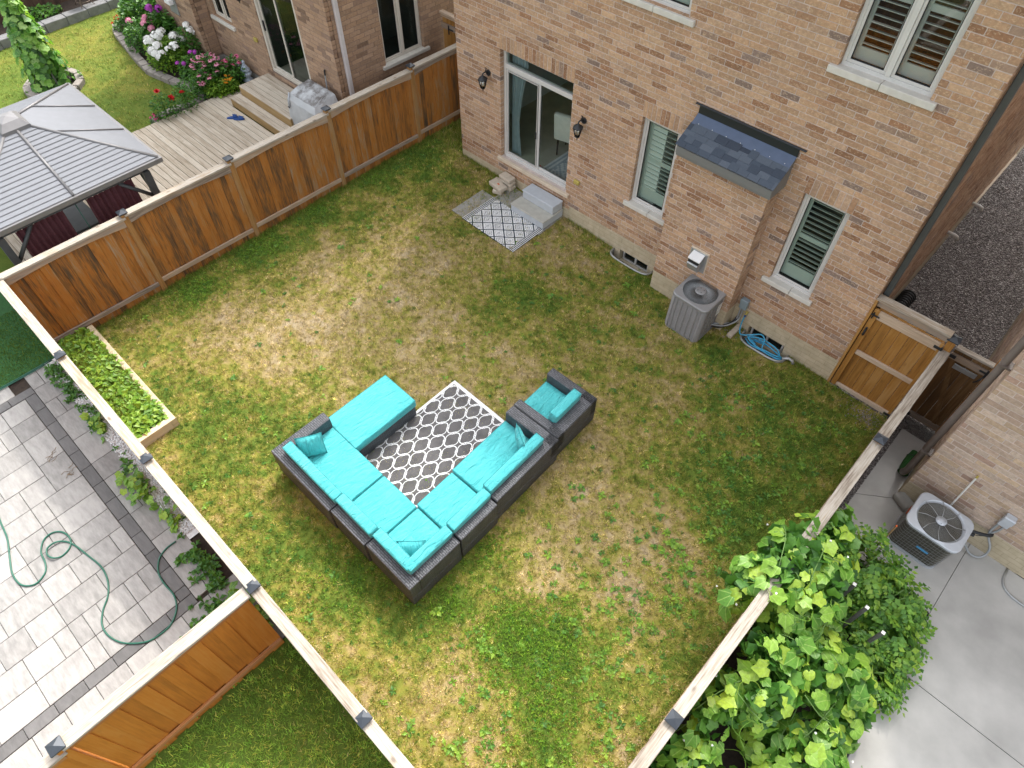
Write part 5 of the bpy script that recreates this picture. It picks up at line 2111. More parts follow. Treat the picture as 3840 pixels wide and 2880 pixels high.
sheet('far_border_soil', rect(-13, -12.1, -9, 2), M['soil'], .12)
sheet('tower_soil', [(-9.25 + .6 * math.cos(t), -5.25 + .6 * math.sin(t)) for t in [6.283 * k / 14 for k in range(14)]], M['soil'], .05)


# ------------------------------------------------------------------ leaves
PENTA = [(180, .42), (158, .86), (132, .92), (116, 1.0), (98, .84), (80, .88), (62, 1.06), (42, .86), (24, .92), (0, 1.2)]
ROUND = [(180, .38), (160, .86), (135, .98), (110, 1.02), (85, 1.0), (60, 1.0), (35, 1.0), (15, 1.02), (0, 1.06)]


def lobed(r, lobes=5, depth=.2, n=15, cup=.12, fold=.10, seed=0, notch=.75):
    """outline of a broad leaf: stalk at the origin, tip along +x; lobes = 0 gives a round leaf"""
    rr = random.Random(seed)
    half = PENTA if lobes else ROUND
    if n < 10: half = half[::2] + ([half[-1]] if len(half) % 2 == 0 else [])
    pts = [(half[0][0], half[0][1])] + [(-a, q) for a, q in half[1:]][:-1] + [(0, half[-1][1])] + [(a, q) for a, q in half[1:-1]][::-1]
    vs = [(r * .75, 0, cup * r * .35)]
    for a, q in pts:
        t = math.radians(a)
        R = r * q * (1 + rr.uniform(-.07, .07))
        x, y = r * .9 + R * math.cos(t), R * math.sin(t) * 1.02
        vs.append((x, y, -cup * ((x - r * .8) ** 2 + .3 * y * y) / r + abs(y) * fold * 2.2 + rr.uniform(-.04, .04) * r))
    m = len(pts)
    return vs, [(0, 1 + (i + 1) % m, 1 + i) if False else (0, 1 + i, 1 + (i + 1) % m) for i in range(m)]


def leaf_mesh(name, mat, **kw):
    mb = MB()
    vs, fs = lobed(**kw)
    mb.add(vs, fs, 0, True)
    return mb.mesh(name, M[mat])


def put_leaf(me, root, p, nrm, spin, sc, inv=None):
    n = Vector(nrm).normalized()
    q = n.to_track_quat('Z', 'Y') @ Euler((0, 0, spin)).to_quaternion()
    o = link('leaf', me, root, True)
    if inv is not None: o.matrix_parent_inverse = inv
    o.location = p
    o.rotation_euler = q.to_euler()
    o.scale = (sc, sc, sc)
    return o


# leafy bean tower on the neighbour's lawn
bt = thing('bean_tower', 'tall cone of light green bean vines on grey poles in a stone ring', 'climbing plant', (-9.25, -5.25, g(-9.25, -5.25)))
rt = random.Random(21)
for k in range(5):
    a = 6.283 * k / 5
    mb = MB()
    mb.cyl((.40 * math.cos(a), .40 * math.sin(a), 0), (-.05 * math.cos(a), -.05 * math.sin(a), 2.55), .02, .016, 6)
    mb.build('pole', M['stake'], bt, True)
lm = [leaf_mesh('leaf', 'leaf_vine', r=.085, lobes=3, depth=.22, n=11, cup=.15, seed=i) for i in range(3)]
for i in range(290):
    h = rt.uniform(.05, 2.2)
    a = rt.uniform(0, 6.283)
    rr_ = (.60 - .46 * h / 2.2) * rt.uniform(.75, 1.1)
    if h < .5: rr_ *= rt.uniform(.8, 1.1)
    out = Vector((math.cos(a), math.sin(a), rt.uniform(.2, .9)))
    put_leaf(rt.choice(lm), bt, (rr_ * math.cos(a), rr_ * math.sin(a), h), out, -a * 0 + rt.uniform(-.6, .6) + 3.1, rt.uniform(.75, 1.3))
mb = MB()
for i in range(900):
    h = rt.uniform(.02, 2.25)
    a = rt.uniform(0, 6.283)
    rr_ = (.54 - .42 * h / 2.2) * rt.uniform(.4, 1.0)
    vs, fs = lobed(.07, 3, .2, 7, .12, .05, i)
    Q = Matrix.Translation((rr_ * math.cos(a), rr_ * math.sin(a), h)) @ Vector((math.cos(a), math.sin(a), rt.uniform(0, .8))).to_track_quat('Z', 'Y').to_matrix().to_4x4() @ Matrix.Rotation(rt.uniform(0, 6), 4, 'Z')
    mb.add(vs, fs, 0, True, Q)
tag(mb.build('foliage', M['leaf_deep'], bt, True), kind='stuff')


def bush(name, label, cat, x, y, r, h, mat, nleaf, lsize, seed, flowers=None, group=None, stretch=1.0, h0=.06):
    """a border plant: leaf clumps through a rounded volume, flower heads on stems above"""
    rr = random.Random(seed)
    root = thing(name, label, cat, (x, y, g(x, y) + h0), (0, 0, 0), group)
    mb = MB()
    for i in range(nleaf):
        a, q = rr.uniform(0, 6.283), math.sqrt(rr.random())
        z = h * (rr.random() ** .7) * (1 - .45 * q * q)
        px, py = r * q * math.cos(a), r * q * math.sin(a) * stretch
        L = lsize * rr.uniform(.6, 1.3)
        w = L * rr.uniform(.22, .38)
        Q = Matrix.Translation((px, py, z)) @ Matrix.Rotation(a + rr.uniform(-.9, .9), 4, 'Z') @ Matrix.Rotation(rr.uniform(-.9, .5), 4, 'Y') @ Matrix.Rotation(rr.uniform(-.5, .5), 4, 'X')
        mb.add([(0, 0, 0), (L * .45, w, .01), (L, 0, -.01), (L * .45, -w, .01)], [(0, 3, 2), (0, 2, 1)], 0, False, Q)
    for i in range(7):
        a, q = rr.uniform(0, 6.283), rr.uniform(0, .7)
        mb.cyl((.3 * r * q * math.cos(a), .3 * r * q * math.sin(a), 0), (r * q * math.cos(a), r * q * math.sin(a), h * .8), .006, .004, 4)
    tag(mb.build('foliage', M[mat], root, True), kind='stuff')
    for kind, col, n, size, sp in flowers or ():
        me = {}
        for v in range(2):
            m1 = MB()
            if kind == 'head':            # dome of small florets
                for k in range(34):
                    a, e = rr.uniform(0, 6.283), rr.uniform(.05, 1.5)
                    c = Vector((math.cos(a) * math.cos(e), math.sin(a) * math.cos(e), math.sin(e) * .75)) * size
                    Q = Matrix.Translation(c) @ c.normalized().to_track_quat('Z', 'Y').to_matrix().to_4x4() @ Matrix.Rotation(rr.uniform(0, 3), 4, 'Z')
                    s_ = size * .42
                    m1.add([(s_ * math.cos(t), s_ * math.sin(t), 0) for t in (0, 1.257, 2.513, 3.77, 5.027)], [(0, 1, 2, 3, 4)], 0, False, Q)
            elif kind == 'daisy':         # drooping petals round a dark cone
                for k in range(11):
                    a = 6.283 * k / 11
                    Q = Matrix.Rotation(a, 4, 'Z') @ Matrix.Rotation(.35 + rr.uniform(-.15, .2), 4, 'Y')
                    m1.add([(size * .25, -size * .10, 0), (size * .25, size * .10, 0), (size * .9, size * .17, 0), (size * 1.05, 0, 0), (size * .9, -size * .17, 0)], [(0, 4, 3, 2, 1)], 0, False, Q)
                m1.lathe([(size * .30, -.005), (size * .28, size * .12), (size * .12, size * .28)], (0, 0, 0), 8, 1)
            else:                         # rounded many-petalled bloom
                for ring_ in range(3):
                    for k in range(6):
                        a = 6.283 * (k + ring_ * .5) / 6
                        e = (.15, .7, 1.15)[ring_]
                        Q = Matrix.Rotation(a, 4, 'Z') @ Matrix.Rotation(-e, 4, 'Y')
                        s_ = size * (1, .85, .6)[ring_]
                        m1.add([(0, -s_ * .2, 0), (0, s_ * .2, 0), (s_ * .6, s_ * .42, .0), (s_, 0, s_ * .12), (s_ * .6, -s_ * .42, 0)], [(0, 4, 3, 2, 1)], 0, False, Q)
            me[v] = m1.mesh('flower', [M[col], M['fl_core']])
        for i in range(n):
            a, q = rr.uniform(0, 6.283), math.sqrt(rr.random()) * sp
            o = link('flower', me[rr.randint(0, 1)], root, True)
            o.location = (r * q * math.cos(a), r * q * math.sin(a) * stretch, h * (1.06 - .38 * q * q) + rr.uniform(-.04, .06))
            o.rotation_euler = (rr.uniform(-.5, .5), rr.uniform(-.2, .7), rr.uniform(0, 6))
            s_ = rr.uniform(.8, 1.2)
            o.scale = (s_, s_, s_)
    return root


bush('phlox', 'large border plant with round white flower heads above bright green leaves', 'flower', -7.95, -2.72, .62, .72, 'leaf_lime', 1500, .10, 1, [('head', 'fl_white', 30, .10, 1.05)], stretch=.75)
bush('phlox', 'white flowered border plant below the steel wall vent', 'flower', -7.75, -2.25, .34, .85, 'leaf_deep', 600, .10, 2, [('head', 'fl_white', 6, .085, .9)])
bush('phlox', 'pale pink flower heads next to the white ones in the border', 'flower', -9.15, -2.75, .42, .75, 'leaf_deep', 800, .10, 3, [('head', 'fl_pink', 11, .08, 1.0)])
bush('phlox', 'light purple flower heads behind the pale pink ones', 'flower', -8.95, -2.3, .25, .95, 'leaf_deep', 350, .10, 4, [('head', 'fl_purple', 5, .085, .8)])
bush('phlox', 'magenta flower heads low beside the pink coneflowers', 'flower', -7.0, -2.55, .38, .55, 'leaf_deep', 800, .10, 5, [('head', 'fl_purple', 7, .06, 1.0)])
bush('coneflower', 'big clump of pink coneflowers with dark centres', 'flower', -6.38, -2.48, .40, .72, 'leaf_deep', 900, .11, 6, [('daisy', 'fl_pink', 30, .062, 1.1)])
bush('coneflower', 'pink coneflowers hanging over the stone edging near the deck', 'flower', -6.15, -2.80, .26, .55, 'leaf_deep', 350, .10, 7, [('daisy', 'fl_pink', 14, .06, 1.0)])
bush('coneflower', 'deep pink coneflowers by the basement window', 'flower', -6.05, -2.02, .30, .65, 'leaf_deep', 500, .10, 8, [('daisy', 'fl_rose', 10, .062, 1.0)])
bush('marigold', 'small yellow orange marigolds at the edge of the deck', 'flower', -5.78, -2.35, .20, .35, 'leaf_lime', 500, .08, 9, [('bloom', 'fl_yellow', 9, .045, .9)])
bush('garden_shrub', 'lime green leafy border plant between coneflowers and deck', 'shrub', -5.92, -2.62, .28, .40, 'leaf_lime', 700, .09, 10)
bush('zinnia', 'small orange red flowers at the far corner of the flower border', 'flower', -10.45, -2.62, .32, .30, 'leaf_deep', 500, .07, 11, [('bloom', 'fl_orange', 14, .04, 1.0)])
bush('garden_shrub', 'big dark green leafy shrub beside the far corner of the brown house', 'shrub', -10.0, -2.05, .70, 1.05, 'leaf_deep', 2200, .14, 12)
bush('garden_shrub', 'dark green shrub under the brown house wall behind the white flowers', 'shrub', -8.9, -2.25, .42, .9, 'leaf_deep', 900, .14, 13)
bush('rose_bush', 'dark leaved rose with two red blooms by the deck corner', 'rose', -5.84, -4.05, .24, .70, 'leaf_deep', 420, .07, 14, [('bloom', 'fl_red', 2, .085, 1.25)])
bush('rose_bush', 'rose with one red bloom and sparse leaves beside the deck', 'rose', -5.80, -3.55, .24, .72, 'leaf_deep', 300, .07, 15, [('bloom', 'fl_red', 1, .085, 1.0)])
bush('rose_bush', 'loose straggling rose leaning over the stone edging', 'rose', -6.2, -3.15, .34, .55, 'leaf_deep', 420, .075, 16)
bush('petunia', 'small bright pink flowers at the end of the stone edging', 'flower', -5.95, -4.3, .14, .16, 'leaf_deep', 120, .05, 17, [('bloom', 'fl_rose', 7, .04, 1.0)])
bush('garden_shrub', 'low weeds along the foot of the dark far fence', 'shrub', -12.5, -4.1, .28, .3, 'leaf_deep', 400, .1, 18, stretch=2.2, h0=.12)
# rusty stand on the far border
ts = thing('garden_stand', 'rusty wire stand with a pale top on the charcoal block border', 'stand', (-12.2, -2.9, g(-12.2, -2.9) + .22))
mb = MB()
mb.lathe([(.20, 0), (.21, .015), (.20, .03)], (0, 0, .42), 14)
mb.build('stand_top', M['pvc'], ts, True)
for k in range(4):
    a = .8 + 1.571 * k
    m1 = MB()
    m1.tube([(.26 * math.cos(a), .26 * math.sin(a), 0), (.16 * math.cos(a), .16 * math.sin(a), .2), (.19 * math.cos(a), .19 * math.sin(a), .42)], .012, 6)
    m1.build('leg', M['rust'], ts, True)
mb = MB()
mb.tube([(.2 * math.cos(t), .2 * math.sin(t), .12) for t in [6.283 * k / 14 for k in range(14)]], .009, 5, 0, True)
mb.build('ring', M['rust'], ts, True)


# ------------------------------------------------------------------ sofa set (each module stands alone)
def module(label, x0, x1, y0, y1, back=(), arms=(), rz=0.0, Hh=.655, group='modules of the wicker sofa set', cat='sofa', bw=.185, aw=.185, seat=None, cushions=None, seed=0, name='sofa_module'):
    """back / arms: sides ('w','e','s','n') carrying a tall wicker panel; cushions: (side, from, to)"""
    cx, cy = (x0 + x1) / 2, (y0 + y1) / 2
    root = on_ground(name, label, cat, cx, cy, rz, group)
    X0, X1, Y0, Y1 = x0 - cx, x1 - cx, y0 - cy, y1 - cy
    e = .003
    mb = MB()
    mb.box(X0 + e, X1 - e, Y0 + e, Y1 - e, .035, .27, 0, .008)
    mb.build('base', M['wicker'], root, True, uv=True)
    for sx in (X0 + .05, X1 - .05):
        for sy in (Y0 + .05, Y1 - .05):
            m1 = MB()
            m1.box(sx - .025, sx + .025, sy - .025, sy + .025, 0, .036)
            m1.build('foot', M['rubber'], root, True)
    ix0, ix1, iy0, iy1 = X0, X1, Y0, Y1
    sides = list(back) + list(arms)
    for s in sides:
        w = bw if s in back else aw
        mb = MB()
        if s == 's': mb.box(X0 + e, X1 - e, Y0 + e, Y0 + w, .271, Hh, 0, .010); iy0 = Y0 + w
        if s == 'n': mb.box(X0 + e, X1 - e, Y1 - w, Y1 - e, .271, Hh, 0, .010); iy1 = Y1 - w
        if s == 'e': mb.box(X1 - w, X1 - e, iy0 + .002, (iy1 if 'n' in sides else Y1 - e) - (.002 if 'n' in sides else 0), .271, Hh, 0, .010); ix1 = X1 - w
        if s == 'w': mb.box(X0 + e, X0 + w, iy0 + .002, (iy1 if 'n' in sides else Y1 - e) - (.002 if 'n' in sides else 0), .271, Hh, 0, .010); ix0 = X0 + w
        mb.build('backrest' if s in back else 'armrest', M['wicker'], root, True, uv=True)
    mb = MB()
    g_ = .006
    sx, sy = ix1 - ix0 - 2 * g_, iy1 - iy0 - 2 * g_
    T = Matrix.Translation(((ix0 + ix1) / 2, (iy0 + iy1) / 2, .272))
    rounded(mb, sx, sy, .165, .026, 14, .016, .007, seed, T)
    sc = mb.build('seat_cushion', M['turquoise'], root, True)
    m1 = MB()
    hx, hy = sx / 2 - .008, sy / 2 - .008
    m1.tube([T @ Vector(p) for p in ((-hx, -hy, .158), (hx, -hy, .158), (hx, hy, .158), (-hx, hy, .158))], .0062, 5, 0, True)
    m1.build('piping', M['piping'], sc, True)
    th = .168
    for s, a, b in cushions or ():
        L = b - a
        mb = MB()
        if s == 's': T = Matrix.Translation(((a + b) / 2 - cx, iy0 + th / 2 - .02, .44)) @ Matrix.Rotation(.10, 4, 'X')
        elif s == 'e': T = Matrix.Translation((ix1 - th / 2 + .02, (a + b) / 2 - cy, .44)) @ Matrix.Rotation(math.pi / 2, 4, 'Z') @ Matrix.Rotation(.10, 4, 'X')
        rounded(mb, L - .012, th, .365, .03, 10, .012, .003, seed + 5, T)
        bc = mb.build('back_cushion', M['turquoise'], root, True)
        m1 = MB()
        hl, ht = L / 2 - .014, th / 2 - .008
        for zz in (.357,):
            m1.tube([T @ Vector(p) for p in ((-hl, -ht, zz), (hl, -ht, zz), (hl, ht, zz), (-hl, ht, zz))], .0062, 5, 0, True)
        m1.build('piping', M['piping'], bc, True)
    return root


module('long end sofa module with low arm at the outer corner, beside the backless chaise', 3.84, 5.262, -7.69, -6.705, ('s',), ('w',), 0, cushions=[('s', 4.00, 5.262)], seed=1)
module('armless sofa module between the corner and the long end module beside the chaise', 5.272, 6.025, -7.67, -6.705, ('s',), (), 0, cushions=[('s', 5.25, 6.03)], seed=2)
module('corner sofa module with two back cushions, nearest the paver patio', 6.035, 6.955, -7.645, -6.705, ('s', 'e'), (), 0, cushions=[('s', 6.04, 6.79), ('e', -7.50, -6.70)], seed=3)
module('armless sofa module between corner and the module facing the patterned rug end', 5.975, 6.94, -6.69, -5.945, ('e',), (), .02, cushions=[('e', -6.70, -5.93)], seed=4)
module('long sofa module with arm next to the armchair, small pillow on it', 5.92, 6.875, -5.93, -4.52, ('e',), ('n',), .03, cushions=[('e', -5.93, -4.72)], seed=5)
module('wicker armchair at the far end with single turquoise seat', 5.868, 6.80, -4.508, -3.505, ('e',), ('n', 's'), .035, .635, cat='armchair', cushions=[('e', -4.33, -3.69)], seed=6, name='armchair', aw=.165, bw=.24)
# chaise
ch_ = on_ground('chaise', 'backless wicker chaise with one long turquoise cushion', 'chaise', 4.235, -6.085, 0, 'modules of the wicker sofa set')
mb = MB()
mb.box(-.345, .365, -.575, .585, .035, .285, 0, .008)
mb.build('base', M['wicker'], ch_, True, uv=True)
for sx in (-.3, .32):
    for sy in (-.52, .53):
        m1 = MB()
        m1.box(sx - .025, sx + .025, sy - .025, sy + .025, 0, .036)
        m1.build('foot', M['rubber'], ch_, True)
mb = MB()
T = Matrix.Translation((-.005, -.015, .287))
rounded(mb, .765, 1.25, .165, .028, 12, .014, .0045, 9, T)
sc = mb.build('seat_cushion', M['turquoise'], ch_, True)
m1 = MB()
m1.tube([T @ Vector(p) for p in ((-.374, -.617, .158), (.374, -.617, .158), (.374, .617, .158), (-.374, .617, .158))], .0062, 5, 0, True)
m1.build('piping', M['piping'], sc, True)


def pillow(label, x, y, h, rot, S=.40, T_=.15):
    mb = MB()
    n = 12
    vs, fs = [], []
    for sgn in (1, -1):
        for i in range(n + 1):
            for j in range(n + 1):
                u, v = 2 * i / n - 1, 2 * j / n - 1
                k = (1 - u ** 2) * (1 - v ** 2)
                pin = 1 - .07 * (1 - abs(u * v)) * 1.0
                zz = sgn * (T_ / 2) * max(k, 0) ** .42 + .004 * math.sin(7 * u + 3 * v) * k
                cx_ = u * S / 2 * (1 - .06 * (1 - v * v))
                cy_ = v * S / 2 * (1 - .06 * (1 - u * u))
                vs.append((cx_, cy_, zz))
    N = (n + 1) ** 2
    for i in range(n):
        for j in range(n):
            a = i * (n + 1) + j
            fs.append((a, a + n + 1, a + n + 2, a + 1))
            fs.append((N + a, N + a + 1, N + a + n + 2, N + a + n + 1))
    mb.add(vs, fs, 0, True)
    o = mb.build('throw_pillow', M['turquoise'])
    o.location = (x, y, g(x, y) + h)
    o.rotation_euler = rot
    m1 = MB()
    rim = [(-1, -1), (0, -1), (1, -1), (1, 0), (1, 1), (0, 1), (-1, 1), (-1, 0)]
    m1.tube([(u * S / 2 * (1 - .06 * (1 - v * v)), v * S / 2 * (1 - .06 * (1 - u * u)), 0) for u, v in rim], .006, 5, 0, True)
    p = m1.build('piping', M['piping'], o)
    p.parent = o
    return tag(o, label, 'pillow', 'small turquoise throw pillows')


pillow('turquoise throw pillow leaning in the arm of the long module beside the chaise', 4.22, -7.22, .64, (math.radians(72), 0, math.radians(60)))
pillow('turquoise throw pillow lying tilted in the corner of the sofa', 6.58, -7.27, .60, (math.radians(62), 0, math.radians(45)))
pillow('turquoise throw pillow standing on edge by the arm near the armchair', 6.47, -4.95, .66, (math.radians(85), 0, math.radians(150)))


# ------------------------------------------------------------------ rugs
def woven(name, label, x0, x1, y0, y1, nx, ny, fun, mats, th=.008):
    """a flat-woven rug: the weave is a grid of small cells, each in the colour of its yarn"""
    xs, ys = np.linspace(x0, x1, nx + 1), np.linspace(y0, y1, ny + 1)
    X, Y = np.meshgrid(xs, ys)
    Z = GX * X + GY * Y + .026 + .003 * np.sin(X * 5 + Y * 3)
    v = np.stack([X.ravel(), Y.ravel(), Z.ravel()], 1)
    i = (np.arange(ny)[:, None] * (nx + 1) + np.arange(nx)[None]).ravel()
    f = np.stack([i, i + 1, i + nx + 2, i + nx + 1], 1).ravel()
    xc, yc = np.meshgrid((xs[1:] + xs[:-1]) / 2, (ys[1:] + ys[:-1]) / 2)
    mi = fun(xc, yc).astype(np.int32).ravel()
    nb = len(v)
    rim = np.array([(x0, y0), (x1, y0), (x1, y1), (x0, y1)])
    me = bpy.data.meshes.new(name)
    low = np.array([(a, b, GX * a + GY * b - .002) for a, b in rim])
    v = np.concatenate([v, low])
    corner = [0, nx, ny * (nx + 1) + nx, ny * (nx + 1)]
    side = []
    for k in range(4): side += [corner[k], nb + k, nb + (k + 1) % 4, corner[(k + 1) % 4]]
    f = np.concatenate([f, side])
    mi = np.concatenate([mi, np.zeros(4, np.int32)])
    me.vertices.add(len(v))
    me.vertices.foreach_set('co', v.astype(np.float32).ravel())
    me.loops.add(len(f))
    me.loops.foreach_set('vertex_index', f.astype(np.int32))
    me.polygons.add(len(f) // 4)
    me.polygons.foreach_set('loop_start', np.arange(0, len(f), 4, dtype=np.int32))
    me.polygons.foreach_set('material_index', mi)
    for m in mats: me.materials.append(m)
    me.update(calc_edges=True)
    return tag(link(name, me), label, 'rug')


def trellis(x, y):
    px, py = .2835, .421
    d = np.full(x.shape, 9.0)
    for ox, oy in ((4.658, -4.785), (4.658 + px / 2, -4.785 + py / 2)):
        u = (x - ox + px * 50) % px
        v = (y - oy + py * 50) % py
        u, v = np.minimum(u, px - u) / px, np.minimum(v, py - v) / py
        u, v = u * .30, v * .30
        # four lobes and a square with stepped corners between them
        q = np.minimum(np.hypot(u - .050, v) - .052, np.hypot(u, v - .050) - .052)
        sq = np.maximum(u, v) - .062
        d = np.minimum(d, np.minimum(q, sq))
    w = ((d > .004) & (d < .0165)) | ((d < -.9))
    edge = (x < 4.575) | (x > 5.97) | (y > -4.625) | (y < -6.93)
    thin = (d > .0235) & (d < .030)
    return np.where(edge | w, 1, 0)


woven('outdoor_rug', 'large charcoal rug with white lattice pattern between the sofa modules', 4.53, 6.0, -6.96, -4.56, 260, 420, trellis, [M['rug_dark'], M['rug_white']])


def diamonds(x, y):
    px, py = .316, .280
    d = np.full(x.shape, 9.0)
    for ox, oy in ((1.842, -.791), (1.842 + px / 2, -.791 + py / 2)):
        u = np.abs((x - ox + px * 50.5) % px - px / 2)
        v = np.abs((y - oy + py * 50.5) % py - py / 2)
        d = np.minimum(d, np.maximum(0, 0) + (u / (px / 2) + v / (py / 2)))
    dots = ((np.floor(x / .02) + np.floor(y / .02)) % 2) < .5
    ink = (d > .875) | ((np.abs(d - .56) < .075) & dots) | ((np.abs(d - .22) < .09) & dots)
    sx = np.minimum(x - 1.585, 3.055 - x)
    ink = np.where(sx < .115, (np.floor(sx / .019) % 2) == 1, ink)
    return np.where(ink, 0, 1)


woven('door_mat', 'small white rug with dark blue diamonds in front of the concrete steps', 1.585, 3.055, -1.545, -.62, 340, 210, diamonds, [M['rug_ink'], M['rug_white']])

# ------------------------------------------------------------------ by the patio door
sl_ = thing('paving_slabs', 'grey paving slabs under the diamond rug and the steps', 'paving', (1.7, -.8, g(1.7, -.8)))
for x0, x1, y0, y1 in ((1.24, 1.60, -1.52, -.60), (1.605, 2.06, -1.53, -.06), (2.065, 3.08, -.80, -.02)):
    mb = MB()
    mb.prism(rect(x0, x1, y0, y1), lambda x, y: g(x, y) - .03, lambda x, y: g(x, y) + .018)
    mb.build('slab', M['slab'], sl_)
cs_ = thing('concrete_steps', 'two pale precast concrete steps below the patio door', 'steps', (2.6, -.35, g(2.6, -.35)))
for nm, x0, x1, y0, y1, z0, z1, mt in (('step', 2.135, 3.075, -.665, -.03, -.06, .125, 'step_tan'), ('step', 2.185, 3.055, -.355, -.032, .128, .325, 'step')):
    mb = MB()
    mb.box(x0 + .015, x1 - .015, y0 + .015, y1, z0, z1 - .035, 0, .006)
    s_ = mb.build(nm, M['step'], cs_)
    mb = MB()
    mb.box(x0, x1, y0, y1, z1 - .034, z1, 0, .012)
    mb.build('tread', M[mt], s_)
inv = None
for i, (lab, x, y, h, rz, sx, sy, sz) in enumerate((
        ('long pale stone block with an orange stain lying across the front of the stack', 1.52, -.40, .105, -.12, .40, .20, .10),
        ('stone block carrying the stained one at the edge of the slabs', 1.55, -.42, .0, .35, .22, .17, .10),
        ('stone block at the bottom of the stack against the brick wall', 1.59, -.15, .0, .0, .30, .20, .09),
        ('middle stone block of the stack against the brick wall', 1.58, -.15, .092, .03, .30, .20, .09),
        ('top stone block of the stack against the brick wall', 1.55, -.14, .184, -.05, .33, .20, .09),
        ('stone block standing between the stack and the stained block', 1.42, -.27, .0, .2, .24, .17, .17))):
    mb = MB()
    rounded(mb, sx, sy, sz, .022, 4)
    o = mb.build('stone_block', M['stone_block'])
    o.location = (x, y, g(x, y) + .018 + h)
    o.rotation_euler = (GY, -GX, rz)
    tag(o, lab, 'stone block', 'loose stone blocks by the door')
    if i == 0:
        m1 = MB()
        m1.prism([(.02 + .035 * math.cos(t), .02 * math.sin(t)) for t in [.628 * k for k in range(10)]], .1005, .102)
        m1.build('stain', M['fl_orange'], o)


def lantern(x, z, y=0.0, label='', scale=1.0):
    r = thing('wall_lantern', label, 'lantern', (x, y, z), (0, 0, 0), 'black lanterns beside the patio door')
    mb = MB()
    mb.cyl((0, -.003, 0), (0, -.03, 0), .062, .055, 12)
    mb.build('back_plate', M['black'], r, True)
    mb = MB()
    mb.tube([(0, -.03, .0), (0, -.10, .05), (0, -.16, .04), (0, -.17, -.01)], .014, 7)
    mb.tube([(0, -.10, .05), (0, -.06, .11), (0, -.10, .13)], .010, 6)
    mb.build('arm', M['black'], r, True)
    mb = MB()
    mb.lathe([(.105, -.075), (.10, -.06), (.05, -.02), (.02, .0), (.012, .02)], (0, -.17, 0), 6)
    mb.build('lamp_top', M['black'], r, True)
    mb = MB()
    for k in range(6):
        a = 6.283 * k / 6
        mb.tube([(.092 * math.cos(a), -.17 + .092 * math.sin(a), -.07), (.045 * math.cos(a), -.17 + .045 * math.sin(a), -.25)], .006, 5)
    mb.lathe([(.05, 0), (.05, .012), (.015, -.02), (.006, -.07)][::-1], (0, -.17, -.255), 6)
    mb.build('lamp_cage', M['black'], r, True)
    mb = MB()
    mb.lathe([(.042, -.245), (.086, -.075)], (0, -.17, 0), 6)
    mb.build('lamp_glass', M['lampglass'], r, True)
    mb = MB()
    mb.lathe([(.010, -.24), (.02, -.19), (.026, -.15), (.015, -.12)], (0, -.17, 0), 8)
    mb.build('bulb', M['fl_white'], r, True)


M['lampglass'] = glassmat('lamp glass', (.82, .82, .78), 1.5)
lantern(.915, 2.25, label='black wall lantern to the left of the patio door')
lantern(3.375, 2.25, label='black wall lantern to the right of the patio door')
lantern(-5.15, 2.62, -1.6, 'black wall lantern on the brown brick wall above the deck')


# ------------------------------------------------------------------ basement window wells
def well(label, x0, x1, y, dep, zt, mat='galv', seed=0):
    r = thing('window_well', label, 'window well', ((x0 + x1) / 2, y, zt))
    n = 18
    for k, dz in enumerate((0, -.045, -.09, -.135)):
        pts = []
        for i in range(n + 1):
            t = math.pi * i / n
            ex = .55
            c, s_ = math.cos(t), math.sin(t)
            px = (x0 + x1) / 2 - (x1 - x0) / 2 * math.copysign(abs(c) ** ex, c)
            py = y - .01 - dep * abs(s_) ** ex
            pts.append((px, py, zt + dz - .02))
        mb = MB()
        mb.tube(pts, .020, 6)
        mb.build('rib', M[mat], r)
    mb = MB()
    mb.prism([(p[0], p[1]) for p in pts], zt - .26, zt - .21)
    mb.build('well_floor', M['gravel'], r)
    return r


well('galvanised window well half hidden by weeds left of the chimney box', 4.44, 5.42, -.0, .225, g(4.9, -.1) + .035)
well('galvanised window well holding the coiled blue hose', 7.55, 8.45, -.0, .30, g(8.0, -.1) + .035)
well('window well beside the deck of the brown house', -6.95, -6.15, -1.6, .25, g(-6.5, -1.7) + .06)
well('window well in the concrete beside the pale house', 12.82, 13.75, -1.25, .40, g(13.2, -1.3) + .03)

# blue hose hung over the window well
hs = thing('garden_hose', 'light blue hose hanging from a tap and coiled in the window well', 'hose', (8, -.15, -.2))
mb = MB()
zz = g(8, -.1)
pts = [(7.47, -.07, .16), (7.465, -.09, .06), (7.47, -.11, -.08), (7.50, -.15, -.17), (7.56, -.20, zz + .06), (7.68, -.16, zz + .10), (7.86, -.06, zz + .17), (7.97, -.10, zz + .14), (8.02, -.22, zz + .05)]
rh = random.Random(5)


def smooth_pts(p, k=4):
    out = []
    p = [Vector(q) for q in p]
    for i in range(len(p) - 1):
        a, b, c, d = p[max(0, i - 1)], p[i], p[i + 1], p[min(len(p) - 1, i + 2)]
        for j in range(k):
            t = j / k
            out.append(.5 * ((2 * b) + (c - a) * t + (2 * a - 5 * b + 4 * c - d) * t * t + (3 * b - a - 3 * c + d) * t ** 3))
    out.append(p[-1])
    return out


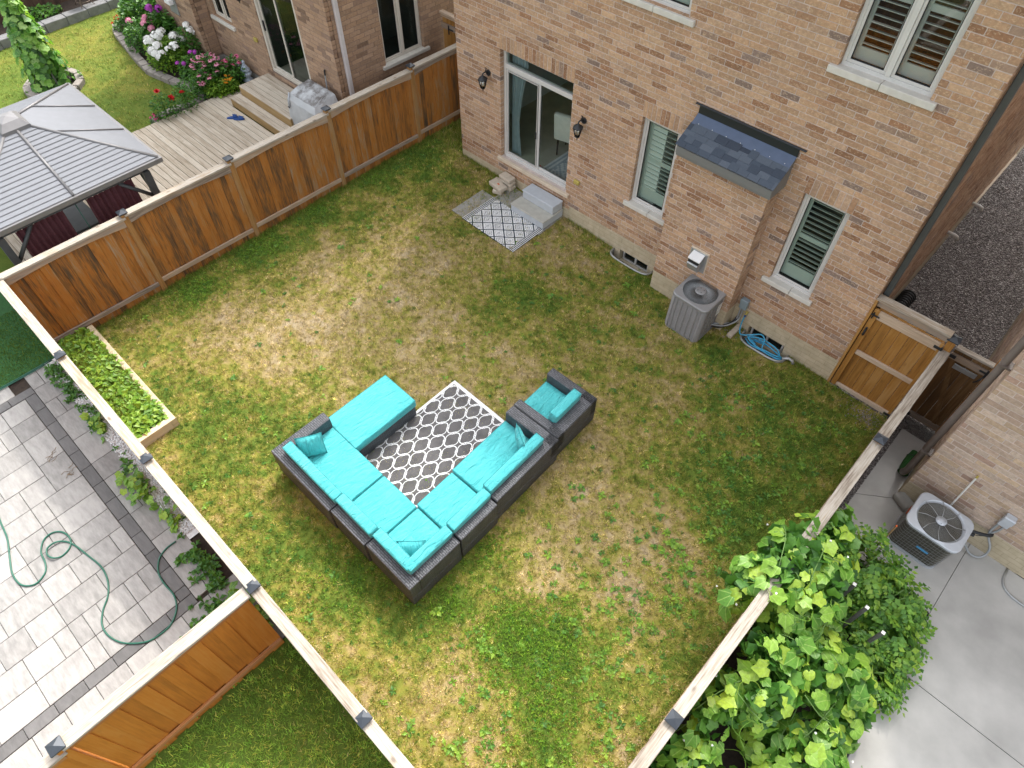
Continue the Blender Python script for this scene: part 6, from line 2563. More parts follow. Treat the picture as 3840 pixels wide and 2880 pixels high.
cx, cy = 8.02, -.13
for k in range(4):
    for i in range(9):
        t = 1.9 + 6.283 * i / 9
        pts.append((cx + .05 * rh.uniform(-1, 1) + (.36 - .03 * k) * math.cos(t + 3.1), cy - .02 + (.115 - .012 * k) * math.sin(t + 3.1) + .02 * rh.uniform(-1, 1), zz - .02 + .022 * k + .05 * max(0, math.sin(t * 1.0 + k))))
mb.tube(smooth_pts(pts), .0125, 7)
mb.build('hose', M['hose_blue'], hs)
mb = MB()
mb.cyl((7.47, 0, .18), (7.47, -.09, .17), .016, n=8)
mb.cyl((7.47, -.05, .17), (7.47, -.05, .215), .012, n=8)
mb.cyl((7.44, -.05, .215), (7.50, -.05, .215), .008, n=6)
mb.build('tap', M['brass'], hs)
mb = MB()
mb.cyl((7.47, -.075, .175), (7.47, -.075, .12), .019, n=8)
mb.build('connector', M['slipper'], hs)
# drain hose end and plank
mb = MB()
mb.tube([(8.40, -.17, g(8.4, -.17) + .05), (8.50, -.12, g(8.5, -.1) + .09), (8.57, -.10, g(8.57, -.1) + .06), (8.60, -.12, g(8.6, -.1) + .02)], .028, 8)
tag(mb.build('drain_elbow', M['galv']), 'short grey drain elbow at the right end of the blue hose well', 'pipe')
o = MB()
o.box(-.048, .048, -.19, .19, 0, .075, 0, .006)
o = o.build('timber_offcut', M['post_stain'])
o.location = (7.43, -.20, g(7.43, -.2) + .0)
o.rotation_euler = (0, 0, -.02)
o.data.materials[0] = M['stone_block']
tag(o, 'short greyish timber offcut lying between the electric box and the window well', 'timber')
# electric disconnect and lines to the air conditioner
ed = thing('disconnect_box', 'blue grey electric disconnect box with conduit beside the chimney box', 'electric box', (7.37, -.05, .36))
mb = MB()
mb.box(7.30, 7.44, -.09, -.001, .25, .47, 0, .008)
mb.build('box', M['box_blue'], ed)
mb = MB()
mb.box(7.295, 7.445, -.105, -.06, .38, .475, 0, .008)
mb.build('lid', M['box_blue'], ed)
mb = MB()
mb.tube(smooth_pts([(7.335, -.05, .25), (7.335, -.05, .0), (7.32, -.10, -.09), (7.22, -.25, -.12), (7.08, -.42, -.08)]), .016, 7)
mb.tube(smooth_pts([(7.38, -.05, .25), (7.38, -.05, .05), (7.36, -.12, -.06), (7.25, -.32, -.10), (7.08, -.50, -.05)]), .014, 7)
mb.build('conduit', M['conduit'], ed)
mb = MB()
mb.tube(smooth_pts([(7.33, -.01, -.02), (7.31, -.16, -.10), (7.20, -.36, -.13), (7.08, -.46, -.10)]), .026, 8)
mb.build('pipe_insulation', M['black'], ed)


# ------------------------------------------------------------------ air conditioner by the chimney box
ac = on_ground('air_conditioner', 'tall grey air conditioner with round fan grille below the steel vent', 'air conditioner', 6.715, -.595, 0)
W2, Hh = .36, .86


def rrect(h, r, n=5):
    pts = []
    for cx_, cy_, a0 in ((h - r, h - r, 0), (-h + r, h - r, 1.571), (-h + r, -h + r, 3.142), (h - r, -h + r, 4.712)):
        for k in range(n + 1):
            a = a0 + 1.5708 * k / n
            pts.append((cx_ + r * math.cos(a), cy_ + r * math.sin(a)))
    return pts


mb = MB()
mb.prism(rrect(W2 - .03, .08), .03, Hh - .05)
mb.build('coil', M['ac_dark'], ac, True)
mb = MB()
nl = 46
for i in range(nl):
    z = .05 + (Hh - .12) * i / (nl - 1)
    p = rrect(W2 - .012, .09, 4)
    mb.tube([(x, y, z) for x, y in p], .0062, 4, 0, True)
tag(mb.build('louvre', M['ac_slat'], ac, True), kind='stuff')
for sx, sy in ((0, -1), (1, 0), (-1, 0), (0, 1)):
    for k in (-2, -1, 0, 1, 2):
        m1 = MB()
        t = k * .105
        x, y = (t, sy * (W2 - .004)) if sy else (sx * (W2 - .004), t)
        m1.box(x - .006, x + .006, y - .006, y + .006, .03, Hh - .05, 0, .002)
        m1.build('louvre_bar', M['ac_grey'], ac, True)
for sx in (1, -1):
    for sy in (1, -1):
        m1 = MB()
        cx_, cy_ = sx * (W2 - .09), sy * (W2 - .09)
        pts = []
        a0 = math.atan2(sy, sx)
        for k in range(6):
            a = a0 - .72 + 1.44 * k / 5
            pts.append((cx_ + .088 * math.cos(a), cy_ + .088 * math.sin(a)))
        for z in [(.04 + i * .0166) for i in range(46)]:
            m1.tube([(x, y, z) for x, y in pts], .0075, 4)
        tag(m1.build('corner_louvre', M['ac_slat'], ac, True), kind='stuff')
mb = MB()
mb.prism(rrect(W2, .10), -.01, .035)
mb.build('base_pan', M['ac_grey'], ac, True)
# lid: plate with a round hole
mb = MB()
out, R0, n = [], .312, 48
vs, fs = [], []
for i in range(n):
    a = 6.283 * i / n
    c, s_ = math.cos(a), math.sin(a)
    h, r = W2 + .008, .10
    # ray to rounded square
    t = h / max(abs(c), abs(s_))
    px_, py_ = t * c, t * s_
    if abs(px_) > h - r and abs(py_) > h - r:
        qx, qy = math.copysign(h - r, c), math.copysign(h - r, s_)
        bq_ = c * qx + s_ * qy
        t = bq_ + math.sqrt(max(0, bq_ * bq_ - (qx * qx + qy * qy - r * r)))
        px_, py_ = t * c, t * s_
    vs += [(px_, py_, Hh - .055), (px_, py_, Hh - .012), (px_ * .965, py_ * .965, Hh), (R0 * c, R0 * s_, Hh + .004), (R0 * .985 * c, R0 * .985 * s_, Hh - .03)]
for i in range(n):
    j = (i + 1) % n
    for k in range(4): fs.append((i * 5 + k, j * 5 + k, j * 5 + k + 1, i * 5 + k + 1))
mb.add(vs, fs, 0, False)
mb.build('lid', M['ac_grey'], ac, True)
mb = MB()
mb.cyl((0, 0, Hh - .12), (0, 0, Hh - .116), R0 - .003, n=32)
mb.build('fan_well', M['ac_dark'], ac, True)
mb = MB()
for k in range(90):
    a = 6.283 * k / 90
    c, s_ = math.cos(a), math.sin(a)
    mb.tube([(.095 * c, .095 * s_, Hh + .018), (.20 * c, .20 * s_, Hh + .016), (R0 * .99 * c, R0 * .99 * s_, Hh)], .0030, 3)
tag(mb.build('fan_grille', M['steel'], ac, True), kind='stuff')
mb = MB()
mb.lathe([(.10, .0), (.10, .02), (.09, .026), (.0, .027)], (0, 0, Hh + .002), 24)
hub = mb.build('fan_cap', M['ac_grey'], ac, True)
for k in range(4):
    m1 = MB()
    a = .6 + 1.571 * k
    m1.cyl((.055 * math.cos(a), .055 * math.sin(a), Hh + .028), (.055 * math.cos(a), .055 * math.sin(a), Hh + .036), .008, n=6)
    m1.build('bolt', M['black'], hub, True)


def blade(root, n, R, z, mat, r0=.06, tilt=.35, w=.5):
    for k in range(n):
        a = 6.283 * k / n + .5
        m1 = MB()
        vs = []
        for i in range(5):
            r = r0 + (R - r0) * i / 4
            hw = w * (.35 + .65 * i / 4)
            for s in (-1, 1):
                t = a + s * hw * .5
                vs.append((r * math.cos(t), r * math.sin(t), z + s * tilt * .05))
        m1.add(vs, [(2 * i, 2 * i + 2, 2 * i + 3, 2 * i + 1) for i in range(4)], 0, True)
        m1.build('fan_blade', M[mat], root, True)


blade(ac, 3, .29, Hh - .07, 'blade', w=1.3)
for x, y0, z0, z1 in ((W2 + .004, .10, .50, .68), (W2 + .004, .11, .40, .47)):
    m1 = MB()
    m1.box(x, x + .003, y0, y0 + .13, z0, z1)
    m1.build('sticker', M['sticker'], ac, True)
    if z1 - z0 > .1:
        for k in range(3):
            m1 = MB()
            m1.box(x + .0031, x + .0035, y0 + .02, y0 + .11 - .02 * k, z1 - .04 - .035 * k, z1 - .033 - .035 * k)
            m1.build('print', M['black'], ac, True)


# ------------------------------------------------------------------ right neighbour: second air conditioner
a2 = on_ground('air_conditioner', 'low light grey air conditioner with wire guard on the concrete patio', 'air conditioner', 11.655, -1.775, 0)
WX, WY, Hh = .375, .325, .70


def rrect2(hx, hy, r, n=5):
    pts = []
    for cx_, cy_, a0 in ((hx - r, hy - r, 0), (-hx + r, hy - r, 1.571), (-hx + r, -hy + r, 3.142), (hx - r, -hy + r, 4.712)):
        for k in range(n + 1):
            a = a0 + 1.5708 * k / n
            pts.append((cx_ + r * math.cos(a), cy_ + r * math.sin(a)))
    return pts


mb = MB()
mb.prism(rrect2(WX - .03, WY - .03, .09), .04, Hh - .04)
mb.build('coil', M['ac_coil'], a2, True)
mb = MB()
mb.prism(rrect2(WX - .01, WY - .01, .10), -.01, .045)
mb.build('base_pan', M['ac_light'], a2, True)
mb = MB()
for k in range(1, 10):
    z = .05 + (Hh - .09) * k / 10
    mb.tube([(x, y, z) for x, y in rrect2(WX - .015, WY - .015, .10, 4)], .0022, 3, 0, True)
p = rrect2(WX - .015, WY - .015, .10, 1)
for t in np.linspace(-1, 1, 14)[1:-1]:
    for s in (1, -1):
        mb.cyl((t * (WX - .06), s * (WY - .013), .045), (t * (WX - .06), s * (WY - .013), Hh - .03), .002, n=3, caps=False)
        mb.cyl((s * (WX - .013), t * (WY - .06), .045), (s * (WX - .013), t * (WY - .06), Hh - .03), .002, n=3, caps=False)
tag(mb.build('wire_guard', M['steel'], a2, True), kind='stuff')
mb = MB()
vs, fs, n, R0 = [], [], 48, .300
for i in range(n):
    a = 6.283 * i / n
    c, s_ = math.cos(a), math.sin(a)
    hx_, hy_, r = WX + .015, WY + .015, .13
    t = min(hx_ / max(abs(c), 1e-6), hy_ / max(abs(s_), 1e-6))
    px_, py_ = t * c, t * s_
    if abs(px_) > hx_ - r and abs(py_) > hy_ - r:
        qx, qy = math.copysign(hx_ - r, c), math.copysign(hy_ - r, s_)
        bq_ = c * qx + s_ * qy
        t = bq_ + math.sqrt(max(0, bq_ * bq_ - (qx * qx + qy * qy - r * r)))
        px_, py_ = t * c, t * s_
    vs += [(px_, py_, Hh - .045), (px_, py_, Hh - .008), (px_ * .97, py_ * .97, Hh), ((R0 + .03) * c, (R0 + .03) * s_, Hh + .012), (R0 * c, R0 * s_, Hh - .02)]
for i in range(n):
    j = (i + 1) % n
    for k in range(4): fs.append((i * 5 + k, j * 5 + k, j * 5 + k + 1, i * 5 + k + 1))
mb.add(vs, fs)
mb.build('lid', M['ac_light'], a2, True)
mb = MB()
mb.cyl((0, 0, Hh - .16), (0, 0, Hh - .156), R0 - .003, n=32)
mb.build('fan_well', M['ac_dark'], a2, True)
mb = MB()
for k in range(16):
    r = .085 + (R0 - .085) * k / 15
    mb.tube([(r * math.cos(t), r * math.sin(t), Hh + .010 - .008 * (k / 15)) for t in [6.283 * q / 36 for q in range(36)]], .0022, 3, 0, True)
tag(mb.build('fan_grille', M['steel'], a2, True), kind='stuff')
for k in range(8):
    a = .2 + 6.283 * k / 8
    m1 = MB()
    m1.tube([(.07 * math.cos(a), .07 * math.sin(a), Hh + .018), (.2 * math.cos(a), .2 * math.sin(a), Hh + .016), (.325 * math.cos(a + .12), .325 * math.sin(a + .12), Hh + .014)], .0042, 5)
    m1.build('grille_spoke', M['steel'], a2, True)
mb = MB()
mb.lathe([(.075, .0), (.075, .012), (.0, .013)], (0, 0, Hh + .012), 20)
hub = mb.build('fan_cap', M['ac_light'], a2, True)
for k in range(4):
    m1 = MB()
    a = .3 + 1.571 * k
    m1.cyl((.05 * math.cos(a), .05 * math.sin(a), Hh + .025), (.05 * math.cos(a), .05 * math.sin(a), Hh + .032), .007, n=6)
    m1.build('bolt', M['conduit'], hub, True)
blade(a2, 3, .28, Hh - .09, 'blade', w=1.1)
mb = MB()
mb.box(-.02, .15, -WY + .004, -WY + .012, .30, .345, 0, .003)
mb.build('badge', M['badge'], a2, True)
mb = MB()
mb.box(-WX + .002, -WX + .010, -.02, .10, .42, .56)
mb.build('sticker', M['fl_orange'], a2, True)

eb = thing('disconnect_box', 'light grey electric box with looping conduit on the pale brick wall', 'electric box', (12.32, -1.3, .5))
mb = MB()
mb.box(12.25, 12.385, -1.34, -1.252, .37, .60, 0, .008)
mb.build('box', M['ac_light'], eb)
mb = MB()
mb.box(12.245, 12.39, -1.365, -1.32, .48, .605, 0, .012)
mb.build('lid', M['ac_light'], eb)
mb = MB()
mb.tube(smooth_pts([(12.28, -1.30, .37), (12.28, -1.30, .15), (12.32, -1.31, .02), (12.44, -1.33, -.15), (12.47, -1.36, -.30), (12.42, -1.42, -.37), (12.30, -1.45, -.36), (12.18, -1.48, -.22), (12.06, -1.52, -.10)]), .017, 7)
mb.tube(smooth_pts([(12.35, -1.30, .37), (12.34, -1.30, .22), (12.31, -1.30, .1)]), .016, 7)
mb.build('conduit', M['conduit'], eb)
mb = MB()
mb.tube(smooth_pts([(12.33, -1.255, .06), (12.33, -1.32, .07), (12.24, -1.40, .10), (12.03, -1.52, .14)]), .024, 8)
mb.build('pipe_insulation', M['black'], eb)
mb = MB()
mb.cyl((12.06, -1.46, .02), (12.16, -1.44, .03), .032, n=10)
mb.tube([(12.16, -1.44, .03), (12.30, -1.36, .06)], .006, 5)
mb.build('filter', M['black'], eb)
wp = thing('white_pole', 'slim white pole leaning on the pale brick wall behind the low air conditioner', 'pole', (11.70, -1.33, -.38))
mb = MB()
mb.cyl((0.02, -.03, -.0), (-.03, .05, 1.26), .013, n=8)
mb.build('shaft', M['pvc'], wp, True)
mb = MB()
mb.cyl((-.03, .05, 1.26), (-.031, .053, 1.30), .015, n=8)
mb.build('tip', M['brass'], wp, True)
mb = MB()
rounded(mb, .30, .20, .14, .05, 4, wr=.02, seed=3)
o = mb.build('rock', M['slab'])
o.location = (11.22, -1.34, g(11.2, -1.3))
o.rotation_euler = (0, 0, -.5)
tag(o, 'flat grey rock between the low air conditioner and the pale house corner', 'rock')
# green drain sleeve
mb = MB()
pr = [(.03, .055), (.05, .06), (.075, .08), (.085, .18), (.088, .32), (.075, .46), (.055, .56), (.05, .60), (.042, .605)]
vs = []
n = 14
for r, u in pr:
    for k in range(n):
        a = 6.283 * k / n
        vs.append((10.995 - .03 * u / .6 + r * math.cos(a), -.98 + u, g(11, -.7) + .085 + r * .8 * math.sin(a)))
mb.add(vs, [(j * n + k, j * n + (k + 1) % n, (j + 1) * n + (k + 1) % n, (j + 1) * n + k) for j in range(len(pr) - 1) for k in range(n)] + [tuple(range((len(pr) - 1) * n, len(pr) * n))], 0, True)
gs = thing('drain_sleeve', 'dark green tapered drain sleeve lying under the brown downpipe end', 'drain sleeve', (11, -.7, g(11, -.7)))
mb.build('sleeve', M['turf'], gs)
for u, r in ((.10, .083), (.46, .078)):
    m1 = MB()
    m1.tube([(10.995 - .03 * u / .6 + r * math.cos(t), -.98 + u, g(11, -.7) + .085 + r * .8 * math.sin(t)) for t in [6.283 * k / 14 for k in range(14)]], .006, 5, 0, True)
    m1.build('band', M['black'], gs)
# black ribbed downspout outlet on the gravel
db = thing('drain_hose', 'black ribbed drain hose end on the dark gravel by the house corner', 'drain', (9.38, 2.55, g(9.4, 2.5)))
for k in range(9):
    m1 = MB()
    m1.tube([(9.37 + .115 * math.cos(t), 2.26 + k * .068, g(9.4, 2.5) + .12 + .115 * math.sin(t)) for t in [6.283 * q / 14 for q in range(14)]], .028, 6, 0, True)
    m1.build('rib', M['rubber'], db)
mb = MB()
mb.box(11.0, 11.088, 1.55, 1.75, -.3, -.06, 0, .01)
tag(mb.build('drain_block', M['rubber']), 'small dark block at the foot of the pale house wall on the gravel', 'block')
# dark gravel edging strip board beside right fence
bd = thing('garden_edging', 'black plastic edging between soil bed and concrete patio', 'edging', (12.25, -4, -.4))
for (xa, ya), (xb, yb) in zip([(10.62, -2.72), (12.24, -2.72), (12.265, -6), (12.27, -9)], [(12.24, -2.72), (12.265, -6), (12.27, -9), (12.27, -12)]):
    m1 = MB()
    m1.tube([(xa, ya, g(xa, ya) + .03), (xb, yb, g(xb, yb) + .03)], .022, 6)
    m1.build('edging_strip', M['rubber'], bd)

# ------------------------------------------------------------------ vegetable bed
rv = random.Random(77)
gl = [leaf_mesh('leaf', 'leaf_gourd', r=.092, lobes=5, depth=.30, n=20, cup=.20, fold=.10, seed=i) for i in range(4)]
gr = [leaf_mesh('leaf', 'leaf_gourd', r=.09, lobes=0, depth=.0, n=16, cup=.32, fold=.05, seed=9 + i, notch=.55) for i in range(2)]


def vine(label, blobs, nl, meshes, under, seed, nflow=8, mat='leaf_deep', group=None, name='gourd_vine', sz=(.5, 1.3)):
    """blobs: ellipsoids (x, y, height, rx, ry, rz) on whose upper skin the big leaves lie"""
    rr = random.Random(seed)
    bx, by = blobs[0][0], blobs[0][1]
    root = thing(name, label, 'climbing plant', (bx, by, g(bx, by)), (0, 0, 0), group)
    inv = pmat(root).inverted()
    ar = [b[3] * b[4] + b[3] * b[5] for b in blobs]

    def spot(shell=True):
        b = rr.choices(blobs, ar)[0]
        while True:
            d = Vector((rr.gauss(0, 1), rr.gauss(0, 1), rr.gauss(.25, .9))).normalized()
            if d.z > -.35: break
        q = rr.uniform(.88, 1.08) if shell else rr.random() ** .5 * .85
        p = Vector((b[0] + d.x * b[3] * q, b[1] + d.y * b[4] * q, g(b[0], b[1]) + b[2] + d.z * b[5] * q))
        nrm = Vector((d.x / b[3], d.y / b[4], d.z / b[5])).normalized()
        return p, nrm
    for i in range(nl):
        p, nn = spot()
        if p.z < g(p.x, p.y) + .06: p.z = g(p.x, p.y) + rr.uniform(.06, .2)
        nn = (nn + Vector((rr.uniform(-.45, .45), rr.uniform(-.45, .45), rr.uniform(.35, 1.0)))).normalized()
        put_leaf(rr.choice(meshes), root, p, nn, rr.uniform(0, 6.283), rr.uniform(*sz), inv)
    mb = MB()
    for i in range(under):
        p, nn = spot(False)
        if p.z < g(p.x, p.y) + .03: continue
        vs, fs = lobed(rr.uniform(.05, .10), 5, .25, 9, .15, .05, i)
        Q = Matrix.Translation(p) @ Vector((rr.uniform(-1, 1), rr.uniform(-1, 1), rr.uniform(.1, 1))).to_track_quat('Z', 'Y').to_matrix().to_4x4() @ Matrix.Rotation(rr.uniform(0, 6), 4, 'Z')
        mb.add(vs, fs, 0, True, Q)
    tag(mb.build('foliage', M[mat], root), kind='stuff')
    for i in range(10):
        p, nn = spot()
        q, _ = spot()
        if (p - q).length > 1.2: q = p + (q - p).normalized() * .8
        m1 = MB()
        m_ = (p + q) / 2 + Vector((rr.uniform(-.15, .15), rr.uniform(-.15, .15), .10))
        m1.tube(smooth_pts([p, (p * 2 + m_) / 3 + Vector((0, 0, .04)), m_, q], 3), .006, 5)
        m1.build('stem', M['stem'], root)
    for i in range(7):                  # curling tendrils
        p, nn = spot()
        a = rr.uniform(0, 6.28)
        m1 = MB()
        m1.tube(smooth_pts([p, p + Vector((math.cos(a) * .12, math.sin(a) * .12, .10)), p + Vector((math.cos(a + .5) * .26, math.sin(a + .5) * .26, .08)), p + Vector((math.cos(a + 1.1) * .33, math.sin(a + 1.1) * .33, .0))], 3), .0045, 4)
        m1.build('tendril', M['leaf_lime'], root)
    for i in range(nflow):
        p, nn = spot()
        p = p + nn * .06
        m1 = MB()
        for k in range(5):
            a = 6.283 * k / 5
            Q = Matrix.Translation(p) @ nn.to_track_quat('Z', 'Y').to_matrix().to_4x4() @ Matrix.Rotation(a, 4, 'Z') @ Matrix.Rotation(-1.0, 4, 'Y')
            m1.add([(0, -.006, 0), (.018, -.010, 0), (.026, 0, .0), (.018, .010, 0), (0, .006, 0)], [(0, 1, 2, 3, 4)], 0, False, Q)
        m1.build('flower', M['fl_white'] if mat != 'leaf_lime' else M['fl_yellow'], root)
    return root


vine('broad leaved climbing vine heaped over the top of the right fence', [(10.42, -4.35, 1.62, .42, .75, .30), (10.75, -4.35, 1.35, .42, .75, .45), (10.62, -3.55, 1.35, .25, .45, .35), (10.16, -4.75, 1.30, .22, .45, .45), (10.85, -5.0, 1.15, .36, .5, .42)], 235, gl, 1500, 31, 9)
vine('lobed leaved vine sprawling behind the fence towards the fence corner', [(11.05, -5.55, 1.0, .30, .55, .40), (10.72, -6.05, .75, .28, .5, .45), (10.75, -5.35, 1.25, .22, .3, .3), (10.78, -6.9, .45, .32, .6, .35)], 150, gl, 900, 32, 4)
vine('round leaved yellow green vine along the edge of the concrete patio', [(11.28, -4.95, .95, .36, .55, .40), (11.68, -4.80, .70, .36, .48, .42), (11.92, -5.0, .45, .32, .40, .36), (11.85, -5.55, .50, .38, .42, .36), (11.45, -5.75, .35, .4, .4, .3)], 215, gr + gl[:1], 1100, 33, 3, sz=(.55, 1.3))
vine('low squash plants on dark soil by the bottom of the right fence', [(11.1, -6.95, .28, .40, .40, .24), (10.85, -7.7, .25, .36, .5, .2), (11.6, -6.65, .30, .45, .42, .26), (11.85, -6.2, .35, .35, .4, .28)], 130, gl, 500, 34, 5, 'leaf_lime')


def tomato(label, x, y, r, h, n, seed):
    rr = random.Random(seed)
    root = thing('tomato_plant', label, 'tomato plant', (x, y, g(x, y)), (0, 0, 0), 'tomato plants in the vegetable bed')
    mb, mb2 = MB(), MB()
    for i in range(n):
        a, q = rr.uniform(0, 6.283), math.sqrt(rr.random())
        z = h * rr.uniform(.15, 1.0) * (1 - .35 * q * q)
        px, py = r * q * math.cos(a), r * q * math.sin(a)
        A = a + rr.uniform(-.8, .8)
        droop = rr.uniform(-.1, .7)
        L = rr.uniform(.18, .32)
        Q = Matrix.Translation((px, py, z)) @ Matrix.Rotation(A, 4, 'Z') @ Matrix.Rotation(droop, 4, 'Y') @ Matrix.Rotation(rr.uniform(-.4, .4), 4, 'X')
        for k in range(5):
            t = L * (.2 + .2 * k)
            for s in ((1, -1) if k < 4 else (0,)):
                l = L * .40 * (1 - .1 * k)
                R = Q @ Matrix.Translation((t, 0, 0)) @ Matrix.Rotation(s * 1.05, 4, 'Z') @ Matrix.Rotation(rr.uniform(-.3, .3), 4, 'Y')
                (mb if rr.random() < .6 else mb2).add([(0, 0, 0), (l * .4, l * .34, .006), (l, 0, -.008), (l * .4, -l * .34, .006)], [(0, 3, 2), (0, 2, 1)], 0, False, R)
    tag(mb.build('foliage', M['leaf_tomato'], root, True), kind='stuff')
    tag(mb2.build('new_foliage', M['leaf_lime'], root, True), kind='stuff')
    for i in range(3):
        m1 = MB()
        a = rr.uniform(0, 6.283)
        m1.tube([(0, 0, 0), (.1 * r * math.cos(a), .1 * r * math.sin(a), h * .4), (.4 * r * math.cos(a), .4 * r * math.sin(a), h * .8)], .010, 5)
        m1.build('stem', M['stem'], root, True)


for i, (lab, x, y, r, h) in enumerate((('tomato plant next to the brown stick and the low air conditioner', 11.22, -3.0, .38, .95), ('tomato plant between the fence vine and the grey stakes', 10.95, -3.4, .36, .62),
                                       ('tomato plant at the far corner of the bed by the air conditioner corner', 11.68, -3.15, .34, .75), ('tomato plant on the concrete side of the bed, tallest of that side', 11.92, -3.55, .33, .58),
                                       ('tomato plant behind the tallest grey stake', 11.55, -3.85, .36, .40), ('low tomato plant at the concrete edge beside the round leaved vine', 11.98, -4.1, .28, .45))):
    tomato(lab, x, y, r, h, 130, 60 + i)
for lab, x, y, xt, yt, h in (('grey garden stake nearest the fence vine', 11.217, -3.515, 11.19, -3.66, .98), ('middle and tallest grey garden stake among the tomato plants', 11.442, -3.771, 11.42, -3.95, 1.18), ('grey garden stake nearest the concrete patio', 11.76, -3.80, 11.74, -3.98, .98)):
    s = thing('garden_stake', lab, 'stake', (x, y, g(x, y)), (0, 0, 0), 'grey stakes in the vegetable bed')
    mb = MB()
    mb.box(-.022, .022, -.022, .022, 0, h, 0, .004, Matrix(((1, 0, (xt - x) / h, 0), (0, 1, (yt - y) / h, 0), (0, 0, 1, 0), (0, 0, 0, 1))))
    mb.build('shaft', M['stake'], s, True)
    mb = MB()
    mb.box(-.0225, .0225, -.0225, .0225, h + .0005, h + .006, 0, .001, Matrix(((1, 0, (xt - x) / h, 0), (0, 1, (yt - y) / h, 0), (0, 0, 1, 0), (0, 0, 0, 1))))
    mb.build('cut_end', M['pvc'], s, True)
s = thing('bamboo_stick', 'brown stick leaning between the tomato plants and the low air conditioner', 'stick', (11.238, -2.42, g(11.24, -2.4)))
mb = MB()
mb.tube([(0, 0, 0), (.005, .01, .4), (.0, .02, .83)], .013, 7)
mb.build('shaft', M['stick'], s, True)
mb = MB()
mb.cyl((0, .02, .83), (0, .02, .845), .014, n=7)
mb.build('tip', M['fl_orange'], s, True)

# ------------------------------------------------------------------ paver patio: hose, weeds, vines by the fence
hp = [(1.46, -11.11), (1.85, -11.16), (2.2, -11.27), (2.46, -11.34), (2.7, -11.32), (2.83, -11.18), (2.77, -11.01), (2.62, -10.94), (2.42, -10.91), (2.27, -10.8), (2.25, -10.66), (2.35, -10.55), (2.53, -10.52), (2.66, -10.59), (2.7, -10.73), (2.65, -10.83), (2.54, -10.86), (2.45, -10.81), (2.45, -10.69), (2.52, -10.59), (2.68, -10.52), (2.97, -10.46), (3.26, -10.41), (3.51, -10.44), (3.72, -10.54), (3.87, -10.69), (4.03, -10.79), (4.22, -10.81), (4.42, -10.75), (4.57, -10.64), (4.7, -10.48), (4.74, -10.31), (4.72, -10.13), (4.58, -9.97), (4.38, -9.9), (4.14, -9.91), (3.93, -9.88), (3.76, -9.77), (3.69, -9.62), (3.69, -9.46)]
mb = MB()
hp = [(.9, -11.0)] + hp
mb.tube(smooth_pts([(x, y, g(x, y) + .013 + (.026 if 16 <= i <= 19 else 0)) for i, (x, y) in enumerate(hp)], 5), .0125, 8)
tag(mb.build('garden_hose', M['hose_green']), 'dark green hose looping across the pale paver patio', 'hose')
lf = [leaf_mesh('leaf', 'leaf_gourd', r=.062, lobes=5, depth=.25, n=13, cup=.15, seed=40 + i) for i in range(2)]


def low_vine(label, x, y, rx, ry, h, nl, seed, sz=(.7, 1.2)):
    rr = random.Random(seed)
    root = thing('patio_vine', label, 'climbing plant', (x, y, g(x, y)), (0, 0, 0), 'vines growing along the back fence')
    for i in range(nl):
        a, q = rr.uniform(0, 6.283), math.sqrt(rr.random())
        p = (rx * q * math.cos(a), ry * q * math.sin(a), h * rr.uniform(.2, 1) * (1 - .5 * q))
        put_leaf(rr.choice(lf), root, p, (rr.uniform(-.6, .6), rr.uniform(-.8, .3), 1), rr.uniform(0, 6), rr.uniform(*sz))
    for i in range(4):
        m1 = MB()
        a = rr.uniform(0, 6.28)
        m1.tube([(0, 0, 0), (.4 * rx * math.cos(a), .4 * ry * math.sin(a), h * .6), (rx * math.cos(a), ry * math.sin(a), h * .4)], .004, 4)
        m1.build('stem', M['stem'], root, True)


low_vine('broad leaved vine spilling over the pavers below the second fence cap', 2.52, -9.42, .42, .17, .35, 46, 1)
low_vine('small vine patch on white pebbles near the turf', 1.0, -9.30, .30, .10, .22, 26, 2)
low_vine('leafy vine climbing at the junction of back fence and orange fence', 5.42, -9.32, .45, .16, .55, 64, 3, (.9, 1.4))
low_vine('trailing vine on white pebbles between the two larger vines', 3.25, -9.32, .28, .10, .2, 22, 4)
rw = random.Random(9)
cs = [(rw.uniform(-.8, .2) if rw.random() < .5 else rw.uniform(.2, 4.4), -9.27 + rw.gauss(0, .06)) for _ in range(80)]
leaf_rosettes('pebble_weeds', cs, M['leaf_deep'], rw, .05, .12, (4, 8), 0, .9)
cs = [(4.0 + abs(rw.gauss(0, .6)), -9.40 + rw.gauss(0, .08)) for _ in range(60)] + [(5.1 + rw.gauss(0, .12), -9.75 + rw.gauss(0, .16)) for _ in range(60)]
leaf_rosettes('pebble_weeds', cs, M['leaf_deep'], rw, .05, .12, (4, 8), 0, .9)
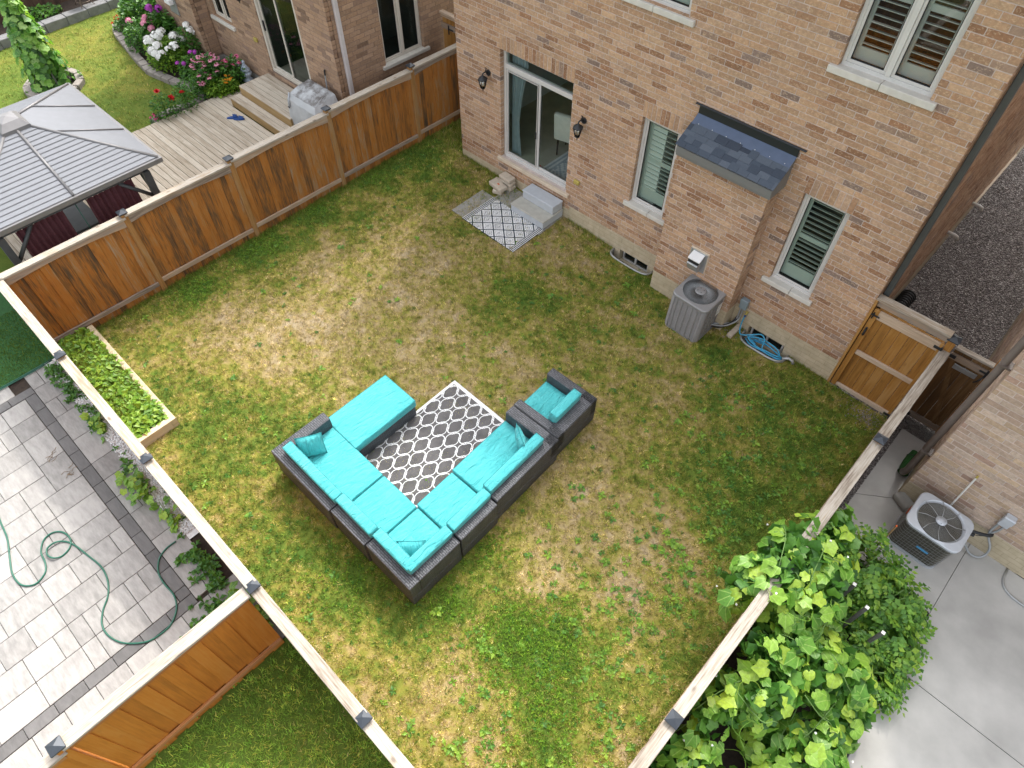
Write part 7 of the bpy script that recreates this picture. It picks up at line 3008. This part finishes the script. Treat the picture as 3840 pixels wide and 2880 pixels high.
cs = [(5.86 + rw.gauss(0, .05), rw.uniform(-11.3, -9.6)) for _ in range(150)]
leaf_rosettes('fence_weeds', cs, M['leaf_lime'], rw, .05, .14, (4, 7), .02, 1.2)


def weed(label, x, y, h, n, seed):
    rr = random.Random(seed)
    root = thing('tall_weed', label, 'weed', (x, y, g(x, y)), (0, 0, 0), 'tall weeds behind the orange fence')
    mb = MB()
    for k in range(n):
        a, le = rr.uniform(0, 6.28), rr.uniform(.1, .4)
        top = Vector((math.cos(a) * le, math.sin(a) * le, 1)) * h * rr.uniform(.6, 1)
        mb.tube([(0, 0, 0), tuple(top * .5), tuple(top)], .005, 4)
        for i in range(7):
            p = top * (.3 + .7 * i / 6)
            b = rr.uniform(0, 6.28)
            Q = Matrix.Translation(p) @ Matrix.Rotation(b, 4, 'Z') @ Matrix.Rotation(rr.uniform(-.3, .5), 4, 'Y')
            L = rr.uniform(.06, .12)
            mb.add([(0, 0, 0), (L * .45, L * .2, 0), (L, 0, 0), (L * .45, -L * .2, 0)], [(0, 3, 2), (0, 2, 1)], 0, False, Q)
    mb.build('stalk', M['leaf_lime'], root, True)


for i, (y, h, lab) in enumerate(((-10.95, .85, 'feathery green weed by the post cap end of the orange fence'), (-10.6, .7, 'green weed behind the orange fence over the dark paver band'), (-10.2, .6, 'small yellow green weed midway along the orange fence'), (-9.85, .5, 'low weed behind the orange fence nearest the back fence'))):
    weed(lab, 5.82, y, h, 4, 80 + i)
# dry twig litter
for i, (lab, x, y) in enumerate((('dry brown leaf litter on a pale paver by the dark band', .95, -10.05), ('dark twig scrap on the dark paver band edge', 1.42, -10.0))):
    rr = random.Random(i)
    mb = MB()
    for k in range(7):
        a = rr.uniform(0, 6.28)
        p = Vector((x + rr.gauss(0, .05), y + rr.gauss(0, .05), g(x, y) + .006))
        mb.tube([p, p + Vector((math.cos(a) * .06, math.sin(a) * .06, .008)), p + Vector((math.cos(a + .4) * .11, math.sin(a + .4) * .11, .002))], .003, 4)
    tag(mb.build('twig', M['stick']), lab, 'twig')
